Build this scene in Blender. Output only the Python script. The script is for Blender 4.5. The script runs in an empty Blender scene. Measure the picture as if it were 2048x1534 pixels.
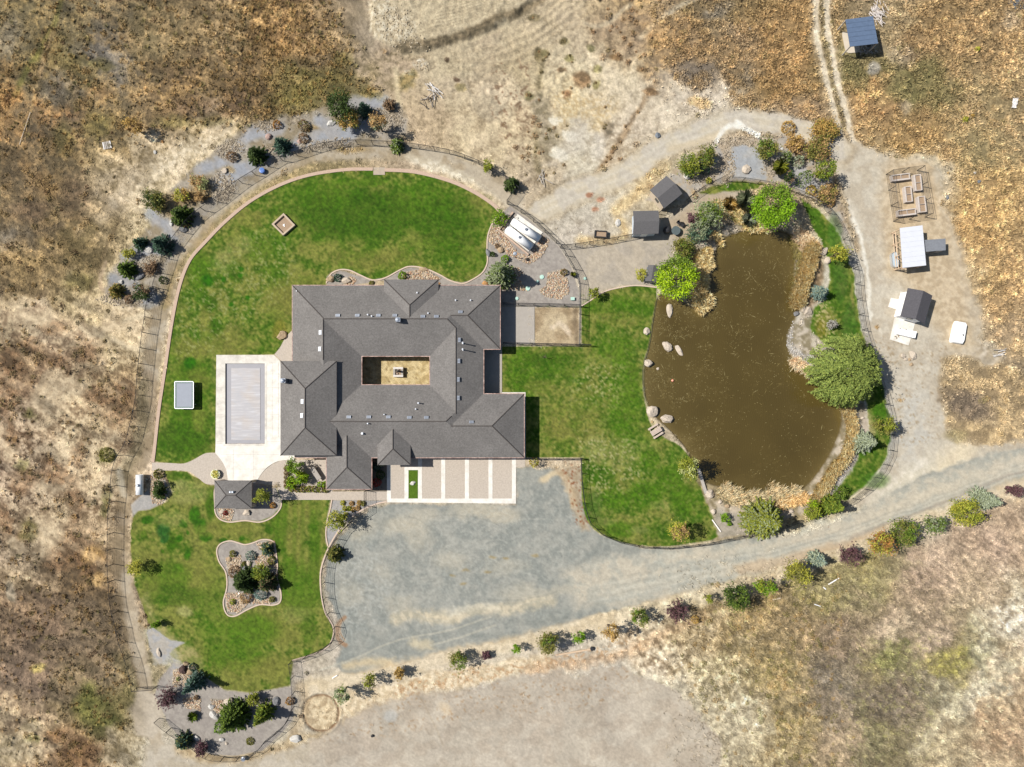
import bpy, bmesh, math, random
import numpy as np
C = bpy.context.scene.collection
SC = bpy.context.scene
R = math.radians
H = 101.0          # height of the drone above the ground
NPY = 830.0         # photograph row straight below the drone (column 1024)
PM = 14.0          # photograph pixels per metre on the ground
# ---------------------------------------------------------------- camera, sky, sun, exposure
cam = bpy.data.cameras.new('camera'); cam.sensor_width = 36; cam.sensor_fit = 'HORIZONTAL'
cam.lens = 36 * H / (2048 / PM); cam.shift_y = (NPY - 767) / 2048; cam.clip_start = 1; cam.clip_end = 3000
co = bpy.data.objects.new('camera', cam); C.objects.link(co); co.location = (0, 0, H)
SC.camera = co
SUN_EL, SUN_AZ = 50.0, 169.5     # elevation; direction TO the sun, measured from +X anticlockwise
w = bpy.data.worlds.new('World'); SC.world = w; w.use_nodes = True
nt = w.node_tree
sky = nt.nodes.new('ShaderNodeTexSky'); sky.sky_type = 'NISHITA'; sky.sun_disc = False
sky.sun_elevation = R(SUN_EL); sky.sun_rotation = R(90 - SUN_AZ)
nt.links.new(sky.outputs[0], nt.nodes['Background'].inputs[0])
nt.nodes['Background'].inputs[1].default_value = 0.062
sl = bpy.data.lights.new('sun', 'SUN'); sl.energy = 4.6; sl.angle = R(0.5); sl.color = (1.0, 0.955, 0.9)
so = bpy.data.objects.new('sun', sl); C.objects.link(so)
so.rotation_euler = (0, R(90 - SUN_EL), R(SUN_AZ))
SC.view_settings.view_transform = 'Standard'; SC.view_settings.look = 'None'
SC.view_settings.gamma = 1; SC.view_settings.exposure = 0.62
KA = 0.52          # displayed value (linear) -> base colour at this exposure
# ---------------------------------------------------------------- helpers
rnd = random.Random(7)
rng = np.random.default_rng(11)
def X(px, z=0.0): return (px - 1024) / PM * (H - z) / H
def Y(py, z=0.0): return (NPY - py) / PM * (H - z) / H
def P(px, py, z=0.0): return (X(px, z), Y(py, z), z)
def lin(c):
    c = np.asarray(c, float) / 255.0
    return np.where(c <= 0.04045, c / 12.92, ((c + 0.055) / 1.055) ** 2.4)
def alb(r, g, b, k=1.0): return tuple(float(v) for v in np.clip(lin((r, g, b)) * KA * k, 0.001, 0.92))
def _h(ix, iy, s):
    n = (ix.astype(np.int64) * 374761393 + iy.astype(np.int64) * 668265263 + s * 974634777) & 0xffffffff
    n = ((n ^ (n >> 13)) * 1274126177) & 0xffffffff
    return ((n ^ (n >> 16)) & 0xffff) / 65535.0
def vnoise(x, y, s=0):
    ix, iy = np.floor(x), np.floor(y); fx, fy = x - ix, y - iy
    fx = fx * fx * (3 - 2 * fx); fy = fy * fy * (3 - 2 * fy)
    a, b = _h(ix, iy, s), _h(ix + 1, iy, s); c, d = _h(ix, iy + 1, s), _h(ix + 1, iy + 1, s)
    return (a * (1 - fx) + b * fx) * (1 - fy) + (c * (1 - fx) + d * fx) * fy
def fbm(x, y, per, octv=4, s=0, gain=0.5):
    t = np.zeros_like(x, dtype=float); amp = 1.0; tot = 0.0; f = 1.0 / per
    for o in range(octv):
        a = 0.6 + o * 1.3
        u = x * math.cos(a) - y * math.sin(a); v = x * math.sin(a) + y * math.cos(a)
        t += amp * vnoise(u * f + 31.7 * o, v * f - 17.3 * o, s + o * 7); tot += amp; amp *= gain; f *= 2.03
    return t / tot
def ss(a, b, x):
    t = np.clip((x - a) / (b - a), 0, 1); return t * t * (3 - 2 * t)
def smooth(pts, closed=True, n=5):
    p = [tuple(q) for q in pts]; m = len(p); out = []
    rngi = range(m) if closed else range(m - 1)
    for i in rngi:
        if closed: a, b, c, d = p[i - 1], p[i], p[(i + 1) % m], p[(i + 2) % m]
        else: a, b, c, d = p[max(i - 1, 0)], p[i], p[i + 1], p[min(i + 2, m - 1)]
        for k in range(n):
            t = k / n
            out.append(tuple(0.5 * (2 * b[j] + (c[j] - a[j]) * t + (2 * a[j] - 5 * b[j] + 4 * c[j] - d[j]) * t * t
                              + (3 * b[j] - a[j] - 3 * c[j] + d[j]) * t ** 3) for j in (0, 1)))
    if not closed: out.append(p[-1])
    return out
def tag(o, label=None, cat=None, group=None, kind=None):
    if label: o['label'] = label
    if cat: o['category'] = cat
    if group: o['group'] = group
    if kind: o['kind'] = kind
    return o
def empty(name, loc=(0, 0, 0), rz=0.0, label=None, cat=None, group=None):
    o = bpy.data.objects.new(name, None); C.objects.link(o); o.location = loc; o.rotation_euler = (0, 0, rz)
    o.empty_display_size = 0.2
    return tag(o, label, cat, group)
def link(name, me, mat, parent=None):
    if mat and not me.materials: me.materials.append(mat)
    o = bpy.data.objects.new(name, me); C.objects.link(o)
    if parent: o.parent = parent
    return o
def npmesh(name, V, F, mat=None, parent=None, col=None, smoothf=False):
    """V n x 3, F m x k (all faces k corners); col n x 3 per vertex."""
    V = np.ascontiguousarray(V, np.float32); F = np.ascontiguousarray(F, np.int32)
    me = bpy.data.meshes.new(name); k = F.shape[1]
    me.vertices.add(len(V)); me.vertices.foreach_set('co', V.ravel())
    me.loops.add(F.size); me.loops.foreach_set('vertex_index', F.ravel())
    me.polygons.add(len(F)); me.polygons.foreach_set('loop_start', np.arange(0, F.size, k, dtype=np.int32))
    if smoothf: me.polygons.foreach_set('use_smooth', np.ones(len(F), bool))
    me.update(calc_edges=True)
    if col is not None:
        a = me.attributes.new('Col', 'FLOAT_COLOR', 'POINT')
        cc = np.ones((len(V), 4), np.float32); cc[:, :3] = col
        a.data.foreach_set('color', cc.ravel())
    return link(name, me, mat, parent)
class MB:
    """collects boxes, prisms, tubes, and links them as one mesh object"""
    def __init__(s): s.v = []; s.f = []; s.m = []
    def add(s, v, f, m=0):
        o = len(s.v); s.v += [tuple(q) for q in v]; s.f += [tuple(i + o for i in q) for q in f]; s.m += [m] * len(f)
    def box(s, cx, cy, cz, sx, sy, sz, rz=0.0, m=0):
        c, n = math.cos(rz), math.sin(rz); v = []
        for dz in (-.5, .5):
            for dx, dy in ((-.5, -.5), (.5, -.5), (.5, .5), (-.5, .5)):
                x, y = dx * sx, dy * sy; v.append((cx + x * c - y * n, cy + x * n + y * c, cz + dz * sz))
        s.add(v, [(3, 2, 1, 0), (4, 5, 6, 7), (0, 1, 5, 4), (1, 2, 6, 5), (2, 3, 7, 6), (3, 0, 4, 7)], m)
    def prism(s, pts, z0, z1, m=0):
        n = len(pts); ar = sum(pts[i][0] * pts[(i + 1) % n][1] - pts[(i + 1) % n][0] * pts[i][1] for i in range(n))
        if ar < 0: pts = pts[::-1]
        v = [(p[0], p[1], z0) for p in pts] + [(p[0], p[1], z1) for p in pts]
        s.add(v, [tuple(range(n - 1, -1, -1)), tuple(range(n, 2 * n))] + [(i, (i + 1) % n, n + (i + 1) % n, n + i) for i in range(n)], m)
    def tube(s, pts, r, n=6, m=0, r1=None, caps=True):
        k = len(pts); v = []
        for i, p in enumerate(pts):
            a = pts[max(i - 1, 0)]; b = pts[min(i + 1, k - 1)]
            d = np.array(b, float) - np.array(a, float); d /= (np.linalg.norm(d) + 1e-9)
            u = np.cross(d, (0, 0, 1)) if abs(d[2]) < .9 else np.cross(d, (1, 0, 0)); u /= np.linalg.norm(u); w_ = np.cross(d, u)
            rr = r if r1 is None else r + (r1 - r) * i / max(k - 1, 1)
            for j in range(n):
                t = 2 * math.pi * j / n; v.append(tuple(np.array(p) + (u * math.cos(t) + w_ * math.sin(t)) * rr))
        f = [(i * n + j, i * n + (j + 1) % n, (i + 1) * n + (j + 1) % n, (i + 1) * n + j) for i in range(k - 1) for j in range(n)]
        if caps: f += [tuple(range(n))[::-1], tuple((k - 1) * n + j for j in range(n))]
        s.add(v, f, m)
    def beam(s, a, b, wd, m=0): s.tube([a, b], wd * .7, 4, m)
    def lathe(s, cx, cy, prof, n=16, m=0):
        v = [(cx + r * math.cos(2 * math.pi * j / n), cy + r * math.sin(2 * math.pi * j / n), z) for r, z in prof for j in range(n)]
        f = [(i * n + j, i * n + (j + 1) % n, (i + 1) * n + (j + 1) % n, (i + 1) * n + j) for i in range(len(prof) - 1) for j in range(n)]
        f += [tuple(range(n))[::-1], tuple((len(prof) - 1) * n + j for j in range(n))]
        s.add(v, f, m)
    def build(s, name, mats, parent=None, smoothf=False):
        me = bpy.data.meshes.new(name); me.from_pydata(s.v, [], s.f)
        for q in (mats if isinstance(mats, (list, tuple)) else [mats]): me.materials.append(q)
        me.polygons.foreach_set('material_index', s.m)
        if smoothf: me.polygons.foreach_set('use_smooth', [True] * len(s.f))
        me.update()
        o = bpy.data.objects.new(name, me); C.objects.link(o)
        if parent: o.parent = parent
        return o
# ---------------------------------------------------------------- materials
def nodemat(name):
    m = bpy.data.materials.new(name); m.use_nodes = True; t = m.node_tree
    return m, t, t.nodes['Principled BSDF']
def vcolmat(name, ns=3.0, amt=0.25, bump=0.3, rough=0.95, ns2=14.0, amt2=0.25, bumpd=0.05, transl=0.0, spec=0.15):
    m, t, b = nodemat(name); N = t.nodes.new; L = t.links.new
    a = N('ShaderNodeAttribute'); a.attribute_name = 'Col'
    g = N('ShaderNodeNewGeometry')
    n1 = N('ShaderNodeTexNoise'); n1.inputs['Scale'].default_value = ns; n1.inputs['Detail'].default_value = 6; n1.inputs['Roughness'].default_value = .7
    n2 = N('ShaderNodeTexNoise'); n2.inputs['Scale'].default_value = ns2; n2.inputs['Detail'].default_value = 3
    L(g.outputs['Position'], n1.inputs['Vector']); L(g.outputs['Position'], n2.inputs['Vector'])
    def mr(src, am):
        q = N('ShaderNodeMapRange'); q.inputs[1].default_value = .3; q.inputs[2].default_value = .7
        q.inputs[3].default_value = 1 - am; q.inputs[4].default_value = 1 + am; L(src, q.inputs[0]); return q
    q1, q2 = mr(n1.outputs[0], amt), mr(n2.outputs[0], amt2)
    mu = N('ShaderNodeMath'); mu.operation = 'MULTIPLY'; L(q1.outputs[0], mu.inputs[0]); L(q2.outputs[0], mu.inputs[1])
    vm = N('ShaderNodeVectorMath'); vm.operation = 'SCALE'; L(a.outputs['Color'], vm.inputs[0]); L(mu.outputs[0], vm.inputs['Scale'])
    L(vm.outputs[0], b.inputs['Base Color']); b.inputs['Roughness'].default_value = rough
    b.inputs['Specular IOR Level'].default_value = spec
    if bump:
        bp = N('ShaderNodeBump'); bp.inputs['Strength'].default_value = bump; bp.inputs['Distance'].default_value = bumpd
        ad = N('ShaderNodeMath'); ad.operation = 'ADD'; L(n1.outputs[0], ad.inputs[0]); L(n2.outputs[0], ad.inputs[1])
        L(ad.outputs[0], bp.inputs['Height']); L(bp.outputs[0], b.inputs['Normal'])
    if transl:
        tr = N('ShaderNodeBsdfTranslucent'); L(vm.outputs[0], tr.inputs[0]); mx = N('ShaderNodeMixShader'); mx.inputs[0].default_value = transl
        L(b.outputs[0], mx.inputs[1]); L(tr.outputs[0], mx.inputs[2]); L(mx.outputs[0], t.nodes['Material Output'].inputs[0])
    return m
def solid(name, c, rough=0.7, amt=0.12, ns=4.0, bump=0.0, metal=0.0, c2=None, spec=0.3, obj=True):
    m, t, b = nodemat(name); N = t.nodes.new; L = t.links.new
    tc = N('ShaderNodeTexCoord')
    n1 = N('ShaderNodeTexNoise'); n1.inputs['Scale'].default_value = ns; n1.inputs['Detail'].default_value = 6; n1.inputs['Roughness'].default_value = .65
    L(tc.outputs['Object'], n1.inputs['Vector'])
    cr = N('ShaderNodeValToRGB'); cr.color_ramp.elements[0].position = .32; cr.color_ramp.elements[1].position = .68
    lo = [v * (1 - amt) for v in c]; hi = [min(v * (1 + amt), .95) for v in (c2 or c)]
    cr.color_ramp.elements[0].color = (*lo, 1); cr.color_ramp.elements[1].color = (*hi, 1)
    L(n1.outputs[0], cr.inputs[0]); L(cr.outputs[0], b.inputs['Base Color'])
    b.inputs['Roughness'].default_value = rough; b.inputs['Metallic'].default_value = metal; b.inputs['Specular IOR Level'].default_value = spec
    if bump:
        bp = N('ShaderNodeBump'); bp.inputs['Strength'].default_value = bump; bp.inputs['Distance'].default_value = .03
        L(n1.outputs[0], bp.inputs['Height']); L(bp.outputs[0], b.inputs['Normal'])
    return m
M_FIELD = vcolmat('field_soil', 1.6, .22, .6, ns2=9, amt2=.28, bumpd=.12)
M_LAWN = vcolmat('lawn_grass', 2.2, .2, .8, ns2=16, amt2=.35, bumpd=.08)
M_GRAVEL = vcolmat('gravel', 5.0, .1, .5, ns2=22, amt2=.22, bumpd=.04)
M_LEAF = vcolmat('foliage', 1.5, .12, 0, rough=.7, ns2=6, amt2=.1, transl=.14, spec=.25)
M_DRY = vcolmat('dry_grass', 1.5, .12, 0, rough=.9, ns2=6, amt2=.1, spec=.1)
M_STONE = vcolmat('stone', 4, .15, .4, rough=.9, ns2=18, amt2=.15, bumpd=.03)
M_BARK = solid('bark', (.13, .095, .065), .95, .3, 12, bump=.5)
M_WHITE = solid('white_paint', (.8, .8, .78), .45, .04, 3)
M_CONC = solid('concrete', alb(236, 229, 214, 1.0), .8, .1, .9, bump=.05, c2=alb(252, 246, 232, 1.05))
M_CONCW = solid('white_concrete', alb(248, 242, 228, 1.05), .8, .09, 1.0, bump=.05, c2=alb(255, 251, 240, 1.12))
M_PAVER = solid('paver', alb(212, 199, 182, 1.05), .9, .13, 5, bump=.2)
M_STUCCO = solid('stucco_wall', (.42, .36, .29), .9, .08, 6, bump=.1)
M_GLASS = solid('window_glass', (.03, .04, .05), .08, .1, 1, spec=.6)
M_DARK = solid('dark_metal', (.025, .025, .027), .45, .1, 8)
M_BLACKWIRE = solid('fence_wire', (.02, .02, .022), .5, .1, 8)
M_WOODG = solid('grey_wood', (.32, .29, .25), .85, .2, 9, bump=.2)
M_WOODT = solid('tan_wood', (.46, .34, .23), .8, .2, 9, bump=.2)
M_GREENL = solid('green_plastic', (.34, .5, .42), .5, .08, 3)
# ================================================================ the ground: one sheet of small faces, coloured by what covers it
ST = 2
gx = np.arange(-60, 2110, ST, dtype=float); gy = np.arange(-60, 1600, ST, dtype=float)
GX, GY = np.meshgrid(gx, gy); NY, NX = GX.shape
N1 = fbm(GX, GY, 60, 5, 1); N2 = fbm(GX, GY, 22, 4, 2); N3 = fbm(GX, GY, 8, 3, 3); N4 = vnoise(GX / 3.1, GY / 3.1, 4)
N5 = fbm(GX + 900, GY, 120, 4, 5)
WX = (fbm(GX, GY, 34, 4, 6) - .5) * 2; WY = (fbm(GX, GY, 34, 4, 7) - .5) * 2
WX2 = (fbm(GX, GY, 9, 3, 8) - .5) * 2; WY2 = (fbm(GX, GY, 9, 3, 9) - .5) * 2
CP = '''60,60,168,142,92,112,100,72,.9;60,200,150,128,88,110,100,82,.9;150,120,142,124,78,105,94,60,.9;210,110,168,142,105,118,110,104,.8;300,60,182,154,112,125,110,80,.8;420,60,184,156,110,118,100,70,.8
560,60,196,158,102,125,98,66,1;640,120,176,148,110,122,102,78,.9;20,220,200,148,86,130,105,70,1;100,230,182,138,88,112,96,74,.9;230,240,172,144,98,115,100,75,.9;350,180,178,144,96,120,98,72,.9
480,180,168,134,90,112,92,66,.9;600,170,152,132,82,105,95,55,.9;690,180,162,137,92,112,100,62,.8;300,320,226,204,172,160,138,100,.35;420,260,220,197,160,150,130,90,.4;250,390,218,198,168,158,138,102,.4
100,330,162,134,94,110,95,72,.9;60,450,167,138,98,115,98,75,.9;150,480,152,128,84,110,95,62,.9;200,440,192,168,128,132,114,82,.7;60,560,177,148,104,125,105,75,.8;180,600,216,194,154,140,120,82,.5
60,640,228,206,178,172,142,118,.4;160,680,222,198,170,150,122,100,.5;250,680,228,206,172,160,136,102,.4;60,740,202,170,132,135,106,82,.7;60,830,218,194,164,122,94,70,.5;160,800,218,196,164,156,124,94,.4
230,790,192,162,124,128,104,80,.8;140,900,216,196,168,140,116,92,.5;40,960,218,194,162,124,98,76,.6;180,990,226,202,172,132,103,76,.6;100,1060,222,200,168,128,104,80,.6;160,1130,168,134,98,110,90,70,.9
40,1130,206,182,150,130,108,82,.6;210,1080,202,174,142,150,126,96,.5;60,1230,162,134,110,120,98,82,.8;160,1260,156,132,108,114,97,82,.8;60,1340,160,134,114,122,102,88,.7;160,1360,150,128,102,112,98,76,.8
200,1420,152,137,88,106,101,56,.9;50,1460,202,180,148,140,118,95,.6;150,1500,178,144,108,124,95,68,.8;260,1480,196,179,152,150,130,96,.5;320,1520,206,193,176,190,176,156,.1
760,60,176,156,132,158,139,114,.05;880,40,207,187,153,190,170,136,.03;980,40,207,187,153,192,172,138,.03;880,130,202,182,148,182,162,130,.04;1000,110,192,170,138,172,152,122,.05;1120,60,202,180,147,182,160,126,.05
780,140,187,162,132,150,130,96,.3;900,200,206,184,152,184,160,126,.1;990,200,220,197,165,188,163,132,.12;860,240,202,175,144,166,142,112,.25;960,290,216,193,157,180,156,122,.3;1060,250,216,192,158,176,148,118,.35
1080,340,196,174,147,150,129,102,.35;1160,130,224,204,171,196,174,140,.15;1220,80,192,165,128,150,126,97,.5;1240,180,224,204,171,198,178,143,.15;1180,220,230,207,168,202,175,130,.2;1180,300,213,200,182,201,184,160,.1
1150,400,207,194,177,190,174,154,.1;1250,280,216,197,168,192,167,133,.2;1350,220,224,203,171,207,183,149,.1;1450,200,224,206,180,202,180,150,.1;1320,60,196,153,96,150,123,94,.9;1400,40,197,157,98,145,118,80,.9
1480,70,192,160,122,160,133,100,.7;1380,140,190,150,98,136,117,99,.9;1480,160,202,155,92,145,116,78,1;1560,60,214,163,92,165,123,67,1;1570,150,217,165,92,165,123,64,1;1600,230,202,158,103,165,131,96,.8
1500,20,192,153,88,140,112,68,1;1700,150,177,152,98,130,118,70,.9;1730,190,234,182,110,182,133,78,.9;1820,150,190,154,97,140,122,68,1;1850,60,207,161,101,160,123,76,1;1780,40,202,168,118,150,126,86,.6
1960,60,214,168,108,165,129,82,.9;1980,200,212,171,113,160,133,86,.9;1830,270,217,168,98,165,126,71,1;1940,300,207,168,108,160,136,86,.9;2000,420,224,181,113,175,136,82,1;1940,470,230,184,113,185,141,82,1
2000,560,224,178,111,180,139,86,1;2000,700,217,178,121,170,139,99,.8;2020,800,202,173,133,150,126,99,.6;1930,780,197,168,128,143,119,90,.8;1960,850,217,178,118,165,131,86,.9;1860,350,216,194,163,197,171,133,.06
1900,520,224,198,158,202,173,131,.12;1780,420,213,200,181,202,184,158,.02;1740,560,213,203,187,202,188,168,.02;1870,600,222,198,161,202,176,136,.08;1900,740,216,202,181,204,186,162,.06;1830,800,217,207,193,206,192,174,.04
1820,880,226,217,203,214,203,187,.02;1850,950,242,225,194,230,212,184,.02;1400,1270,220,193,159,165,136,97,.6;1300,1290,226,203,171,170,141,107,.4;1500,1230,207,173,119,150,123,80,.9;1600,1250,191,158,114,140,116,80,.9
1560,1350,207,173,119,145,126,82,.9;1450,1350,224,201,164,160,139,97,.5;1470,1420,237,218,184,196,172,132,.2;1600,1450,207,178,129,150,129,87,.8;1500,1500,217,195,159,165,139,100,.5;1660,1190,182,162,98,140,126,74,.9
1720,1180,172,157,93,135,121,72,.9;1660,1260,150,121,99,112,90,72,.8;1670,1340,142,124,107,108,94,86,.7;1670,1420,152,132,114,118,103,92,.7;1680,1480,192,163,133,160,133,107,.6;1780,1240,192,165,141,165,139,114,.6
1780,1330,142,127,72,98,89,57,.9;1770,1400,117,101,87,86,74,64,.9;1750,1480,122,114,73,92,84,62,.9;1860,1280,192,163,141,165,136,114,.6;1900,1320,172,153,68,130,121,57,.9;1950,1310,157,152,110,140,130,100,.6
1850,1400,182,170,138,140,129,102,.6;1950,1170,197,171,143,165,141,117,.6;1850,1180,192,163,138,160,133,110,.6;1980,1100,190,161,135,160,133,110,.6;2020,1230,227,211,188,190,166,137,.4;2020,1350,217,188,158,195,161,127,.5
1990,1450,202,168,133,175,139,107,.6;1900,1470,207,188,153,170,146,112,.6;1950,1390,230,211,184,198,172,142,.4;1000,1450,202,192,179,192,181,166,.02;1200,1450,204,195,182,194,184,170,.02;1350,1440,206,195,180,196,185,168,.02
700,1480,200,186,167,186,170,150,.08;850,1400,205,191,174,191,177,158,.06;1250,1370,206,193,177,194,178,158,.1;1100,1380,204,190,173,190,175,156,.08;900,1500,202,192,178,192,182,166,.02;450,1550,206,192,174,192,176,156,.05'''
COL = np.zeros((NY, NX, 3)); CB = np.zeros((NY, NX, 3)); DEN = np.zeros((NY, NX)); WS = np.zeros((NY, NX))
qx = GX + WX * 42; qy = GY + WY * 42
for row in CP.replace('\n', ';').split(';'):
    v = [float(t) for t in row.split(',')]
    wt = 1.0 / (((qx - v[0]) ** 2 + (qy - v[1]) ** 2) / 900.0 + .6) ** 2.2
    WS += wt; DEN += wt * v[8]
    for k in range(3): COL[..., k] += wt * v[2 + k]; CB[..., k] += wt * v[5 + k]
COL /= WS[..., None]; CB /= WS[..., None]; DEN /= WS
STRK = fbm(GX * .35 + GY * .25, GY * 1.1 - GX * .9, 9, 3, 12)       # short streaks, as of lodged grass
mixn = np.clip(ss(.38, .62, .45 * N2 + .3 * N3 + .25 * STRK), 0, 1)
thr = np.clip(DEN, 0, 1) * .9 + .05
mB = ss(.62, .3, N2 * .5 + N3 * .3 + N4 * .2 + (.5 - thr) * .22)
COL = COL * (1 - mB[..., None]) + CB * mB[..., None]
COL *= (1 + (N4 - .5) * .16 + (N3 - .5) * .22 + (N1 - .5) * .12)[..., None]
COL[..., 2] *= 1 - (N5 - .5) * .14
ZH = (N2 - .5) * .16 * DEN + (N3 - .5) * .1 * DEN
CLS = np.zeros((NY, NX), np.int32)
def win(pts, pad):
    xs = [p[0] for p in pts]; ys = [p[1] for p in pts]
    i0 = max(int((min(ys) - pad - gy[0]) / ST), 0); i1 = min(int((max(ys) + pad - gy[0]) / ST) + 2, NY)
    j0 = max(int((min(xs) - pad - gx[0]) / ST), 0); j1 = min(int((max(xs) + pad - gx[0]) / ST) + 2, NX)
    return (slice(i0, i1), slice(j0, j1))
def sdist(x, y, pts, closed):
    d = np.full(x.shape, 1e9); ins = np.zeros(x.shape, bool); n = len(pts)
    for i in range(n if closed else n - 1):
        ax, ay = pts[i]; bx, by = pts[(i + 1) % n]
        ex, ey = bx - ax, by - ay; l2 = ex * ex + ey * ey + 1e-9
        t = np.clip(((x - ax) * ex + (y - ay) * ey) / l2, 0, 1)
        d = np.minimum(d, (x - ax - t * ex) ** 2 + (y - ay - t * ey) ** 2)
        if closed and ay != by:
            c = ((ay > y) != (by > y)) & (x < ex * (y - ay) / (by - ay) + ax); ins ^= c
    d = np.sqrt(d)
    return np.where(ins, -d, d) if closed else d
def poly(pts, soft=3, warp=0, warp2=0, sm=0):
    if sm: pts = smooth(pts, True, sm)
    wd = win(pts, soft + warp + warp2 + 4)
    x = GX[wd] + WX[wd] * warp + WX2[wd] * warp2; y = GY[wd] + WY[wd] * warp + WY2[wd] * warp2
    return wd, ss(soft, -soft, sdist(x, y, pts, True))
def line(pts, width, soft=3, warp=0, warp2=0, sm=4):
    if sm: pts = smooth(pts, False, sm)
    wd = win(pts, width + soft + warp + warp2 + 4)
    x = GX[wd] + WX[wd] * warp + WX2[wd] * warp2; y = GY[wd] + WY[wd] * warp + WY2[wd] * warp2
    return wd, ss(width / 2 + soft, width / 2 - soft, sdist(x, y, pts, False))
def blob(x, y, rx, ry=None, rot=0, soft=.3, warp=6, warp2=2):
    ry = ry or rx; r = max(rx, ry) * (1 + soft)
    wd = win([(x, y)], r + warp + warp2 + 4)
    u = GX[wd] + WX[wd] * warp + WX2[wd] * warp2 - x; v = GY[wd] + WY[wd] * warp + WY2[wd] * warp2 - y
    c, s = math.cos(R(rot)), math.sin(R(rot))
    d = np.sqrt(((u * c + v * s) / rx) ** 2 + ((-u * s + v * c) / ry) ** 2)
    return wd, ss(1 + soft, 1 - soft, d)
def paint(mk, a, b=None, op=1.0, per=None, den=None, z=None, cls=None, lo=.4, hi=.6, grain=.1):
    wd, m = mk; m = m * op
    if b is not None:
        n = {None: N2, 's': N3, 'm': N2, 'l': N1, 'x': N4}[per][wd] if per != 'mix' else (N2[wd] * .6 + N3[wd] * .4)
        t = ss(lo, hi, n)[..., None]; c = np.array(a, float) * t + np.array(b, float) * (1 - t)
    else: c = np.array(a, float) * np.ones(m.shape + (1,))
    c = c * (1 + (N4[wd] - .5) * grain + (N3[wd] - .5) * grain)[..., None]
    mm = m[..., None]; COL[wd] = COL[wd] * (1 - mm) + c * mm
    if den is not None: DEN[wd] = DEN[wd] * (1 - m) + den * m
    if z is not None: ZH[wd] = ZH[wd] * (1 - m) + z * m
    if cls is not None:
        q = CLS[wd]; q[m > .5] = cls; CLS[wd] = q
def bits(mk, c, thr_=.62, op=1.0, seed=3, per=5.0, den=None):
    """speckles of another colour inside a mask"""
    wd, m = mk; n = fbm(GX[wd], GY[wd], per, 2, seed); mm = (m * ss(thr_, thr_ + .08, n) * op)[..., None]
    COL[wd] = COL[wd] * (1 - mm) + np.array(c, float) * mm
    if den is not None: DEN[wd] = np.maximum(DEN[wd], mm[..., 0] * den)
# ---- wild ground
paint(line([(75, 110), (55, 140), (40, 165)], 14, 8, 4), (120, 118, 62), op=.6)
paint(line([(125, 0), (100, 60), (80, 100), (50, 150), (30, 190)], 10, 5, 4), (135, 130, 60), (110, 108, 52), .6)
paint(line([(80, 150), (62, 220), (40, 290)], 3, 1.5, 2), (215, 180, 120), op=.9)
paint(line([(105, 60), (95, 85), (80, 150)], 8, 4, 3), (190, 155, 115), op=.5)
for x, y, rx, ry, rt in [(180, 105, 34, 16, 20), (225, 120, 26, 18, 50), (240, 150, 12, 16, 0), (12, 75, 30, 40, 0), (110, 170, 26, 18, 0), (135, 190, 18, 14, 0), (25, 470, 26, 20, 0), (1430, 30, 30, 12, -30), (1500, 150, 14, 22, 0)]:
    paint(blob(x, y, rx, ry, rt, .9, 22, 14), (158, 152, 148), (116, 110, 104), .5, 's', lo=.3, hi=.7)
for x, y, rx, ry in [(90, 222, 22, 16), (20, 225, 22, 40), (270, 250, 15, 18), (85, 370, 20, 20), (45, 330, 16, 20), (200, 190, 26, 16), (640, 90, 26, 16), (560, 100, 50, 22), (10, 130, 12, 16)]:
    paint(blob(x, y, rx, ry, 0, .9, 20, 12), (208, 162, 100), (165, 124, 78), .5, 's', den=1)
for x, y, rx, ry in [(600, 190, 40, 22), (655, 165, 36, 30), (160, 560, 30, 18), (190, 250, 30, 24), (200, 130, 26, 10), (430, 240, 30, 12), (130, 270, 20, 30), (350, 240, 40, 16), (690, 120, 20, 14)]:
    paint(blob(x, y, rx, ry, 0, .6, 12, 5), (140, 128, 66), (108, 100, 55), .6, 's', den=.9)
for x, y, rx, ry in [(400, 215, 60, 20), (480, 200, 30, 20), (60, 420, 40, 20), (150, 400, 30, 50), (150, 245, 24, 22)]:
    paint(blob(x, y, rx, ry, 0, .6, 12, 5), (138, 110, 88), (108, 88, 72), .55, 's', den=.9)
# pale wash west of the bed, the ruts, the paths
paint(line([(230, 400), (270, 380), (300, 350), (380, 300), (450, 255)], 34, 20, 14, 6), (232, 214, 186), (205, 184, 152), .75, 's', den=.15)
paint(line([(200, 440), (240, 395), (250, 380)], 20, 14, 8, 5), (222, 202, 175), op=.5, den=.2)
paint(line([(120, 768), (75, 790), (90, 755), (110, 735)], 12, 5, 5, 3), (178, 156, 128), op=.8, den=.1)
paint(line([(170, 600), (190, 560), (210, 500), (240, 440)], 6, 3, 3), (120, 100, 72), op=.6)
paint(line([(235, 600), (205, 580), (200, 560), (210, 525)], 8, 3, 3, 2), (214, 184, 150), op=.85, den=0)
for p in [[(205, 600), (225, 612), (250, 618)], [(228, 680), (250, 690), (285, 698)], [(245, 640), (270, 635), (295, 628)], [(160, 655), (185, 668), (205, 672)]]:
    paint(line(p, 9, 5, 5, 4), (246, 226, 192), op=.85, den=0)
for x, y, rx, ry in [(100, 800, 46, 34), (130, 905, 24, 20), (110, 970, 40, 24), (60, 640, 40, 20), (215, 975, 20, 26), (150, 770, 30, 20), (225, 865, 18, 12), (95, 1100, 34, 20), (30, 1090, 24, 20), (210, 655, 40, 14), (80, 1060, 40, 26), (16, 905, 16, 20)]:
    paint(blob(x, y, rx, ry, 0, .5, 16, 6), (226, 204, 172), (206, 182, 150), .8, 's', den=.05)
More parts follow.
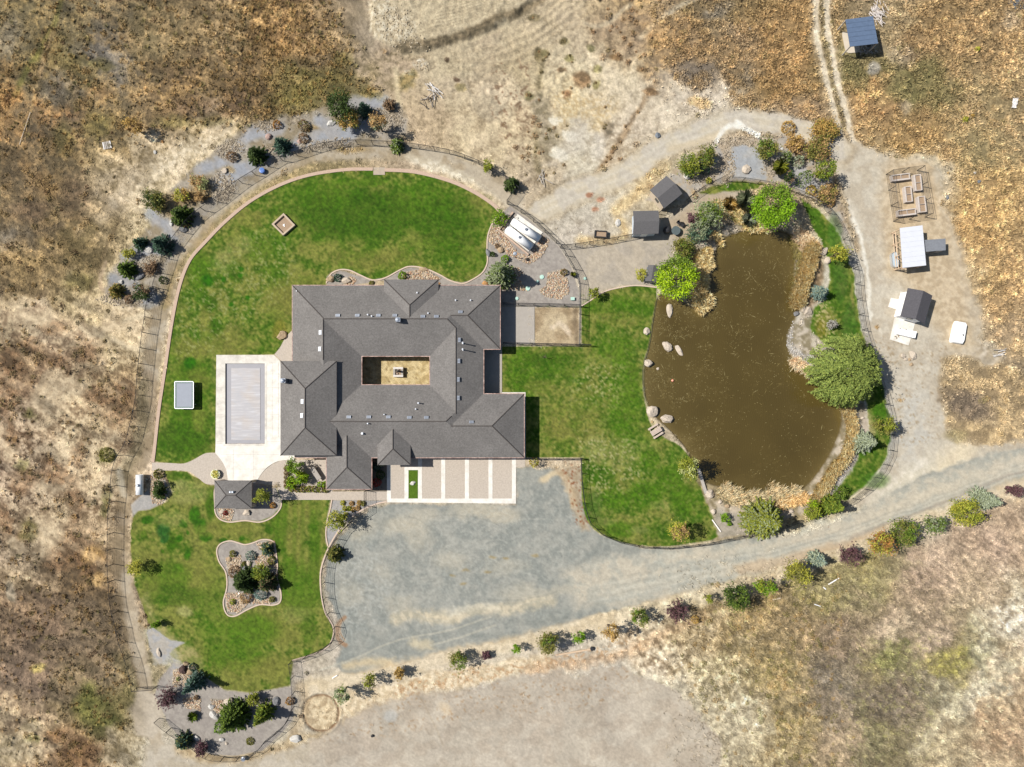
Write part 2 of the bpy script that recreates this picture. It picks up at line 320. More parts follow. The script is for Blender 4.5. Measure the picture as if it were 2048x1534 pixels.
for x, y, rx, ry in [(12, 790, 22, 50), (18, 870, 14, 26), (60, 690, 20, 16), (20, 720, 26, 30), (40, 970, 26, 18), (90, 920, 14, 16), (65, 950, 30, 14), (115, 950, 22, 20), (150, 1010, 22, 34), (110, 1120, 26, 20), (150, 1090, 34, 36), (180, 1120, 30, 30), (195, 790, 30, 20), (250, 790, 24, 26), (160, 910, 14, 30), (135, 960, 18, 16), (50, 1060, 16, 22), (10, 1040, 12, 26), (230, 830, 20, 22), (110, 650, 26, 14), (175, 700, 30, 18), (110, 720, 34, 16)]:
    paint(blob(x, y, rx, ry, 0, .5, 16, 7), (150, 112, 80), (108, 84, 62), .72, 's', den=1.0)
for x, y, rx, ry in [(55, 1060, 16, 22), (45, 930, 14, 14), (212, 912, 18, 16), (215, 985, 10, 12), (208, 1010, 8, 20), (60, 830, 12, 10)]:
    paint(blob(x, y, rx, ry, 0, .5, 8, 5), (120, 116, 62), (96, 92, 54), .75, 's', den=1.0)
paint(blob(185, 1110, 22, 16, 0, .4, 8, 5), (222, 178, 108), (180, 140, 84), .8, 's', den=1)
paint(blob(195, 1158, 16, 14, 0, .4, 8, 5), (226, 186, 120), (180, 140, 84), .8, 's', den=1)
paint(blob(75, 1335, 18, 10, -15, .4, 6, 4), (190, 172, 92), (150, 134, 80), .8, 's', den=1)
paint(blob(22, 1185, 10, 22, -10, .3, 5, 3), (190, 176, 156), (150, 140, 122), .8, 's', den=0)
for x, y, rx, ry in [(180, 1410, 30, 34), (215, 1440, 22, 12), (175, 1380, 14, 20), (60, 1480, 16, 10)]:
    paint(blob(x, y, rx, ry, 0, .5, 10, 6), (132, 132, 62), (98, 102, 46), .7, 's', den=.9)
for x, y, rx, ry in [(30, 1500, 44, 28), (60, 1450, 20, 14)]:
    paint(blob(x, y, rx, ry, 0, .5, 10, 6), (212, 196, 166), (172, 156, 122), .7, 's', den=.4)
for x, y, rx, ry in [(160, 1505, 46, 22), (110, 1470, 20, 10)]:
    paint(blob(x, y, rx, ry, 0, .5, 10, 6), (168, 124, 82), (118, 86, 60), .7, 's', den=1)
# excavated bench and bank at the top
paint(poly([(735, -60), (745, 60), (770, 95), (830, 110), (880, 100), (960, 80), (1030, 40), (1120, -60)], 6, 8, 4), (212, 192, 158), (200, 180, 147), .85, 's', den=0)
bits(poly([(735, 0), (740, 60), (775, 92), (840, 92), (830, 50), (790, 20), (770, -10)], 10, 8, 4), (232, 218, 192), .55, .8, 21, 5)
paint(line([(800, 95), (845, 92), (900, 82), (960, 60), (1000, 35), (1030, 28), (1070, 8), (1110, -20)], 17, 6, 4, 5), (140, 118, 88), (98, 84, 62), .75, 's')
paint(line([(850, 88), (900, 78), (955, 58), (1000, 36)], 4, 2.5, 4, 5), (70, 60, 46), op=.45)
for k in range(9):
    paint(line([(840 + 8 * k, 70 - 8 * k), (900 + 8 * k, 58 - 8.5 * k), (990 + 5 * k, 28 - 7 * k)], 1.6, 1.4, 3, 1), (170, 150, 118), op=.55)
paint(line([(690, -10), (715, 40), (735, 80)], 34, 10, 6, 3), (174, 155, 132), (160, 142, 118), .8, 's', den=0)
for dx in (-8, 0, 8): paint(line([(690 + dx, -10), (712 + dx, 40), (730 + dx, 75)], 2, 1.5, 2), (146, 128, 106), op=.6)
for k in range(7):
    paint(line([(900 + 4 * k, 150 - 9 * k), (1010, 135 - 9 * k), (1100, 85 - 8 * k), (1180, 30 - 9 * k)], 2, 2, 8, 2), (176, 156, 124) if k % 2 else (216, 196, 162), op=.6)
def addz(mk, dz): wd, m = mk; ZH[wd] = ZH[wd] + m * dz
addz(poly([(735, -60), (745, 60), (770, 95), (830, 104), (880, 92), (960, 70), (1030, 32), (1120, -60)], 6, 3, 3), .55)
for k in range(10):
    lp = [(880 + 6 * k, 158 - 10 * k), (960, 150 - 10 * k), (1060, 112 - 9 * k), (1150, 50 - 9 * k)]; addz(line(lp, 3, 2, 5, 2), .09 if k % 2 else -.06)
for k in range(8): addz(line([(830 + 8 * k, 76 - 8 * k), (900 + 8 * k, 64 - 8.5 * k), (990 + 5 * k, 34 - 7 * k)], 2, 2, 2, 2), .08)
for lp in ([(1010, 385), (1100, 330), (1200, 290), (1330, 250)], [(700, 30), (730, 90), (760, 130)], [(1100, 140), (1180, 110), (1260, 70)]):
    for d_ in (-7, 7): addz(line([(x, y + d_) for x, y in lp], 3, 2, 4, 2), -.07)
wd_n = poly([(690, -60), (740, 120), (830, 170), (1000, 240), (1300, 180), (1330, -60)], 20, 10); ZH[wd_n[0]] += wd_n[1] * ((N3[wd_n[0]] - .5) * .22 + (N2[wd_n[0]] - .5) * .3)
for x, y, rx, ry in [(815, 150, 12, 8), (840, 128, 14, 10)]: bits(blob(x, y, rx, ry, 0, .3, 4, 3), (238, 226, 205), .45, .9, 5, 4)
paint(blob(975, 215, 31, 26, 20, .3, 8, 5), (180, 162, 134), (160, 142, 116), .6, 's', den=.1)
for x, y, rx, ry in [(810, 165, 18, 16), (825, 150, 10, 8), (920, 175, 10, 8), (745, 190, 22, 14)]: paint(blob(x, y, rx, ry, 0, .5, 5, 4), (170, 140, 70), (120, 108, 60), .6, 's', den=.9)
paint(line([(790, 140), (795, 175), (800, 210)], 10, 5, 3), (228, 206, 165), op=.7)
# sandy hollow in the middle, weedy strips
paint(line([(1075, 100), (1082, 140), (1078, 220), (1072, 300), (1078, 345)], 12, 5, 6, 4), (152, 134, 98), (120, 106, 76), .7, 's', den=.8)
paint(line([(1078, 200), (1095, 260), (1100, 300)], 34, 10, 8, 5), (168, 152, 128), (140, 126, 100), .7, 's', den=.5)
paint(line([(1310, 165), (1280, 220), (1250, 265), (1225, 310), (1190, 352)], 11, 5, 6, 4), (168, 136, 100), (128, 104, 78), .8, 's', den=.9)
for x, y in [(1110, 240), (1140, 275), (1112, 305), (1125, 310), (1133, 268)]: paint(blob(x, y, 12, 9, 0, .4, 9, 6), (250, 240, 220), op=.8, den=0)
for x, y, rx, ry, c in [(1162, 160, 17, 16, (160, 120, 80)), (1138, 118, 10, 8, (150, 138, 84)), (1196, 140, 9, 8, (160, 148, 90)), (1192, 172, 9, 8, (150, 136, 80)), (1137, 188, 9, 8, (170, 118, 76)), (1122, 143, 10, 6, (140, 110, 78)), (1075, 108, 9, 10, (130, 112, 72)), (1090, 108, 9, 9, (122, 110, 70)), (1126, 84, 9, 7, (150, 136, 96)), (1230, 115, 14, 6, (168, 126, 80)), (1285, 137, 12, 7, (150, 118, 80)), (1305, 82, 9, 9, (150, 120, 64)), (1070, 35, 14, 8, (150, 132, 96)), (1215, 257, 12, 18, (158, 138, 112)), (1180, 95, 8, 7, (152, 142, 92)), (1060, 190, 9, 9, (150, 138, 90)), (895, 118, 5, 5, (105, 80, 62)), (912, 160, 6, 5, (110, 84, 66)), (1300, 183, 14, 8, (165, 122, 78))]:
    paint(blob(x, y, rx, ry, 0, .35, 5, 4), c, tuple(int(q * .72) for q in c), .85, 's', den=1.0)
bits(poly([(985, 120), (1060, 120), (1075, 330), (1020, 300), (985, 240)], 10, 8), (140, 108, 82), .66, .8, 33, 6, .6)
bits(poly([(1100, 180), (1240, 200), (1200, 260), (1120, 250)], 12, 10), (205, 172, 118), .5, .6, 34, 4)
paint(line([(1200, 60), (1240, 45), (1300, 50), (1260, 100)], 40, 18, 10, 5), (178, 148, 118), (140, 118, 96), .6, 's', den=.7)
for pts in [[(1170, 45), (1205, 50), (1260, 10)], [(1280, 75), (1330, 30), (1400, -10)]]: paint(line(pts, 9, 4, 4, 2), (212, 192, 160), op=.7, den=.05)
paint(blob(1400, 205, 24, 11, 5, .3, 4, 3), (246, 206, 140), (220, 178, 116), .9, 's', den=.8)
paint(blob(1490, 205, 26, 14, 0, .4, 6, 4), (202, 158, 96), (160, 124, 80), .8, 's', den=1)
for x, y, rx, ry in [(1350, 60, 60, 26), (1420, 100, 60, 24), (1530, 60, 60, 60), (1340, 100, 40, 30), (1590, 70, 36, 80), (1580, 150, 40, 34), (1545, 130, 50, 30)]:
    paint(blob(x, y, rx, ry, 0, .5, 14, 7), (216, 164, 96), (158, 118, 68), .55, 's', den=1)
for x, y, rx, ry in [(1810, 180, 60, 22), (1870, 190, 60, 26), (1690, 150, 26, 40), (1770, 130, 40, 16), (1840, 150, 50, 20), (1720, 155, 20, 16)]:
    paint(blob(x, y, rx, ry, -10, .5, 14, 7), (150, 132, 74), (118, 108, 56), .6, 's', den=1)
for x, y, rx, ry in [(1735, 185, 40, 20), (1840, 270, 50, 18), (1760, 200, 24, 12), (1960, 390, 60, 50), (1960, 480, 60, 60), (1890, 300, 40, 16)]:
    paint(blob(x, y, rx, ry, 0, .5, 14, 7), (238, 188, 112), (190, 142, 82), .5, 's', den=1)
for x, y, rx, ry in [(1740, 95, 30, 14), (1745, 137, 14, 14), (2020, 40, 20, 20), (1800, 110, 30, 20), (1810, 215, 16, 14)]:
    paint(blob(x, y, rx, ry, 0, .5, 8, 4), (206, 180, 146), (180, 156, 126), .6, 's', den=.15)
paint(blob(1745, 136, 14, 13, 0, .3, 4, 3), (168, 160, 150), op=.8, den=.02)
# two-rut track from the top
TRK = [(1640, -20), (1642, 60), (1655, 130), (1672, 200), (1688, 260), (1700, 300)]
paint(line(TRK, 44, 8, 8, 4), (220, 192, 152), (190, 160, 120), .8, 's', den=.3)
paint(line([(x - 9, y) for x, y in TRK], 11, 3, 2, 2), (236, 214, 182), op=1, den=0)
paint(line([(x + 13, y) for x, y in TRK], 12, 3, 2, 2), (236, 214, 182), op=1, den=0)
paint(line([(x + 2, y) for x, y in TRK[:5]], 7, 3, 3, 3), (160, 136, 84), (130, 110, 70), .8, 's', den=1)
for k in range(3): paint(line([(x + 3 * k - 12, y) for x, y in TRK[:2]], 1.2, 1, 0), (200, 172, 134), op=.6)
# ---- east yard gravel
YARD = [(1655, 290), (1700, 280), (1750, 300), (1790, 320), (1850, 320), (1880, 350), (1885, 390), (1905, 440), (1925, 500), (1930, 560), (1960, 620), (1965, 680), (2010, 720), (1960, 735), (1890, 720), (1880, 770), (1885, 820), (1910, 880), (1990, 890), (2050, 875), (2120, 860), (2120, 960), (1850, 1010), (1700, 1010), (1760, 960), (1790, 880), (1790, 850), (1770, 760), (1740, 690), (1728, 600), (1715, 500), (1690, 430), (1670, 350)]
paint(poly(YARD, 7, 10, 5), (214, 202, 184), (204, 189, 168), .95, 'm', den=.01, cls=3, z=0)
paint(poly([(1780, 310), (1850, 325), (1895, 400), (1925, 520), (1940, 600), (1960, 700), (1900, 700), (1800, 560), (1770, 540), (1760, 400)], 22, 12, 5), (224, 198, 162), (206, 178, 140), .75, 's', den=.04)
paint(poly([(1775, 340), (1865, 325), (1880, 440), (1790, 455)], 6, 4, 2), (224, 192, 150), (208, 178, 138), .6, 's', den=.02)
paint(line([(1708, 440), (1722, 480), (1730, 520), (1737, 580), (1742, 640)], 7, 3, 3, 4), (250, 244, 232), op=.8)
paint(line([(1695, 400), (1705, 430), (1712, 460)], 5, 3, 3, 4), (246, 236, 220), op=.6)
paint(line([(1760, 660), (1770, 700)], 4, 3, 3), (240, 230, 214), op=.5)
paint(line([(1800, 1000), (1850, 970), (1890, 940), (1930, 900)], 46, 16, 12, 6), (246, 226, 190), (236, 216, 184), .8, 'm', den=0)
paint(line([(1770, 1000), (1820, 960), (1850, 930)], 40, 14, 12, 6), (244, 234, 218), (230, 220, 200), .7, 's', den=.02)
paint(blob(1830, 850, 40, 70, 10, .5, 16, 6), (206, 202, 196), (218, 208, 194), .6, 'm')
paint(poly([(1880, 720), (1930, 710), (1990, 730), (2060, 760), (2110, 800), (2110, 860), (2030, 875), (1990, 890), (1930, 885), (1895, 850), (1878, 790)], 8, 12, 6), (206, 170, 116), (160, 130, 88), .9, 'mix', den=.85, cls=0)
paint(blob(1935, 810, 52, 28, 20, .5, 14, 7), (140, 116, 96), (112, 94, 80), .8, 's', den=.6)
paint(blob(1910, 870, 20, 14, 0, .5, 8, 5), (150, 132, 80), op=.6, den=.8)
paint(blob(1980, 700, 26, 18, 20, .5, 8, 5), (206, 190, 170), (184, 164, 136), .8, 's', den=.05)
bits(poly([(1700, 660), (1900, 690), (1900, 870), (1790, 900), (1780, 760)], 10, 8), (172, 146, 110), .7, .6, 41, 5)
for x, y in [(1755, 655), (1793, 668), (1800, 800)]: paint(blob(x, y, 5, 4, 0, .4, 2, 2), (190, 150, 96), op=.8, den=.8)
# pebbled approach, the north path with white patches
NP = [(1080, 420), (1150, 385), (1250, 345), (1330, 295), (1400, 262), (1470, 240), (1540, 245), (1610, 262), (1680, 300)]
paint(line(NP, 58, 8, 10, 6), (186, 160, 122), (168, 142, 106), .45, 's')
paint(line(NP, 44, 6, 6, 4), (212, 201, 187), (220, 206, 184), .97, 'm', den=.0, cls=3, z=0)
for d_ in (-9, 8): paint(line([(x, y + d_) for x, y in NP], 5, 3, 3, 2), (226, 216, 200), op=.6)
paint(line([(1340, 300), (1400, 280), (1450, 262)], 12, 5, 4, 2), (224, 204, 172), op=.8)
paint(line([(1565, 262), (1600, 275), (1640, 285)], 14, 6, 5, 3), (238, 218, 186), op=.8, den=.03)
for pts, wd_ in [([(1428, 290), (1445, 262), (1462, 250)], 9), ([(1470, 250), (1500, 262), (1515, 270)], 11), ([(1475, 243), (1490, 252)], 8)]: paint(line(pts, wd_, 2.5, 2, 2), (254, 248, 238), op=.95)
paint(line([(1652, 298), (1662, 320), (1660, 345)], 12, 4, 4, 3), (232, 212, 184), op=.8)
paint(poly([(1085, 330), (1160, 300), (1180, 240), (1140, 240), (1110, 330)], 12, 12, 5), (210, 198, 184), op=.6, den=.03)
# bed of gravel with junipers east of the sheds
NEB = [(1290, 400), (1330, 360), (1370, 315), (1430, 292), (1500, 275), (1570, 270), (1625, 285), (1655, 320), (1672, 380), (1690, 430), (1700, 470), (1680, 460), (1655, 420), (1610, 390), (1550, 368), (1490, 362), (1430, 365), (1385, 385), (1340, 410)]
paint(poly(NEB, 5, 6, 4), (186, 176, 162), (196, 172, 138), .95, 's', den=.05, cls=4, z=0)
paint(poly([(1462, 295), (1500, 290), (1525, 300), (1535, 335), (1530, 362), (1480, 360), (1450, 345)], 6, 5, 3), (176, 180, 184), (186, 184, 180), .95, 'm', den=0)
paint(poly([(1560, 340), (1600, 330), (1645, 370), (1600, 385), (1570, 365)], 8, 6, 3), (184, 182, 180), op=.85, den=0)
for x, y, rx, ry in [(1455, 330, 14, 34), (1470, 285, 50, 8), (1540, 335, 14, 16), (1395, 350, 30, 18), (1520, 282, 24, 8)]: bits(blob(x, y, rx, ry, 0, .4, 6, 4), (206, 184, 152), .45, .9, 50, 3.5)
paint(line([(1650, 300), (1672, 360), (1690, 430), (1715, 500)], 12, 6, 5, 3), (190, 160, 118), (160, 134, 98), .7, 's', den=.5)
# the dirt court by the sheds, and the gravel path down to it
paint(poly([(1135, 500), (1200, 488), (1262, 478), (1330, 440), (1385, 395), (1440, 380), (1500, 385), (1500, 430), (1450, 430), (1400, 470), (1345, 490), (1335, 560), (1300, 578), (1240, 570), (1200, 585), (1165, 610), (1155, 550)], 4, 4, 2), (190, 178, 164), (200, 186, 168), .95, 'm', den=0, cls=3, z=0)
paint(poly([(1330, 450), (1390, 395), (1440, 385), (1500, 395), (1490, 430), (1420, 440), (1360, 490)], 10, 5, 3), (200, 176, 146), op=.75, den=.02)
paint(line([(1230, 420), (1262, 400), (1290, 370), (1330, 330)], 24, 9, 6, 4), (206, 178, 128), (176, 146, 100), .85, 's', den=.8)
paint(line([(1160, 480), (1210, 482), (1250, 470), (1240, 440)], 16, 7, 5, 4), (212, 184, 132), (184, 152, 104), .8, 's', den=.7)
for x, y in [(1190, 420), (1200, 400), (1178, 390)]: paint(blob(x, y, 7, 5, 0, .4, 3, 2), (172, 112, 82), op=.8, den=.8)
# ---- the ring corridor between the outer fence and the lawn, and the planting strips outside it
RING = [(318, 640), (330, 590), (345, 535), (370, 495), (410, 450), (450, 405), (500, 362), (560, 332), (620, 312), (700, 302), (780, 303), (860, 312), (930, 335), (985, 362), (1030, 395)]
paint(line([(300, 760), (308, 690)] + RING, 34, 6, 5, 3), (196, 182, 162), (180, 162, 136), .95, 'm', den=.08, cls=3, z=0)
paint(line([(330, 610), (345, 560), (380, 505), (440, 440), (490, 400), (560, 360), (620, 335)], 14, 8, 6, 4), (186, 158, 108), (160, 140, 92), .7, 's', den=.5)
paint(line([(820, 315), (880, 335), (940, 360)], 16, 7, 5, 4), (244, 234, 214), (222, 208, 184), .8, 's')
paint(line([(960, 365), (1000, 385), (1060, 440), (1100, 480)], 26, 7, 5, 3), (206, 190, 168), op=.8, den=.03)
paint(line([(300, 760), (296, 850), (285, 920), (255, 950), (245, 1040), (240, 1130), (250, 1210), (275, 1300), (290, 1370)], 30, 6, 5, 3), (184, 164, 138), (164, 144, 116), .92, 'm', den=.15, cls=3, z=0)
paint(line([(285, 770), (285, 830), (275, 890), (255, 930), (240, 960)], 26, 8, 6, 5), (150, 138, 108), (122, 112, 84), .6, 's', den=.6)
paint(line([(240, 945), (245, 990)], 12, 5, 4, 3), (240, 232, 216), op=.75, den=0)
paint(line([(252, 1150), (262, 1230), (285, 1330), (296, 1400), (300, 1440), (320, 1500), (330, 1560)], 26, 6, 5, 3), (206, 190, 168), (194, 176, 152), .9, 'm', den=.05, cls=3, z=0)
paint(poly([(275, 1380), (320, 1390), (330, 1440), (310, 1480), (270, 1470), (262, 1420)], 6, 4, 3), (208, 194, 176), op=.9, den=.02, cls=3, z=0)
paint(poly([(290, 1490), (380, 1490), (470, 1510), (600, 1490), (660, 1470), (700, 1600), (280, 1600)], 8, 6, 3), (206, 194, 178), (196, 182, 162), .9, 'm', den=.02, cls=3, z=0)
for p in [[(590, 1480), (640, 1470), (700, 1430)], [(360, 1500), (420, 1515), (500, 1512), (580, 1490)]]: paint(line(p, 20, 8, 6, 4), (214, 188, 146), (180, 152, 112), .75, 's', den=.4)
# bottom gravel lot
LOT = [(620, 1480), (700, 1430), (800, 1385), (900, 1378), (960, 1375), (1080, 1350), (1160, 1345), (1240, 1330), (1300, 1360), (1345, 1380), (1400, 1420), (1440, 1490), (1460, 1600), (600, 1600)]
paint(poly([(1240, 1330), (1330, 1350), (1440, 1400), (1520, 1440), (1480, 1600), (1300, 1600)], 30, 30, 14), (222, 202, 172), (208, 188, 158), .8, 's', den=.12)
paint(poly(LOT, 7, 18, 8), (205, 194, 179), (196, 183, 167), .9, 'm', den=.02, cls=2, z=0)
bits(poly([(820, 1385), (1260, 1335), (1290, 1380), (1150, 1420), (950, 1440), (700, 1480), (640, 1490)], 14, 8), (176, 146, 112), .68, .6, 61, 5, .25)
paint(blob(780, 1432, 14, 12, 0, .4, 5, 3), (206, 204, 200), op=.8); paint(blob(890, 1415, 16, 9, 30, .4, 5, 3), (226, 206, 178), op=.7)
paint(line([(840, 1395), (870, 1450), (885, 1490)], 3, 2, 2), (178, 162, 140), op=.5)
# parking court of blue-grey gravel
DRV = [(775, 1008), (1032, 1008), (1032, 935), (1160, 935), (1164, 1000), (1180, 1050), (1205, 1072), (1260, 1088), (1330, 1098), (1400, 1092), (1500, 1072), (1600, 1070), (1680, 1040), (1760, 1000), (1850, 950), (1920, 925), (2000, 905), (2120, 880), (2120, 935), (2000, 975), (1900, 1010), (1800, 1040), (1700, 1090), (1600, 1120), (1500, 1150), (1400, 1175), (1320, 1205), (1240, 1215), (1150, 1245), (1080, 1260), (1000, 1285), (900, 1300), (820, 1325), (740, 1345), (690, 1350), (668, 1330), (685, 1280), (680, 1240), (655, 1200), (650, 1150), (655, 1110), (680, 1075), (720, 1035), (750, 1015)]
paint(poly(DRV, 4, 5, 4), (176, 176, 169), (154, 158, 154), .98, 'mix', den=0, cls=2, z=0, lo=.28, hi=.72)
paint(poly([(1130, 1140), (1240, 1110), (1500, 1078), (1700, 1020), (1900, 935), (2120, 880), (2120, 935), (1900, 1010), (1700, 1090), (1500, 1150), (1320, 1205), (1150, 1215)], 16, 12, 5), (214, 204, 186), (200, 196, 183), .9, 'mix')
for p, wd_, o in [([(1340, 1120), (1500, 1100), (1640, 1070), (1800, 1010), (1950, 950), (2110, 900)], 12, .55), ([(1200, 1190), (1400, 1150), (1560, 1120), (1720, 1060), (1880, 985), (2080, 925)], 10, .55)]:
    paint(line(p, wd_, 6, 8, 4), (224, 212, 192), op=o); paint(line([(x, y + 14) for x, y in p], 8, 5, 8, 4), (190, 190, 182), op=.4)
for x, y, rx, ry in [(1330, 1115, 30, 14), (1500, 1100, 26, 10), (1400, 1150, 50, 14), (1330, 1160, 34, 16), (1250, 1180, 46, 18), (1480, 1125, 20, 8)]: paint(blob(x, y, rx, ry, -12, .5, 10, 6), (186, 190, 184), op=.35)
for x, y, rx, ry, o in [(800, 1050, 40, 16, .6), (850, 1030, 30, 14, .5), (840, 1070, 26, 30, .5), (720, 1060, 26, 24, .5), (960, 1020, 60, 14, .7), (1000, 1030, 36, 12, .6), (900, 1120, 30, 18, .45), (1010, 1135, 40, 14, .35), (800, 1210, 30, 18, .4), (700, 1190, 30, 24, .35), (880, 1230, 40, 14, .6), (1050, 1190, 50, 20, .5), (1120, 1180, 30, 12, .5), (760, 1140, 24, 20, .3)]:
    paint(blob(x, y, rx, ry, 0, .6, 14, 7), (212, 202, 182), op=o)
paint(line([(790, 1240), (830, 1230), (900, 1235), (960, 1222), (1040, 1215), (1100, 1200)], 22, 8, 8, 6), (230, 214, 186), (206, 196, 172), .75, 's')
paint(line([(900, 1220), (960, 1215), (990, 1220)], 14, 7, 8, 6), (244, 234, 214), op=.5)
paint(line([(830, 1285), (860, 1290)], 18, 8, 8, 6), (228, 212, 180), op=.7)
paint(line([(690, 1330), (740, 1322), (790, 1330)], 16, 8, 8, 5), (232, 210, 172), op=.75)
bits(poly([(700, 1060), (1150, 950), (1170, 1100), (1100, 1180), (900, 1200), (700, 1220)], 20, 10), (206, 206, 198), .6, .28, 71, 4)
bits(poly([(660, 1100), (760, 1100), (800, 1230), (700, 1280), (655, 1200)], 20, 10), (218, 220, 216), .6, .3, 72, 4)
for x, y in [(930, 1140), (975, 1143), (1010, 1118), (985, 1115), (1070, 1112), (905, 1150), (925, 1168)]: paint(blob(x, y, 7, 3, 0, .5, 3, 3), (170, 146, 96), op=.55)
paint(line([(1085, 960), (1120, 945), (1138, 975), (1148, 1010)], 13, 5, 5, 4), (228, 208, 174), op=.9)
paint(poly([(1090, 925), (1160, 925), (1162, 1010), (1180, 1060), (1160, 1060), (1140, 1000), (1120, 950)], 6, 5, 4), (204, 184, 156), (190, 166, 134), .75, 's')
bits(poly([(1120, 925), (1162, 925), (1166, 1010), (1180, 1060), (1150, 1050), (1140, 980)], 6, 4), (150, 96, 66), .62, .8, 73, 4)
paint(line([(690, 1235), (676, 1250), (676, 1275), (690, 1290)], 8, 2.5, 1, 2), (180, 140, 108), op=.8); paint(line([(683, 1240), (680, 1262), (690, 1280)], 2, 1.2, 1, 1), (214, 176, 140), op=.9)
for k in range(16):
    cx_, cy_, r0, a0 = rnd.uniform(720, 1120), rnd.uniform(1060, 1230), rnd.uniform(60, 170), rnd.uniform(0, 360); lp = [(cx_ + r0 * math.cos(R(a0 + t)), cy_ + .55 * r0 * math.sin(R(a0 + t))) for t in range(0, 80, 10)]
    if all(670 < q[0] < 1160 and 1012 < q[1] < 1290 - (q[0] - 900) * .12 for q in lp):
        paint(line(lp, 1.6, 1.4, 2), (206, 204, 194) if k % 2 else (138, 140, 134), op=.35); paint(line([(x, y + 9) for x, y in lp], 1.6, 1.4, 2), (206, 204, 194), op=.3)
for k in range(7): paint(line([(1180, 1165 + k * 8), (1400, 1122 + k * 7), (1600, 1085 + k * 4), (1800, 1020 + k * 4), (2080, 915 + k * 4)], 2.2, 2, 5), (226, 220, 206) if k % 2 else (176, 172, 160), op=.4)
# tyre lines
for p in [[(640, 1340), (700, 1320), (800, 1280), (900, 1260), (980, 1235)], [(860, 1290), (920, 1275), (990, 1250)]]: paint(line(p, 3, 2, 2), (212, 206, 190), op=.7)
# sandy verge with the row of young trees
VRG = [(620, 1370), (680, 1365), (760, 1350), (860, 1325), (950, 1305), (1050, 1285), (1150, 1262), (1250, 1235), (1350, 1208), (1430, 1190), (1500, 1168), (1600, 1135), (1700, 1100), (1800, 1060), (1900, 1025), (2000, 990), (2110, 955)]
paint(line(VRG, 34, 9, 8, 5), (234, 212, 180), (224, 200, 164), .88, 'm', den=.06, z=0)
paint(poly([(620, 1395), (740, 1375), (860, 1345), (1000, 1320), (1100, 1300), (1110, 1335), (1000, 1360), (930, 1376), (820, 1385), (700, 1430), (640, 1460)], 9, 8, 6), (240, 216, 180), (222, 194, 154), .85, 's', den=.15)
bits(line([(800, 1380), (870, 1365), (950, 1350), (1050, 1335), (1180, 1310), (1280, 1290)], 24, 8, 6), (178, 134, 92), .55, .7, 81, 5, .7)
paint(line([(1060, 1340), (1150, 1325), (1240, 1310), (1330, 1265), (1400, 1230)], 20, 9, 8, 6), (196, 156, 118), (160, 126, 94), .6, 's', den=.7)
paint(poly([(1470, 1130), (1600, 1105), (1700, 1075), (1780, 1050), (1780, 1062), (1700, 1092), (1560, 1135), (1480, 1150)], 6, 6, 4), (214, 184, 150), op=.5)
paint(line([(1700, 1075), (1850, 1020), (1980, 965), (2110, 925)], 4, 3, 5), (170, 158, 146), op=.6)
# ring ditch
wd, m = blob(642, 1426, 36, 36, 0, .02, 2, 1); paint((wd, m), (222, 198, 160), (190, 162, 124), .85, 's', den=.25)
ring = []
for a in range(0, 361, 20): ring.append((642 + 36 * math.cos(R(a)), 1426 + 36 * math.sin(R(a))))
paint(line(ring, 3.5, 1.6, 2, 1), (138, 104, 76), op=.85); addz(line(ring, 4, 2, 2, 1), -.12); addz(line([(642 + (x - 642) * 1.15, 1426 + (y - 1426) * 1.15) for x, y in ring], 4, 2, 2, 1), .1)
paint(line([(600, 1375), (615, 1400), (600, 1440), (590, 1470)], 22, 8, 6, 4), (200, 174, 138), (172, 146, 112), .7, 's', den=.3)
# spot growth in the south-east field
for x, y, rx, ry, c, o in [(1780, 1300, 34, 26, (140, 138, 68), .7), (1800, 1330, 40, 30, (132, 130, 66), .7), (1770, 1390, 44, 46, (96, 80, 70), .7), (1720, 1420, 10, 50, (120, 116, 58), .6), (1740, 1490, 40, 26, (112, 106, 60), .7), (1815, 1400, 18, 40, (104, 76, 66), .6), (1905, 1330, 46, 26, (166, 150, 74), .7), (1920, 1290, 40, 16, (146, 124, 84), .6), (1840, 1370, 36, 16, (86, 74, 66), .6), (1690, 1270, 44, 40, (132, 100, 80), .6), (1670, 1360, 24, 50, (122, 110, 102), .6), (1660, 1165, 60, 34, (168, 152, 82), .75), (1720, 1190, 50, 34, (164, 150, 84), .75), (1780, 1130, 50, 20, (160, 146, 90), .5), (1800, 1260, 44, 30, (196, 168, 140), .6), (1860, 1280, 40, 30, (196, 164, 144), .6), (1960, 1330, 18, 50, (160, 156, 122), .5), (1900, 1400, 34, 40, (188, 182, 150), .5), (1980, 1290, 14, 60, (236, 222, 200), .5), (1960, 1390, 60, 16, (236, 222, 200), .6), (1840, 1170, 50, 30, (166, 130, 106), .5), (1700, 1240, 60, 30, (150, 118, 92), .5)]:
    c = tuple(int(q * .75 + 150 * .25) for q in c); paint(blob(x, y, rx, ry, -32, .35, 26, 22), c, tuple(int(q * .78) for q in c), o, 's', den=.8)
bits(poly([(1700, 1270), (1870, 1270), (1860, 1520), (1690, 1520)], 20, 10), (176, 172, 92), .66, .7, 91, 4)
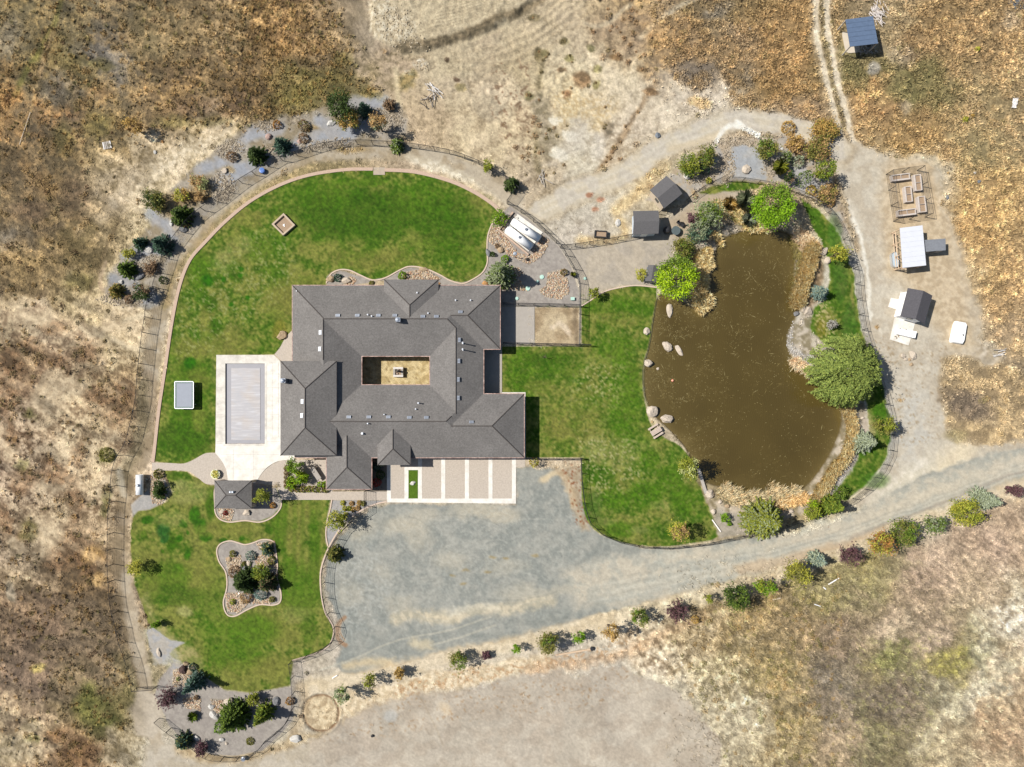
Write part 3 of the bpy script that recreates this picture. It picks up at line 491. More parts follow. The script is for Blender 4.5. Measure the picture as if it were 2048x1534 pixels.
# long scratches of lodged grass, all leaning one way
SS1 = fbm((GX * .8 + GY * .6) * .3, (GY * .8 - GX * .6) * 1.1, 5, 2, 55)
reg = poly([(1400, 1260), (1560, 1200), (1700, 1140), (2120, 1000), (2120, 1600), (1560, 1600), (1500, 1400)], 40, 20)
COL[reg[0]] *= (1 + (SS1[reg[0]] - .5) * .4 * reg[1])[..., None]
reg = poly([(1280, 60), (1340, -60), (2120, -60), (2120, 860), (1980, 860), (1930, 500), (1850, 300), (1500, 200)], 40, 20)
SS2 = fbm((GX * .9 - GY * .45) * .22, (GY * .9 + GX * .45) * .9, 6, 3, 56)
COL[reg[0]] *= (1 + (SS2[reg[0]] - .5) * .4 * reg[1])[..., None]
# ---- lawns
LAWN_N = smooth([(747, 340), (830, 344), (900, 362), (950, 385), (985, 408), (1003, 425), (988, 440), (976, 470), (974, 500), (975, 525), (965, 545), (945, 560), (925, 566), (900, 561), (880, 550), (850, 537), (820, 533), (800, 540), (770, 556), (745, 560), (720, 550), (700, 541), (680, 539), (660, 546), (652, 565)], False, 4) + [(652, 585), (600, 600), (585, 660)] + [(565, 690), (548, 709), (433, 710), (431, 905), (412, 906)] + smooth([(412, 906), (395, 915), (380, 923), (360, 928), (335, 926), (310, 923)], False, 4) + smooth([(310, 923), (309, 900), (318, 820), (330, 740), (345, 640), (360, 570), (380, 520), (410, 485), (450, 445), (500, 403), (560, 370), (620, 350), (690, 341), (747, 340)], False, 4)
LAWN_W = [(326, 941), (372, 943)] + smooth([(372, 943), (395, 956), (412, 968), (430, 972)], False, 4) + [(430, 985), (560, 1000), (661, 998)] + smooth([(661, 998), (655, 1040), (652, 1085), (657, 1100), (645, 1120), (641, 1150), (643, 1190), (651, 1225), (668, 1258), (662, 1285), (640, 1303), (586, 1321)], False, 4) + [(580, 1372), (540, 1378), (500, 1384), (450, 1380), (405, 1350), (380, 1330), (350, 1318), (318, 1290), (298, 1250), (288, 1220), (270, 1170), (262, 1110), (262, 1060), (268, 1022), (300, 1018), (330, 1005), (345, 985), (335, 960)]
LAWN_E = smooth([(1163, 612), (1200, 588), (1230, 577), (1270, 571), (1313, 575)], False, 4) + smooth([(1313, 600), (1305, 640), (1298, 690), (1288, 720), (1285, 770), (1291, 810), (1302, 850), (1330, 876), (1360, 892), (1388, 930), (1405, 985), (1425, 1030), (1436, 1073), (1385, 1086), (1320, 1093), (1250, 1086), (1200, 1067), (1174, 1040), (1164, 1000)], False, 3) + [(1162, 915), (1050, 915), (1050, 790), (1003, 786), (1003, 693), (1163, 692)]
LAWN_P = [(1600, 398), (1640, 423), (1668, 455), (1690, 500), (1705, 550), (1715, 610), (1722, 660), (1738, 710), (1770, 790), (1781, 850), (1782, 880), (1765, 930), (1730, 968), (1690, 1002), (1664, 998), (1690, 950), (1715, 915), (1732, 880), (1738, 850), (1735, 810), (1725, 780), (1700, 700), (1640, 682), (1612, 655), (1620, 620), (1645, 600), (1662, 560), (1655, 520), (1640, 480), (1615, 440)]
LAWN_T = [(1398, 386), (1430, 370), (1470, 362), (1525, 368), (1515, 377), (1490, 380), (1450, 381), (1420, 392)]
GN = fbm(GX, GY, 26, 4, 17); GN2 = fbm(GX * 1.7, GY * .28, 9, 3, 18); GR = fbm(GX, GY, 5, 3, 19)
SPG = (56, 106, 18)
def lawn(pts, cls, soft=1.5, warp=0, dry=.42, stripes=0.0):
    mk = poly(pts, soft, warp, warp * .6); wd, m = mk
    g = np.array([82., 118, 32]); d = np.array([136., 138, 74]); t = ss(dry - .1, dry + .22, GN[wd] * .55 + GR[wd] * .45)[..., None]
    c = g * (1 - t) + d * t; c = c * (1 + (GR[wd] - .5) * .5 + (N4[wd] - .5) * .16 + (GN2[wd] - .5) * stripes)[..., None]
    paint((wd, m), (0, 0, 0), den=0, z=0, cls=cls); COL[wd] = COL[wd] * (1 - m[..., None]) + c * m[..., None] if False else np.where(m[..., None] > 0, COL[wd] + c * m[..., None], COL[wd])
paint_l = lambda x, y, rx, ry, c, o=.7, rot=0, w1=6: paint(blob(x, y, rx, ry, rot, .35, w1, 3), c, op=o, grain=.35)
lawn(LAWN_N, 1, 1.6, 0, .43); lawn(LAWN_W, 1, 2.2, 1.5, .33, .12); lawn(LAWN_E, 1, 1.6, 0, .42); lawn(LAWN_P, 1, 3, 5, .5); lawn(LAWN_T, 1, 3, 4, .5)
LMK = poly([(1010, 590), (1310, 580), (1290, 780), (1300, 860), (1380, 930), (1430, 1070), (1250, 1080), (1175, 1030), (1165, 920), (1055, 910), (1055, 790), (1010, 785)], 6)
DG, LG, DY, PL = (64, 102, 20), (84, 122, 28), (140, 138, 74), (178, 172, 124)
for x, y, rx, ry, c, o in [(720, 430, 130, 50, DG, .75), (850, 400, 60, 30, LG, .5), (900, 450, 60, 60, DG, .6), (940, 520, 26, 26, LG, .4), (640, 390, 60, 26, LG, .5), (400, 540, 22, 40, LG, .7), (420, 610, 14, 18, DG, .8), (430, 655, 14, 16, DG, .8), (520, 500, 30, 24, LG, .5), (378, 800, 40, 110, LG, .6), (365, 880, 50, 30, DG, .7), (410, 870, 14, 60, DG, .4), (500, 440, 26, 20, DY, .6), (450, 520, 26, 26, PL, .35), (480, 490, 22, 18, PL, .4), (560, 600, 34, 40, DY, .7), (460, 690, 40, 30, DY, .65), (380, 700, 40, 24, DY, .7), (400, 760, 22, 24, DY, .5), (410, 650, 12, 40, DY, .5), (400, 840, 16, 26, DY, .5), (760, 520, 90, 22, DY, .5), (850, 490, 60, 12, LG, .3), (650, 500, 60, 16, DY, .3), (600, 560, 30, 14, DY, .6), (560, 660, 16, 22, (160, 136, 70), .5), (470, 480, 10, 30, DY, .5), (720, 365, 60, 8, LG, .6), (560, 420, 30, 10, DG, .5), (470, 540, 16, 22, DG, .45), (540, 540, 20, 12, LG, .5), (960, 400, 22, 14, DY, .5), (430, 740, 8, 40, PL, .2)]:
    paint_l(x, y, rx, ry, c, o)
bits(poly([(360, 560), (560, 430), (600, 560), (440, 700), (350, 720)], 14, 8), (186, 184, 140), .66, .55, 94, 4)
for x, y, r_ in [(415, 560, 12), (480, 551, 5), (484, 537, 5), (448, 560, 5), (496, 595, 4), (462, 610, 5), (380, 725, 12)]: paint_l(x, y, r_, r_, (52, 110, 14), .95, 0, 2)
for x, y, rx, ry, c, o in [(325, 1062, 13, 12, (48, 96, 40), .95), (330, 1080, 9, 8, (48, 96, 40), .9), (366, 1050, 10, 8, SPG, .95), (402, 1052, 12, 16, SPG, .95), (413, 1072, 14, 9, SPG, .95), (346, 1088, 9, 13, DG, .9), (374, 1066, 4, 4, SPG, .95), (356, 1078, 6, 5, SPG, .95), (296, 1036, 12, 9, SPG, .95), (288, 1068, 6, 8, LG, .6), (326, 1102, 5, 4, DG, .8), (374, 1108, 7, 9, SPG, .9), (355, 1136, 11, 10, SPG, .9), (391, 1030, 10, 16, SPG, .9), (310, 960, 0.1, .1, LG, .1), (350, 952, 20, 8, DG, .5), (420, 1010, 10, 30, DG, .8), (482, 1074, 6, 6, SPG, .9), (370, 985, 46, 24, PL, .45), (360, 970, 14, 12, PL, .35), (340, 1040, 36, 16, PL, .3), (560, 1040, 16, 60, LG, .6), (600, 1020, 30, 14, DY, .7), (630, 1080, 10, 60, LG, .6), (590, 1080, 16, 60, DY, .45), (440, 1060, 60, 14, DY, .6), (600, 1180, 40, 50, LG, .6), (560, 1260, 60, 30, DY, .5), (500, 1260, 60, 30, LG, .7), (470, 1310, 60, 30, LG, .6), (480, 1340, 30, 20, DY, .4), (420, 1220, 30, 80, LG, .35), (380, 1160, 50, 40, DY, .5), (330, 1150, 50, 30, LG, .55), (350, 1190, 60, 20, DG, .5), (590, 1230, 30, 16, PL, .3), (300, 1150, 16, 60, DY, .4), (620, 1260, 16, 30, DG, .4), (540, 1060, 8, 10, DG, .8), (447, 1082, 8, 6, SPG, .9), (580, 1130, 14, 18, LG, .6), (540, 1330, 40, 24, DY, .5)]:
    paint_l(x, y, rx, ry, c, o)
for x_ in (556, 572, 590, 606, 622, 638): paint(line([(x_, 1005), (x_ - 2, 1190)], 8, 4, 2), (70, 108, 24), op=.3)
paint_l(370, 1222, 17, 11, PL, .75); paint_l(352, 1240, 16, 10, DY, .3)
for p in [[(395, 1390), (350, 1325), (320, 1290), (300, 1270)]]: paint(line(p, 30, 10, 8, 6), (196, 184, 160), (150, 158, 120), .75, 's')
paint(poly([(280, 1200), (310, 1250), (330, 1290), (370, 1335), (410, 1350), (395, 1310), (340, 1270), (312, 1230), (290, 1190)], 8, 8, 6), (206, 184, 150), (150, 150, 100), .7, 's')
for x, y, rx, ry, c, o in [(1100, 720, 50, 16, DG, .7), (1040, 740, 26, 40, LG, .7), (1110, 860, 20, 26, DY, .6), (1230, 610, 70, 20, LG, .5), (1240, 640, 60, 14, DY, .5), (1230, 700, 40, 30, LG, .5), (1250, 800, 30, 100, LG, .7), (1080, 770, 30, 16, DY, .5), (1150, 840, 60, 50, DY, .5), (1180, 780, 24, 12, DY, .5), (1190, 900, 20, 30, PL, .45), (1240, 910, 40, 30, PL, .3), (1200, 950, 30, 20, DG, .6), (1230, 1000, 30, 20, LG, .8), (1290, 990, 36, 26, LG, .9), (1340, 960, 26, 30, LG, .8), (1370, 1000, 24, 30, LG, .8), (1300, 920, 20, 26, LG, .8), (1240, 1060, 30, 16, LG, .7), (1330, 1060, 40, 16, DG, .5), (1190, 1010, 16, 30, (96, 120, 60), .6), (1320, 1010, 24, 8, PL, .3), (1280, 1060, 20, 8, PL, .4), (1170, 745, 60, 8, DY, .4), (1300, 860, 14, 20, DY, .5), (1110, 740, 40, 8, LG, .4), (1210, 1045, 20, 10, (130, 140, 80), .6), (1295, 890, 16, 10, PL, .2)]:
    paint_l(x, y, rx, ry, c, o)
bits(poly([(1150, 860), (1270, 880), (1300, 960), (1200, 1000), (1165, 960)], 20, 10), (206, 196, 160), .64, .7, 95, 4)
bits(poly([(1160, 725), (1250, 730), (1230, 810), (1140, 800)], 20, 12), (204, 194, 152), .6, .7, 96, 4)
bits(LMK, (170, 168, 112), .66, .35, 93, 5)
bits(LMK, (48, 92, 18), .68, .35, 92, 6)
for k, a in enumerate(range(20, 80, 9)):  # mower arcs in the corner by the garage and at the north lawn's bay
    pts = [(1010 + (28 + k * 16) * math.cos(R(t)) * 1.5, 660 + (28 + k * 16) * math.sin(R(t))) for t in range(10, 80, 10)]
    paint(line(pts, 3.2, 2, 2), (58, 100, 20) if k % 2 else (110, 138, 44), op=.35)
for k in range(5):
    pts = [(930 + (14 + k * 7) * math.cos(R(t)), 528 + (10 + k * 7) * math.sin(R(t))) for t in range(15, 170, 15)]
    paint(line(pts, 2, 1.4, 1), (74, 112, 24) if k % 2 else (126, 140, 56), op=.35)
for x, y, rx, ry, c, o in [(1680, 560, 14, 50, (74, 108, 44), .6), (1668, 470, 14, 40, (84, 124, 50), .6), (1700, 650, 14, 50, (70, 112, 42), .6), (1750, 960, 26, 18, (80, 120, 44), .6), (1760, 830, 12, 30, (70, 118, 24), .6), (1650, 640, 20, 20, (150, 146, 80), .6), (1640, 660, 12, 20, (150, 130, 60), .5), (1705, 590, 4, 26, (180, 160, 110), .6)]:
    paint_l(x, y, rx, ry, c, o)
bits(poly([(1615, 600), (1660, 600), (1680, 690), (1640, 690)], 10, 6), (216, 196, 160), .58, .8, 97, 4)
# ---- pond bank and bed
POND = smooth([(1316, 594), (1307, 640), (1299, 690), (1291, 720), (1288, 765), (1292, 800), (1308, 830), (1340, 862), (1370, 895), (1385, 925), (1400, 955), (1430, 972), (1470, 980), (1510, 990), (1560, 990), (1610, 975), (1645, 935), (1670, 890), (1683, 850), (1682, 810), (1665, 785), (1630, 760), (1603, 735), (1580, 705), (1576, 672), (1590, 640), (1602, 600), (1590, 560), (1590, 510), (1580, 470), (1540, 460), (1490, 460), (1445, 478), (1430, 510), (1424, 545), (1418, 590), (1400, 620), (1370, 605), (1340, 592)], True, 4)
BANK = smooth([(1395, 480), (1430, 455), (1480, 440), (1540, 452), (1590, 455), (1625, 480), (1642, 520), (1648, 560), (1630, 605), (1622, 640), (1625, 690), (1660, 720), (1700, 780), (1725, 800), (1735, 850), (1720, 900), (1690, 950), (1655, 1000), (1600, 1030), (1530, 1040), (1480, 1040), (1440, 1075), (1425, 1030), (1405, 985), (1430, 960), (1500, 975), (1600, 960), (1660, 880), (1670, 800), (1600, 740), (1570, 700), (1575, 640), (1590, 580), (1580, 500), (1540, 470), (1480, 470), (1440, 500), (1430, 600), (1360, 600), (1340, 560), (1375, 520)], True, 3)
paint(poly(BANK, 4, 5, 4), (206, 190, 166), (150, 134, 98), .9, 'mix', den=.1, cls=4, z=0)
paint(line([(1370, 500), (1400, 520), (1405, 560), (1390, 600)], 36, 8, 6, 4), (170, 150, 104), (118, 104, 68), .8, 's')
paint(line([(1590, 480), (1622, 500), (1630, 560), (1610, 600)], 34, 8, 6, 4), (196, 156, 104), (140, 108, 68), .8, 's')
paint(line([(1580, 640), (1576, 680), (1590, 705), (1625, 720)], 17, 4, 3, 4), (204, 200, 192), (174, 168, 156), .85, 's', cls=4)
paint(line([(1590, 640), (1600, 625)], 12, 4, 3, 2), (214, 204, 184), op=.8)
paint(line([(1585, 715), (1610, 740), (1640, 760)], 20, 5, 4, 4), (232, 206, 164), (204, 178, 136), .85, 's', cls=4)
paint(line([(1700, 790), (1712, 840), (1716, 880), (1700, 930), (1670, 975), (1640, 1000)], 15, 4, 4, 4), (208, 202, 196), (180, 168, 152), .8, 's', cls=4)
paint(line([(1730, 830), (1735, 860)], 26, 8, 6, 4), (210, 190, 166), op=.6)
paint(poly([(1435, 1015), (1490, 1030), (1520, 1040), (1510, 1068), (1440, 1076), (1428, 1040)], 4, 4, 3), (194, 182, 164), (180, 170, 150), .85, 's', cls=4)
paint(line([(1406, 960), (1440, 975), (1480, 990), (1520, 1005)], 26, 8, 6, 5), (170, 150, 108), (124, 108, 76), .85, 's', cls=4)
paint(line([(1600, 1000), (1625, 992), (1650, 985)], 18, 5, 5, 4), (234, 226, 210), op=.7)
wd, m = poly(POND, 4, 1.5, 1.5)
COL[wd] = COL[wd] * (1 - m[..., None]) + np.array([88, 74, 42.]) * m[..., None]; DEN[wd] *= 1 - m
dd = sdist(GX[wd], GY[wd], POND, True); ZH[wd] = np.where(dd < 1, -np.clip((1 - dd) / 14 * .55, 0, 1.3), ZH[wd])
q = CLS[wd]; q[m > .5] = 5; CLS[wd] = q
paint(line([(1318, 590), (1306, 640), (1299, 690), (1291, 720), (1288, 765), (1292, 800), (1300, 820)], 5, 2.5, 2, 2), (166, 158, 98), op=.7)
paint(line([(1316, 598), (1305, 645), (1299, 690), (1289, 725), (1287, 768), (1293, 800)], 1.6, .9, 1.5, 1.5), (60, 62, 60), op=.8)
# ---- gravel and cobble beds
GRV, BLU = ((168, 158, 148), (186, 176, 164)), ((160, 164, 172), (176, 176, 178))
BEDS = [
 ([(975, 470), (990, 440), (1003, 428), (1020, 412), (1060, 440), (1095, 470), (1122, 497), (1145, 540), (1160, 590), (1163, 612), (1003, 612), (1000, 572), (880, 572), (850, 560), (770, 560), (700, 572), (652, 575), (655, 552), (680, 540), (720, 551), (745, 560), (770, 556), (800, 541), (820, 534), (850, 538), (880, 550), (905, 562), (925, 566), (945, 560), (965, 545), (975, 525)], GRV, 4),
 ([(433, 970), (430, 985), (430, 1010), (431, 1025), (440, 1038), (460, 1043), (490, 1041), (520, 1043), (545, 1033), (560, 1015), (562, 1003), (553, 975), (505, 965)], GRV, 3),
 ([(434, 1097), (440, 1088), (460, 1082), (475, 1084), (490, 1090), (505, 1085), (525, 1079), (545, 1082), (550, 1100), (555, 1130), (554, 1155), (562, 1185), (560, 1205), (545, 1210), (520, 1209), (495, 1218), (470, 1232), (455, 1228), (447, 1205), (455, 1170), (452, 1145), (437, 1120)], GRV, 3),
 ([(664, 1000), (775, 1001), (745, 1010), (710, 1030), (680, 1062), (660, 1095), (652, 1085), (652, 1050)], ((172, 168, 166), (186, 180, 174)), 3),
 ([(345, 1325), (380, 1330), (405, 1352), (450, 1382), (500, 1386), (540, 1380), (582, 1374), (592, 1400), (585, 1440), (560, 1470), (525, 1502), (470, 1512), (420, 1508), (370, 1490), (338, 1450), (322, 1415), (310, 1390), (318, 1360)], ((166, 156, 146), (182, 172, 160)), 3),
 ([(283, 990), (300, 975), (305, 945), (330, 960), (338, 985), (328, 1003), (300, 1018), (275, 1022), (265, 1035), (262, 1010)], ((176, 172, 166), (190, 184, 176)), 3),
 ([(372, 1285), (345, 1300), (320, 1330), (300, 1300), (292, 1262), (305, 1255), (340, 1280)], ((178, 176, 172), (190, 184, 176)), 3),
]
for pts, (a, b), cl in BEDS: paint(poly(pts, 1.6 if cl == 4 else 1.8, 1, 1), a, b, 1, 's', den=0, z=0, cls=4)
paint(poly([(345, 1325), (310, 1330), (292, 1262), (305, 1255), (345, 1290), (365, 1330), (330, 1370)], 6, 6, 5), (178, 176, 174), (194, 184, 168), .8, 's', den=0)
NWB = [(205, 590), (215, 560), (240, 520), (262, 490), (300, 450), (310, 410), (345, 370), (400, 330), (450, 280), (510, 245), (560, 230), (620, 225), (680, 195), (760, 198), (808, 210), (815, 270), (790, 282), (715, 286), (640, 296), (575, 318), (530, 342), (490, 368), (440, 408), (400, 448), (365, 485), (335, 530), (318, 575), (305, 600), (280, 615), (240, 612)]
paint(poly(NWB, 5, 7, 5), (178, 168, 152), (160, 144, 116), .9, 'mix', den=.12, cls=4, z=0)
for p in [[(400, 340), (450, 320), (500, 270), (540, 262), (560, 255)], [(470, 330), (500, 340), (530, 320)], [(560, 300), (600, 290), (640, 270), (690, 275)], [(700, 205), (740, 205), (770, 200)], [(640, 240), (690, 270), (740, 240)], [(255, 510), (290, 500), (320, 500)], [(225, 560), (250, 560), (270, 570)], [(300, 430), (330, 445), (345, 470)], [(295, 605), (305, 600), (300, 590)], [(440, 370), (470, 350), (500, 330)]]:
    paint(line(p, 24, 7, 7, 4), (168, 172, 180), (178, 176, 176), .85, 'm', den=.03)
for x, y, rx, ry, o in [(620, 290, 26, 12, 1), (530, 250, 20, 12, 1), (445, 375, 20, 26, 1), (240, 600, 40, 12, 1), (460, 300, 26, 18, 1), (300, 530, 26, 20, 1), (680, 290, 30, 12, 1), (590, 240, 18, 10, 1), (780, 230, 26, 30, 1), (370, 385, 30, 14, .8), (365, 455, 18, 20, 1), (550, 300, 20, 12, 1)]:
    bits(blob(x, y, rx, ry, 0, .4, 6, 4), (206, 188, 160), .48, .85 * o, 52, 3.5); bits(blob(x, y, rx, ry, 0, .4, 6, 4), (110, 98, 82), .55, .7 * o, 53, 3.5)
for x, y, rx, ry in [(400, 385, 22, 20), (340, 410, 26, 26), (620, 255, 14, 8), (380, 395, 20, 12), (700, 300, 30, 6), (460, 340, 12, 8)]:
    paint(blob(x, y, rx, ry, 0, .4, 6, 4), (196, 160, 96), (160, 130, 80), .6, 's', den=.9)
COBB = [([(975, 480), (985, 440), (1003, 432), (1012, 445), (1005, 468), (1035, 505), (1060, 512), (1085, 470), (1100, 480), (1080, 515), (1058, 528), (1025, 512), (1000, 500)], (206, 182, 152)),
        ([(1095, 545), (1120, 540), (1135, 560), (1137, 585), (1120, 598), (1088, 592), (1078, 580), (1092, 570)], (212, 194, 166)),
        ([(1015, 535), (1040, 535), (1045, 545), (1035, 555), (1055, 580), (1000, 578), (985, 562), (990, 545)], (208, 186, 154)),
        ([(800, 545), (850, 537), (880, 556), (870, 562), (800, 562)], (210, 188, 152)),
        ([(655, 572), (690, 568), (700, 550), (715, 560), (700, 573)], (206, 180, 146)),
        ([(433, 1015), (468, 1017), (462, 1040), (442, 1036)], (214, 194, 162)),
        ([(450, 1115), (480, 1110), (485, 1135), (465, 1145), (455, 1140)], (214, 194, 162)),
        ([(510, 1110), (548, 1108), (553, 1135), (512, 1130)], (214, 194, 162)), ([(512, 1085), (548, 1082), (550, 1100), (520, 1100)], (214, 194, 162)),
        ([(450, 1185), (480, 1185), (500, 1205), (475, 1225), (455, 1222)], (214, 194, 162)), ([(505, 1195), (550, 1195), (540, 1206), (505, 1206)], (214, 194, 162)),
        ([(345, 1340), (390, 1330), (385, 1370), (345, 1372)], (206, 186, 156)), ([(420, 1398), (460, 1400), (460, 1425), (430, 1425)], (206, 186, 156)),
        ([(298, 950), (325, 955), (332, 985), (322, 1008), (305, 1005), (298, 980)], (212, 190, 158)), ([(365, 1395), (400, 1395), (400, 1420), (370, 1415)], (206, 186, 156))]
for pts, c in COBB: paint(poly(pts, 2, 2, 2), c, tuple(int(v * .8) for v in c), .8, 's', den=0)
# courtyard sand, dog run dirt
paint(poly([(700, 700), (880, 700), (880, 790), (700, 790)], 2), (226, 200, 146), (208, 178, 120), 1, 's', den=0, z=0, cls=0)
bits(poly([(730, 715), (860, 715), (860, 770), (730, 770)], 2), (150, 120, 76), .74, .7, 99, 4)
paint(poly([(1069, 615), (1158, 615), (1158, 691), (1069, 691)], 1.5, 1, 1), (206, 180, 142), (178, 150, 114), 1, 'm', den=0, z=0, cls=0)
paint(blob(1110, 640, 26, 20, 0, .5, 6, 4), (220, 196, 158), op=.7)
paint(line([(1105, 655), (1120, 645), (1140, 668)], 9, 4, 4, 5), (238, 214, 186), op=.8)
paint(line([(1150, 620), (1154, 685)], 9, 4, 3, 3), (130, 108, 84), op=.6)
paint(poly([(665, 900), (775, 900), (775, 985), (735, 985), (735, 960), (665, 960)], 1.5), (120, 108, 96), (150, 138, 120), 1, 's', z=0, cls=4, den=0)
wd, m = poly([(452, 728), (529, 728), (529, 887), (452, 887)], .5); ZH[wd] = ZH[wd] - m * .45
# flat under the buildings and slabs
WR = poly([(-60, -60), (720, -60), (700, 190), (330, 300), (200, 560), (300, 640), (280, 900), (230, 1100), (280, 1400), (260, 1600), (-60, 1600)], 30, 10)
SW1 = fbm((GX * .85 + GY * .5) * .2, (GY * .85 - GX * .5) * .8, 14, 3, 77)
COL[WR[0]] = COL[WR[0]] * (1 + (SW1[WR[0]] - .45) * .7 * WR[1])[..., None] * (1 - WR[1][..., None] * np.array([.13, .15, .18]))
WR2 = poly([(-60, 590), (310, 590), (290, 900), (230, 1160), (-60, 1180)], 20, 14); BR = WR2[1] * ss(.5, .66, SW1[WR2[0]]) * .25
COL[WR2[0]] = COL[WR2[0]] * (1 - BR[..., None]) + np.array([218., 194, 158]) * BR[..., None]; DEN[WR2[0]] *= 1 - BR
SR = poly([(1620, 1150), (1960, 1150), (1960, 1600), (1620, 1600)], 60, 30); COL[SR[0]] = COL[SR[0]] * (1 - .24 * SR[1][..., None]) + np.array([196., 170, 136]) * .24 * SR[1][..., None]
for lp in ([(1700, 1180), (1790, 1230), (1830, 1290), (1800, 1360), (1740, 1420)], [(1640, 1250), (1660, 1350), (1700, 1450), (1760, 1540)]): paint(line(lp, 7, 5, 8, 5), (176, 148, 122), op=.4)
CEN = poly([(720, -60), (745, 190), (830, 260), (1050, 330), (1080, 400), (1330, 260), (1300, 60), (1250, -60)], 30, 14); DEN[CEN[0]] *= 1 - .6 * CEN[1]
paint(blob(1905, 1325, 44, 22, -32, .3, 14, 10), (172, 160, 74), (140, 130, 66), .75, 's', den=.8); paint(blob(1785, 1310, 36, 20, -50, .3, 16, 12), (150, 150, 78), (118, 116, 62), .7, 's', den=.8)
paint(line([(2110, 1290), (2000, 1340), (1930, 1390), (1880, 1440), (1830, 1500)], 20, 12, 12, 10), (232, 216, 188), op=.6, den=.3)
LUM = COL @ np.array([.3, .59, .11]); land = (CLS == 0) * 1.0 + (CLS == 4) * .7 + (CLS == 3) * .5
sat = 1 - (.20 + .14 * ss(1250, 1350, GX) * ss(1000, 900, GY)) * land; COL = LUM[..., None] + (COL - LUM[..., None]) * sat[..., None]; COL[..., 1] += land * 1; COL *= (1 + land * .03)[..., None]
COL[..., 2] *= 1 - .025 * ((CLS == 0) | (CLS == 3)); COL[..., 2] *= 1 - .025 * (CLS == 2); SEW_ = ss(1150, 1350, GX) * ss(1120, 1220, GY) * (CLS == 0); COL *= (1 + (N3 - .5)[..., None] * .5 * SEW_[..., None]); COL[..., 0] *= 1 - .01 * SEW_; COL[..., 2] *= 1 - .01 * SEW_
LT = (CLS == 2) * ss(1300, 1400, GY); COL *= 1 + ((fbm(GX, GY, 44, 4, 88) - .5) * .16 + (fbm(GX, GY, 3, 2, 89) - .5) * .1)[..., None] * LT[..., None]
COL = np.clip(COL, 6, 254)
SCOL = COL.copy()
def smo(a): return a
FAC = 1 + np.clip(DEN, 0, 1) * (CLS == 0) * (.52 - .36 * ss(1250, 1400, GX))
ALB = np.clip(lin(COL) * KA * FAC[..., None] * np.where((CLS == 1)[..., None], np.array([.95, 1.0, .75]), 1.0), .002, .9)
for q_ in ((1680, 60, 1722, 110), (425, 705, 600, 970), (560, 560, 1055, 1010), (300, 900, 460, 975)): DEN[int((q_[1] - gy[0]) / ST):int((q_[3] - gy[0]) / ST), int((q_[0] - gx[0]) / ST):int((q_[2] - gx[0]) / ST)] = 0
# ---- write the sheets: one mesh per kind of cover, sharing the same corner positions
def edge0(a):  # keep the outer rim level
    a[0, :] = a[-1, :] = a[:, 0] = a[:, -1] = 0; return a
ZH = edge0(ZH)
VX = (GX - 1024) / PM; VY = (NPY - GY) / PM
cc = CLS[:-1, :-1]
names = {0: ('ground', M_FIELD), 1: ('lawn', M_LAWN), 2: ('driveway', M_GRAVEL), 3: ('gravel_path', M_GRAVEL), 4: ('gravel_bed', M_GRAVEL), 5: ('pond_bed', M_GRAVEL)}
idx = np.arange(NY * NX).reshape(NY, NX)
def sheet(name, mat, mask, kind='structure'):
    a = idx[:-1, :-1][mask]; b = idx[:-1, 1:][mask]; c = idx[1:, 1:][mask]; d = idx[1:, :-1][mask]
    F = np.stack([a, d, c, b], 1); u, inv = np.unique(F, return_inverse=True)
    V = np.stack([VX.ravel()[u], VY.ravel()[u], ZH.ravel()[u]], 1)
    return tag(npmesh(name, V, inv.reshape(F.shape), mat, None, ALB.reshape(-1, 3)[u], smoothf=True), kind=kind)
for k in (0, 2, 3, 4, 5): sheet(names[k][0], names[k][1], cc == k)
cxx = GX[:-1, :-1]; cyy = GY[:-1, :-1]
lm = cc == 1
for rgn in [(cxx < 1002) & (cyy < 935), (cxx < 800) & (cyy >= 935), (cxx >= 1002) & (cxx < 1460) & (cyy > 450), (cxx >= 1560), (cxx >= 1002) & (cyy <= 450) & (cxx < 1560)]:
    if (lm & rgn).any(): sheet('lawn', M_LAWN, lm & rgn)
    lm = lm & ~rgn
if lm.any(): sheet('lawn', M_LAWN, lm)
# the plain beyond, out to the horizon
mb_v = []; X0, X1, Y0, Y1 = VX[0, 0], VX[0, -1], VY[-1, 0], VY[0, 0]; BG = 1500.
Vp = np.array([(X0, Y0, 0), (X1, Y0, 0), (X1, Y1, 0), (X0, Y1, 0), (-BG, -BG, 0), (BG, -BG, 0), (BG, BG, 0), (-BG, BG, 0)])
tag(npmesh('ground', Vp, np.array([(4, 5, 1, 0), (5, 6, 2, 1), (6, 7, 3, 2), (7, 4, 0, 3)]), M_FIELD, None, np.tile(np.array(alb(190, 160, 118)), (8, 1))), kind='structure')
# water
m_, t_, b_ = nodemat('pond_water'); N_ = t_.nodes.new; L_ = t_.links.new
g_ = N_('ShaderNodeNewGeometry'); na = N_('ShaderNodeTexNoise'); na.inputs['Scale'].default_value = .12; na.inputs['Detail'].default_value = 5
nb = N_('ShaderNodeTexNoise'); nb.inputs['Scale'].default_value = 5; nb.inputs['Detail'].default_value = 5
L_(g_.outputs['Position'], na.inputs[0]); L_(g_.outputs['Position'], nb.inputs[0])
at_ = N_('ShaderNodeAttribute'); at_.attribute_name = 'Col'; mr_ = N_('ShaderNodeMapRange'); mr_.inputs[1].default_value = .3; mr_.inputs[2].default_value = .7; mr_.inputs[3].default_value = .9; mr_.inputs[4].default_value = 1.12
L_(na.outputs[0], mr_.inputs[0]); vv = N_('ShaderNodeVectorMath'); vv.operation = 'SCALE'; L_(at_.outputs['Color'], vv.inputs[0]); L_(mr_.outputs[0], vv.inputs['Scale']); L_(vv.outputs[0], b_.inputs['Base Color']); b_.inputs['Roughness'].default_value = .1
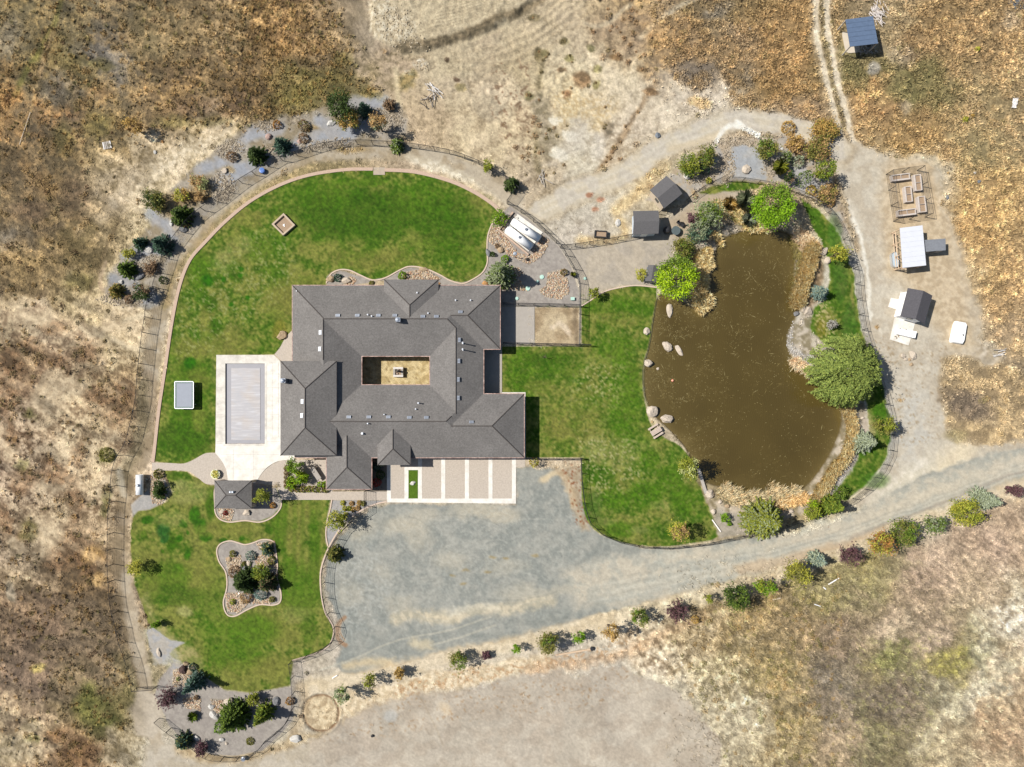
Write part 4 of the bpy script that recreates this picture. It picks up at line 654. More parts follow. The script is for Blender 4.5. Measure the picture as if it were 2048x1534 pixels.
nw = N_('ShaderNodeTexWave'); nw.inputs['Scale'].default_value = 1.1; nw.inputs['Distortion'].default_value = 9; nw.inputs['Detail'].default_value = 3; L_(g_.outputs['Position'], nw.inputs[0])
ad_ = N_('ShaderNodeMath'); ad_.operation = 'ADD'; L_(nw.outputs[1], ad_.inputs[0]); L_(nb.outputs[0], ad_.inputs[1])
bp = N_('ShaderNodeBump'); bp.inputs['Strength'].default_value = .18; bp.inputs['Distance'].default_value = .03; L_(ad_.outputs[0], bp.inputs['Height']); L_(bp.outputs[0], b_.inputs['Normal'])
wd = win(POND, 8); xg, yg = GX[wd], GY[wd]; dw = sdist(xg, yg, POND, True); mk_ = dw < 3
sh = np.exp(dw / 16) * (.5 + N2[wd]) * np.where(xg < 1420, 1.1, .8) + ss(120, 20, np.hypot(xg - 1330, yg - 760)) * .25 + ss(90, 20, np.hypot(xg - 1500, yg - 500)) * .25
alg = ss(.6, .75, fbm(xg, yg, 4, 2, 66)) * ss(.45, .6, N2[wd]) * (.25 + .75 * ss(1480, 1340, xg)); sh = np.clip(sh + alg * .8, 0, 1)[..., None]; wc = lin(np.array([96., 81, 40]) * (1 - sh) + np.array([122., 106, 62]) * sh) * KA * .97
ii_ = np.arange(mk_.size).reshape(mk_.shape); mk2 = mk_[:-1, :-1] & mk_[1:, 1:] & mk_[:-1, 1:] & mk_[1:, :-1]
F = np.stack([ii_[:-1, :-1][mk2], ii_[1:, :-1][mk2], ii_[1:, 1:][mk2], ii_[:-1, 1:][mk2]], 1); u_, inv_ = np.unique(F, return_inverse=True)
tag(npmesh('water', np.stack([((xg - 1024) / PM).ravel()[u_], ((NPY - yg) / PM).ravel()[u_], np.full(len(u_), -.12)], 1), inv_.reshape(F.shape), m_, None, wc.reshape(-1, 3)[u_], smoothf=True), kind='structure')
# ================================================================ the house
M_SHINGLE, t_, b_ = nodemat('roof_shingles'); N_ = t_.nodes.new; L_ = t_.links.new
g_ = N_('ShaderNodeNewGeometry')
n1 = N_('ShaderNodeTexNoise'); n1.inputs['Scale'].default_value = 4.5; n1.inputs['Detail'].default_value = 5; n1.inputs['Roughness'].default_value = .8
n2 = N_('ShaderNodeTexNoise'); n2.inputs['Scale'].default_value = .35; n2.inputs['Detail'].default_value = 3
br = N_('ShaderNodeTexVoronoi'); br.inputs['Scale'].default_value = 5.5
for q in (n1, n2, br): L_(g_.outputs['Position'], q.inputs['Vector'])
cr = N_('ShaderNodeValToRGB'); e = cr.color_ramp.elements; e[0].position = .3; e[1].position = .72
e[0].color = (*alb(120, 116, 112, 1.08), 1); e[1].color = (*alb(150, 146, 141, 1.08), 1)
L_(n1.outputs[0], cr.inputs[0])
sp = N_('ShaderNodeSeparateColor'); L_(br.outputs['Color'], sp.inputs[0])
mr_ = N_('ShaderNodeMapRange'); mr_.inputs[3].default_value = .9; mr_.inputs[4].default_value = 1.1; L_(sp.outputs[0], mr_.inputs[0])
mr2 = N_('ShaderNodeMapRange'); mr2.inputs[1].default_value = .3; mr2.inputs[2].default_value = .7; mr2.inputs[3].default_value = .9; mr2.inputs[4].default_value = 1.08; L_(n2.outputs[0], mr2.inputs[0])
mm_ = N_('ShaderNodeMath'); mm_.operation = 'MULTIPLY'; L_(mr_.outputs[0], mm_.inputs[0]); L_(mr2.outputs[0], mm_.inputs[1])
# courses of shingles: rows follow height, so they run level on every slope
sz = N_('ShaderNodeSeparateXYZ'); L_(g_.outputs['Position'], sz.inputs[0])
w1 = N_('ShaderNodeMath'); w1.operation = 'MULTIPLY'; w1.inputs[1].default_value = 1 / .075; L_(sz.outputs['Z'], w1.inputs[0])
w2 = N_('ShaderNodeMath'); w2.operation = 'FRACT'; L_(w1.outputs[0], w2.inputs[0])
w3 = N_('ShaderNodeMapRange'); w3.inputs[1].default_value = 0; w3.inputs[2].default_value = .3; w3.inputs[3].default_value = .8; w3.inputs[4].default_value = 1.02; L_(w2.outputs[0], w3.inputs[0])
m3 = N_('ShaderNodeMath'); m3.operation = 'MULTIPLY'; L_(mm_.outputs[0], m3.inputs[0]); L_(w3.outputs[0], m3.inputs[1])
vs = N_('ShaderNodeVectorMath'); vs.operation = 'SCALE'; L_(cr.outputs[0], vs.inputs[0]); L_(m3.outputs[0], vs.inputs['Scale'])
L_(vs.outputs[0], b_.inputs['Base Color']); b_.inputs['Roughness'].default_value = .92; b_.inputs['Specular IOR Level'].default_value = .2
M_RIDGE = solid('ridge_shingles', alb(112, 105, 100, 1.0), .9, .25, 9, bump=.3)
M_GUTTER = solid('eave_trim', (.2, .095, .07), .6, .3, 2.0, c2=(.42, .3, .25))
M_SOFFIT = solid('soffit', (.5, .46, .4), .8, .05, 2)
M_VENT = solid('vent_metal', (.2, .22, .25), .4, .1, 5, metal=.5)
M_VENTW = solid('pale_vent_metal', (.62, .64, .66), .35, .08, 5, metal=.4)
M_STEEL = solid('galvanised_steel', (.6, .63, .66), .3, .08, 5, metal=.7)
SLOPE = .417; ZE = 2.64
def fz(z): return (H - z) / H / PM          # metres per photograph pixel at height z
RING = [(585, 571, 723, 905), (585, 571, 967, 712), (860, 571, 967, 915), (590, 770, 967, 915), (800, 571, 1000, 698), (850, 788, 1048, 915), (653, 780, 743, 978)]
SX = fz(ZE) * SLOPE
hx = np.arange(580, 1054); hy = np.arange(566, 984); HX, HY = np.meshgrid(hx.astype(float), hy.astype(float))
HZ = np.full(HX.shape, -1.0)
for x0, y0, x1, y1 in RING:
    HZ = np.maximum(HZ, np.minimum(np.minimum(HX - x0, x1 - HX), np.minimum(HY - y0, y1 - HY)))
def cellmask(rects, inset=0):
    m = np.zeros((len(hy) - 1, len(hx) - 1), bool)
    for x0, y0, x1, y1 in rects:
        m[y0 - hy[0]:y1 - hy[0], x0 - hx[0]:x1 - hx[0]] = True
    for _ in range(inset):
        p = np.pad(m, 1); m = p[1:-1, 1:-1] & p[:-2, 1:-1] & p[2:, 1:-1] & p[1:-1, :-2] & p[1:-1, 2:] & p[:-2, :-2] & p[2:, 2:] & p[:-2, 2:] & p[2:, :-2]
    return m
def outline(m):
    """straight runs of the mask's rim: (x0, y0, x1, y1) with the inside on a fixed side"""
    p = np.pad(m, 1); segs = []
    top = p[1:-1, 1:-1] & ~p[:-2, 1:-1]; bot = p[1:-1, 1:-1] & ~p[2:, 1:-1]; lef = p[1:-1, 1:-1] & ~p[1:-1, :-2]; rig = p[1:-1, 1:-1] & ~p[1:-1, 2:]
    def runs(a):
        d = np.diff(np.concatenate([[0], a.astype(int), [0]])); return zip(np.where(d == 1)[0], np.where(d == -1)[0])
    for r in range(m.shape[0]):
        for a, b in runs(top[r]): segs.append((hx[0] + a, hy[0] + r, hx[0] + b, hy[0] + r, 'N'))
        for a, b in runs(bot[r]): segs.append((hx[0] + a, hy[0] + r + 1, hx[0] + b, hy[0] + r + 1, 'S'))
    for c in range(m.shape[1]):
        for a, b in runs(lef[:, c]): segs.append((hx[0] + c, hy[0] + a, hx[0] + c, hy[0] + b, 'W'))
        for a, b in runs(rig[:, c]): segs.append((hx[0] + c + 1, hy[0] + a, hx[0] + c + 1, hy[0] + b, 'E'))
    return segs
fe = fz(ZE)
def EX(px): return (px - 1024) * fe
def EY(py): return (NPY - py) * fe
house = empty('house', P(800, 760), 0, 'sprawling single-storey house with grey shingle hip roofs round a sandy courtyard', 'house')
hl = np.array(house.location)
def sub(o):   # children keep their world place
    o.location = (-hl[0], -hl[1], 0); return o
cm = cellmask(RING); ii, jj = np.where(cm); W_ = len(hx)
vid = np.arange(len(hx) * len(hy)).reshape(len(hy), len(hx))
A_, B_, C_, D_ = vid[ii, jj], vid[ii + 1, jj], vid[ii + 1, jj + 1], vid[ii, jj + 1]
zf = HZ.ravel()
d1 = np.abs(zf[A_] - zf[C_]) ; d2 = np.abs(zf[B_] - zf[D_]); s1 = (zf[A_] + zf[C_]) >= (zf[B_] + zf[D_])
u = np.unique(np.concatenate([A_, B_, C_, D_])); mp = np.full(len(zf), -1); mp[u] = np.arange(len(u))
za, zb, zc, zd = zf[A_], zf[B_], zf[C_], zf[D_]
flat_ = np.abs(za + zc - zb - zd) < 1e-6
bd = (~flat_) & (np.abs(za - zc) > 1e-9) & (np.abs(zb - zd) < 1e-9); ac = ~bd     # the diagonal that lies in the surface
T = np.concatenate([np.stack([A_, B_, C_], 1)[ac], np.stack([A_, C_, D_], 1)[ac], np.stack([A_, B_, D_], 1)[bd], np.stack([B_, C_, D_], 1)[bd]])
RV = np.stack([(hx[u % W_] - 1024) * fe, (NPY - hy[u // W_]) * fe, ZE + zf[u] * SX], 1)
me = npmesh('roof', RV, mp[T], M_SHINGLE).data; bpy.data.objects.remove(bpy.data.objects['roof'])
roof = sub(link('roof', me, M_SHINGLE, house))
def hiproof(name, x0, y0, x1, y1, ze, slope, mat, parent, thick=.18, trim=M_GUTTER, axis=None, off=(0, 0)):
    """a closed hip roof whose eave lies on the given photograph rectangle at height ze"""
    f = fz(ze); w_, l_ = (x1 - x0) * f, (y1 - y0) * f; h = min(w_, l_) / 2; X0 = (x0 - 1024) * f - off[0]; Y1 = (NPY - y0) * f - off[1]; X1 = X0 + w_; Y0 = Y1 - l_
    zt = ze + h * slope
    rid = [((X0 + X1) / 2, Y0 + h, zt), ((X0 + X1) / 2, Y1 - h, zt)] if l_ >= w_ else [(X0 + h, (Y0 + Y1) / 2, zt), (X1 - h, (Y0 + Y1) / 2, zt)]
    c = [(X0, Y0, ze), (X1, Y0, ze), (X1, Y1, ze), (X0, Y1, ze)]; cb = [(a, b, ze - thick) for a, b, _ in c]
    v = c + rid + cb
    if l_ >= w_: f_ = [(0, 1, 4), (1, 2, 5, 4), (2, 3, 5), (3, 0, 4, 5)]
    else: f_ = [(0, 1, 5, 4), (1, 2, 5), (2, 3, 4, 5), (3, 0, 4)]
    n = len(f_); f_ += [(9, 8, 7, 6), (0, 6, 7, 1), (1, 7, 8, 2), (2, 8, 9, 3), (3, 9, 6, 0)]
    me = bpy.data.meshes.new(name); me.from_pydata(v, [], f_); me.materials.append(mat); me.materials.append(trim)
    me.polygons.foreach_set('material_index', [0] * n + [1] * 5); me.update()
    o = bpy.data.objects.new(name, me); C.objects.link(o); o.parent = parent
    return o, c, rid
def caps(mb, lines, r=.07):
    for a, b in lines: mb.tube([(a[0], a[1], a[2] + .005), (b[0], b[1], b[2] + .005)], r, 4)
hips = []
GREAT = (561, 722, 673, 911, 4.4); DORM = (755, 820, 821, 930, 3.38); BUMP = (768, 559, 877, 690, 2.99)
for q in (GREAT, DORM, BUMP):
    o, c, rd = hiproof('roof', q[0], q[1], q[2], q[3], q[4], SLOPE, M_SHINGLE, house, off=(0, 0)); sub(o)
    hips += [(rd[0], rd[1]), (c[0], rd[0]), (c[1], rd[0]), (c[2], rd[1]), (c[3], rd[1])] if q is GREAT else []
    if q is DORM: hips += [(rd[0], ((rd[1][0]), EY(858), rd[1][2])), (c[0], rd[0]), (c[1], rd[0])]
    if q is BUMP: hips += [((rd[0][0], EY(640), rd[0][2]), rd[1]), (c[2], rd[1]), (c[3], rd[1])]
def E3(px, py, d): return (EX(px), EY(py), ZE + d * SX)
hips += [(E3(585, 571, 0), E3(654, 640, 69)), (E3(654, 640, 69), E3(654, 722, 69)), (E3(655.5, 641.5, 70.5), E3(896.5, 641.5, 70.5)), (E3(896.5, 641.5, 70.5), E3(913.5, 658.5, 53.5)),
         (E3(913.5, 658.5, 53.5), E3(913.5, 828, 53.5)), (E3(667, 842.5, 72.5), E3(894.5, 842.5, 72.5)), (E3(894.5, 842.5, 72.5), E3(905, 832, 62)), (E3(903.5, 634.5, 63.5), E3(936.5, 634.5, 63.5)),
         (E3(936.5, 634.5, 63.5), E3(1000, 571, 0)), (E3(936.5, 634.5, 63.5), E3(1000, 698, 0)), (E3(904, 851.5, 63.5), E3(984.5, 851.5, 63.5)), (E3(984.5, 851.5, 63.5), E3(1048, 788, 0)),
         (E3(984.5, 851.5, 63.5), E3(1048, 915, 0)), (E3(698, 870, 45), E3(698, 933, 45)), (E3(698, 933, 45), E3(653, 978, 0)), (E3(698, 933, 45), E3(743, 978, 0))]
mb = MB(); caps(mb, hips, .075); sub(mb.build('ridge_cap', M_RIDGE, house))
# fascia and gutter round the eaves, soffit under them
mb = MB(); ms = MB()
for x0, y0, x1, y1, s in outline(cm):
    a, b = (EX(x0), EY(y0)), (EX(x1), EY(y1))
    L_n = math.hypot(a[0] - b[0], a[1] - b[1]); ox, oy = {'N': (0, .045), 'S': (0, -.045), 'W': (-.045, 0), 'E': (.045, 0)}[s]
    if s in 'NS': mb.box((a[0] + b[0]) / 2, a[1] + oy, ZE - .09, L_n + .17, .085, .19)
    else: mb.box(a[0] + ox, (a[1] + b[1]) / 2, ZE - .092, .085, L_n + .165, .186)
sub(mb.build('gutter', M_GUTTER, house))
xb = sorted({q for r in RING for q in (r[0], r[2])}); yb = sorted({q for r in RING for q in (r[1], r[3])}); ms = MB()
for i in range(len(xb) - 1):
    for j in range(len(yb) - 1):
        if cm[(yb[j] + yb[j + 1]) // 2 - hy[0], (xb[i] + xb[i + 1]) // 2 - hx[0]]:
            ms.add([(EX(xb[i]), EY(yb[j]), ZE - .02), (EX(xb[i + 1]), EY(yb[j]), ZE - .02), (EX(xb[i + 1]), EY(yb[j + 1]), ZE - .02), (EX(xb[i]), EY(yb[j + 1]), ZE - .02)], [(0, 1, 2, 3)])
sub(ms.build('soffit', M_SOFFIT, house))
# walls
cw = cellmask(RING, 9); mb = MB()
WSEG = outline(cw)
for x0, y0, x1, y1, s in WSEG:
    a, b = (EX(x0), EY(y0)), (EX(x1), EY(y1)); q = [(a[0], a[1], 0), (b[0], b[1], 0), (b[0], b[1], ZE - .03), (a[0], a[1], ZE - .03)]
    if s in 'NW': q = q[::-1] if s == 'N' else q
    mb.add(q, [(0, 1, 2, 3)])
for x0, y0, x1, y1, ze in (GREAT, DORM, BUMP):
    f = fz(ze); x0 += 8; x1 -= 8; y0 += 8; y1 -= 8
    mb.box(((x0 + x1) / 2 - 1024) * f, (NPY - (y0 + y1) / 2) * f, (ze - .19) / 2, (x1 - x0) * f, (y1 - y0) * f, ze - .19)
sub(mb.build('wall', M_STUCCO, house))
# windows and doors on the walls
def opening(name, px, py, wd_, z0, z1, side, mat, parent=house, z=0.0, frame=True):
    x, y = EX(px), EY(py); mb = MB(); d = .05
    if side in 'NS': mb.box(x, y + (d if side == 'N' else -d) * .5, (z0 + z1) / 2, wd_, d, z1 - z0)
    else: mb.box(x + (d if side == 'E' else -d) * .5, y, (z0 + z1) / 2, d, wd_, z1 - z0)
    o = sub(mb.build(name, mat, parent))
    if frame:
        mf = MB(); k = d + .03
        for dx, ww, zz, hh in ((0, wd_ + .14, z1 + .035, .07), (0, wd_ + .14, z0 - .035, .07), (-wd_ / 2 - .035, .07, (z0 + z1) / 2, z1 - z0), (wd_ / 2 + .035, .07, (z0 + z1) / 2, z1 - z0)):
            if side in 'NS': mf.box(x + dx, y + (k if side == 'N' else -k) * .5, zz, ww, k, hh)
            else: mf.box(x + (k if side == 'E' else -k) * .5, y + dx, zz, k, ww, hh)
        fo = mf.build('frame', M_WHITE, o)
    return o
M_GDOOR = solid('garage_door', (.3, .24, .18), .6, .1, 3)
for px in (863, 911, 958, 1001):
    g = opening('garage_door', px, 906, 2.7, .02, 2.25, 'S', M_GDOOR)
    mb = MB()
    for k in range(4): mb.box(EX(px), EY(906) - .06, .5 + k * .5, 2.66, .02, .03)
    mb.build('panel_line', M_DARK, g)
for px, py, s in [(576 + 18, 600, 'W'), (594, 640, 'W'), (594, 690, 'W'), (991, 600, 'E'), (991, 640, 'E'), (958, 720, 'E'), (958, 750, 'E'), (1039, 830, 'E'), (1039, 870, 'E'), (620, 580, 'N'), (700, 580, 'N'), (740, 580, 'N'), (900, 580, 'N'), (960, 580, 'N'), (680, 969, 'S'), (715, 969, 'S')]:
    opening('window', px, py, 1.5, .95, 2.1, s, M_GLASS)
opening('front_door', 788, 906, 1.6, .02, 2.2, 'S', solid('front_door_wood', (.12, .06, .035), .5, .2, 6))
for px in (750, 800, 840): opening('window', px, 703, 2.0, .3, 2.2, 'S', M_GLASS); opening('window', px, 779, 2.0, .3, 2.2, 'N', M_GLASS)
for py, x in ((760, 569), (800, 569), (840, 569), (880, 569)):
    f = fz(4.4); mb = MB(); mb.box((x - 1024) * f - .03, (NPY - py) * f, 1.9, .06, 2.2, 3.2); o = sub(mb.build('window', M_GLASS, house))
# what stands on the roof
def roof_at(px, py, h=.0):
    """world point of the roof surface seen at a photograph pixel"""
    z = ZE + 1.0
    for _ in range(6):
        x, y = X(px, z), Y(py, z); zz = ZE
        for x0, y0, x1, y1 in RING:
            a = x / fe + 1024; b = NPY - y / fe; zz = max(zz, ZE + min(a - x0, x1 - a, b - y0, y1 - b) * SX)
        for x0, y0, x1, y1, ze in (GREAT, DORM, BUMP):
            f = fz(ze); a = x / f + 1024; b = NPY - y / f; d = min(a - x0, x1 - a, b - y0, y1 - b)
            if d > 0: zz = max(zz, ze + d * f * SLOPE)
        z = zz
    return X(px, z), Y(py, z), z
for px, py, wv, m in [(676, 631, 0, 0), (715, 631, 0, 0), (757, 631, 0, 0), (790, 631, 0, 0), (846, 633, 0, 0), (873, 633, 0, 0), (921, 624, 0, 0), (641, 665, 1, 1), (640, 698, 1, 1), (919, 680, 1, 0), (918, 722, 1, 0), (917, 759, 1, 0), (917, 796, 1, 0), (698, 834, 0, 0), (738, 834, 0, 0), (777, 834, 0, 0), (819, 835, 0, 0), (853, 835, 0, 0), (943, 844, 0, 0), (605, 803, 1, 1), (604, 831, 1, 1)]:
    x, y, z = roof_at(px, py); mb = MB(); w_, l_ = (.62, .42) if not wv else (.42, .62)
    mb.box(x, y, z + .03, w_, l_, .1); mb.box(x, y, z + .13, w_ * .8, l_ * .8, .06)
    o = sub(mb.build('roof_vent', M_VENTW if m else M_VENT, house))
    for sg in (-1, 1):
        mb = MB()
        if wv: mb.box(x, y + .24 * sg, z + .14, .3, .05, .085)
        else: mb.box(x + .26 * sg, y, z + .14, .05, .3, .085)
        hd = mb.build('hood', M_STEEL, o)
for px, py, h, r_ in [(925, 685, 1.15, .07), (925, 698, 1.15, .07), (836, 806, .75, .07), (831, 818, .3, .06), (941, 600, .3, .06), (911, 600, .3, .06), (834, 585, .25, .06), (856, 626, .25, .06), (768, 829, .3, .05), (735, 847, .35, .06), (724, 867, .3, .1), (593, 582, .15, .04), (735, 629, .3, .06), (743, 632, .3, .06)]:
    x, y, z = roof_at(px, py); x, y = X(px, z + h), Y(py, z + h)
    mb = MB(); mb.lathe(x, y, [(r_ * 1.8, z - .15), (r_ * 1.8, z + .08), (r_, z + .1), (r_, z + h), (r_ * 1.5, z + h), (r_ * 1.5, z + h + .08)], 10); sub(mb.build('vent_pipe', M_VENTW, house))
for px, py, h in [(797, 641, .9), (571, 762, 1.35)]:
    x, y, z = roof_at(px, py); mb = MB(); mb.box(x + .08, y, z + h * .3, .62, .6, h + .5)
    o = sub(mb.build('chimney', M_VENT, house))
    mb = MB(); mb.lathe(x, y, [(.16, z + h * .5), (.16, z + h), (.27, z + h), (.27, z + h + .12), (.1, z + h + .22)], 14)
    mb.build('chimney_cap', M_STEEL, o)
# posts of the porch corner beside the dog run
mb = MB(); mb.box(X(946, 0) + 1.5, Y(783), 1.3, .3, .3, 2.6); sub(mb.build('porch_post', M_STUCCO, house))
# ================================================================ slabs and paving
def slab(name, pts, top, mat, kind='structure', z0=-.3, px=True, label=None, cat=None):
    mb = MB(); mb.prism([(X(a), Y(b)) for a, b in pts], z0, top); o = mb.build(name, mat); return tag(o, label, cat, None, kind)
DECK = [(433, 710), (548, 710), (561, 722), (561, 905), (589, 905), (589, 919)] + smooth([(589, 919), (555, 923), (530, 939), (511, 966)], False, 4) + [(456, 966)] + smooth([(456, 966), (454, 945), (446, 925), (431, 906)], False, 4)
# deck round the pool hole: four pieces butted end to end
PO = (451, 727, 530, 888)
slab('pool_deck', [(433, 710), (548, 710), (561, 722), (561, 727), (433, 727)], .06, M_CONC)
slab('pool_deck', [(433, 727), (451, 727), (451, 888), (431.5, 888)], .06, M_CONC)
slab('pool_deck', [(530, 727), (575, 727), (575, 888), (530, 888)], .06, M_CONCW)
slab('pool_deck', [(431.5, 888), (589, 888)] + DECK[5:], .06, M_CONCW)
pool = empty('swimming_pool', P(490, 808), 0, 'long rectangular pool under a dusty grey cover beside the house', 'pool')
pv = np.array(pool.location)
M_COVER, t_, b_ = nodemat('pool_cover'); N_ = t_.nodes.new; L_ = t_.links.new
g_ = N_('ShaderNodeNewGeometry'); mp_ = N_('ShaderNodeMapping'); mp_.inputs['Scale'].default_value = (.25, 2.2, 1); L_(g_.outputs['Position'], mp_.inputs[0])
na = N_('ShaderNodeTexNoise'); na.inputs['Scale'].default_value = 1.6; na.inputs['Detail'].default_value = 8; na.inputs['Distortion'].default_value = .6; L_(mp_.outputs[0], na.inputs[0])
nb = N_('ShaderNodeTexNoise'); nb.inputs['Scale'].default_value = .5; nb.inputs['Detail'].default_value = 4; L_(g_.outputs['Position'], nb.inputs[0])
c1 = N_('ShaderNodeValToRGB'); e = c1.color_ramp.elements; e[0].position = .35; e[1].position = .68; e[0].color = (*alb(190, 187, 185), 1); e[1].color = (*alb(222, 220, 218), 1)
k_ = e.new(.5); k_.color = (*alb(198, 192, 188), 1); L_(na.outputs[0], c1.inputs[0])
c2_ = N_('ShaderNodeValToRGB'); e = c2_.color_ramp.elements; e[0].position = .45; e[1].position = .7; e[0].color = (*alb(172, 176, 190), 1); e[1].color = (*alb(190, 166, 140), 1); L_(nb.outputs[0], c2_.inputs[0])
mx_ = N_('ShaderNodeMixRGB'); mx_.inputs[0].default_value = .3; L_(c1.outputs[0], mx_.inputs[1]); L_(c2_.outputs[0], mx_.inputs[2]); L_(mx_.outputs[0], b_.inputs['Base Color']); b_.inputs['Roughness'].default_value = .5
bp = N_('ShaderNodeBump'); bp.inputs['Strength'].default_value = .35; bp.inputs['Distance'].default_value = .04; L_(na.outputs[0], bp.inputs['Height']); L_(bp.outputs[0], b_.inputs['Normal'])
M_COVE = solid('cover_edge', alb(176, 175, 179), .5, .04, 1)
def child(o, par): o.parent = par; o.location = tuple(-v for v in par.location); return o
mb = MB(); mb.box(X(490.5), Y(807.5), -.14, 79 / PM - .02, 161 / PM - .02, .06); child(mb.build('cover', M_COVE), pool)
mb = MB(); mb.box(X(491), Y(808), -.1, 58 / PM, 144 / PM, .05); child(mb.build('cover_sheet', M_COVER), pool)
mb = MB()
for x0, y0, x1, y1 in ((447, 723, 534, 727), (447, 888, 534, 892), (447, 727, 451, 888), (530, 727, 534, 888)): mb.box(X((x0 + x1) / 2), Y((y0 + y1) / 2), .03, (x1 - x0) / PM, (y1 - y0) / PM, .09)
child(mb.build('coping', M_CONC), pool)
mb = MB()
for x0, y0, x1, y1 in ((450.6, 726, 451, 889), (530, 726, 530.4, 889)): mb.box(X((x0 + x1) / 2), Y((y0 + y1) / 2), -.1, .04, 160 / PM, .3)
child(mb.build('pool_wall', M_DARK), pool)
for x in (441, 549): # control joints of the deck
    pass
mj = MB()
for y in range(748, 900, 27): mj.box(X(440), Y(y), .062, 13 / PM, .03, .006); mj.box(X(547), Y(y), .062, 24 / PM, .03, .006)
for x in (468, 492, 516, 466): mj.box(X(x), Y(716), .062, .03, 12 / PM, .006)
mj.box(X(467), Y(932), .062, .03, 68 / PM, .006); mj.box(X(507), Y(925), .062, .03, 60 / PM, .006); mj.box(X(500), Y(909), .062, 116 / PM, .03, .006); mj.box(X(490), Y(938), .062, 80 / PM, .03, .006)
mj.box(X(561 - 4), Y(800), .062, .04, 150 / PM, .006); mj.box(X(545), Y(800), .062, .025, 150 / PM, .006)
tag(mj.build('pool_deck_joint', solid('joint', (.36, .33, .29), .9)), kind='structure')
# paved paths
CIR = smooth([(304, 925), (340, 926), (368, 927), (388, 919), (410, 907), (431, 905.5)], False, 4) + smooth([(431, 905.5), (446, 925), (454, 945), (456, 966)], False, 4) + [(456, 969), (432, 969)] + smooth([(432, 969), (412, 967.5), (396, 955.5), (374, 942), (326, 941)], False, 4) + [(304, 941)]
slab('paved_path', CIR, .045, M_PAVER)
slab('paved_path', smooth([(511.5, 966), (530, 940), (556, 923.5), (590, 919.5)], False, 4) + [(665, 919.5), (665, 983), (774, 983), (774, 1000), (562, 999.5), (554, 972), (505, 966)], .045, M_PAVER)
slab('paved_path', [(549, 709)] + smooth([(549, 709), (560, 695), (572, 674), (590, 655)], False, 4) + [(600, 655), (600, 735), (561.5, 735), (561.5, 721)], .045, M_PAVER)
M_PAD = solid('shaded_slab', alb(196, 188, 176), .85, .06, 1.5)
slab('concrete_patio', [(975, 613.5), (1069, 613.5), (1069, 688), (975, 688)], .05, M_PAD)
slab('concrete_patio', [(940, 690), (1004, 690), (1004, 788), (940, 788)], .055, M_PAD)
slab('concrete_apron', [(1003, 784.5), (1051, 784.5), (1051, 916), (1047, 916), (1047, 788.5), (1003, 788.5)], .05, M_CONC)
# forecourt: paver bays between white concrete bands
slab('forecourt', [(774, 905), (1050, 905), (1050, 934), (1031.5, 934), (1031.5, 1006), (774, 1003)], .04, M_PAVER)
mb = MB()
def band(x0, y0, x1, y1, z=.055): mb.prism([(X(x0), Y(y0)), (X(x1), Y(y0)), (X(x1), Y(y1)), (X(x0), Y(y1))], -.1, z)
for x in (882.5, 930, 977): band(x, 905, x + 8, 997)
band(1024, 905, 1032, 997); band(774, 905, 782, 997); band(809, 934, 817, 997); band(836, 905, 844, 997); band(817, 934, 836, 940)
mb.prism([(X(774), Y(997)), (X(1032), Y(997)), (X(1032), Y(1007)), (X(774), Y(1004.5))], -.1, .055)
tag(mb.build('concrete_band', M_CONCW), kind='structure')
GP = npmesh('lawn', [(X(817), Y(997), .062), (X(836), Y(997), .062), (X(836), Y(940), .062), (X(817), Y(940), .062)], [(0, 1, 2, 3)], M_LAWN, None, np.tile(np.array(alb(96, 128, 36)), (4, 1))); tag(GP, kind='structure')
# kerbs of pale pink concrete
M_KERB = solid('pink_kerb', alb(238, 214, 192), .85, .08, 3)
M_BRICK = solid('brick_kerb', alb(222, 194, 170), .9, .16, 9, bump=.3)
def kerb(pts, wd_=.17, mat=None, h=.09, sm=5, closed=False, name='kerb'):
    p = smooth(pts, closed, sm); n = len(p); Lf, Rt = [], []
    for i in range(n):
        a = p[i - 1] if (closed or i) else p[i]; b = p[(i + 1) % n] if (closed or i < n - 1) else p[i]
        dx, dy = b[0] - a[0], -(b[1] - a[1]); l = math.hypot(dx, dy) + 1e-9; nx, ny = -dy / l, dx / l
        Lf.append((X(p[i][0]) + nx * wd_ / 2, Y(p[i][1]) + ny * wd_ / 2)); Rt.append((X(p[i][0]) - nx * wd_ / 2, Y(p[i][1]) - ny * wd_ / 2))
    mb = MB(); m = n if closed else n - 1
    v = [(x, y, -.05) for x, y in Lf] + [(x, y, h) for x, y in Lf] + [(x, y, h) for x, y in Rt] + [(x, y, -.05) for x, y in Rt]
    f = []
    for i in range(m):
        j = (i + 1) % n
        for a, b in ((0, 1), (1, 2), (2, 3)): f.append((a * n + i, b * n + i, b * n + j, a * n + j))
    if not closed: f += [(0, n, 2 * n, 3 * n), (n - 1, 4 * n - 1, 3 * n - 1, 2 * n - 1)]
    mb.add(v, f); o = mb.build(name, mat or M_KERB); bm = bmesh.new(); bm.from_mesh(o.data); bmesh.ops.recalc_face_normals(bm, faces=bm.faces); bm.to_mesh(o.data); bm.free()
    return tag(o, kind='structure')
kerb([(1003, 427), (988, 441), (976, 470), (974, 500), (974.5, 525), (965, 545), (945, 559), (925, 567), (900, 561), (880, 550), (850, 537), (820, 533), (800, 540), (770, 556), (745, 560), (720, 550), (700, 541), (680, 539.5), (662, 548), (653, 566)])
kerb([(1001, 424), (985, 408), (950, 385), (900, 362), (830, 344), (769, 340)], .5, M_BRICK); kerb([(746, 338.5), (690, 339.5), (620, 350), (560, 370), (500, 403), (450, 444), (410, 485), (380, 520), (360, 570), (345, 640), (330, 740), (318, 820), (309, 900), (306, 924)], .45, M_BRICK)
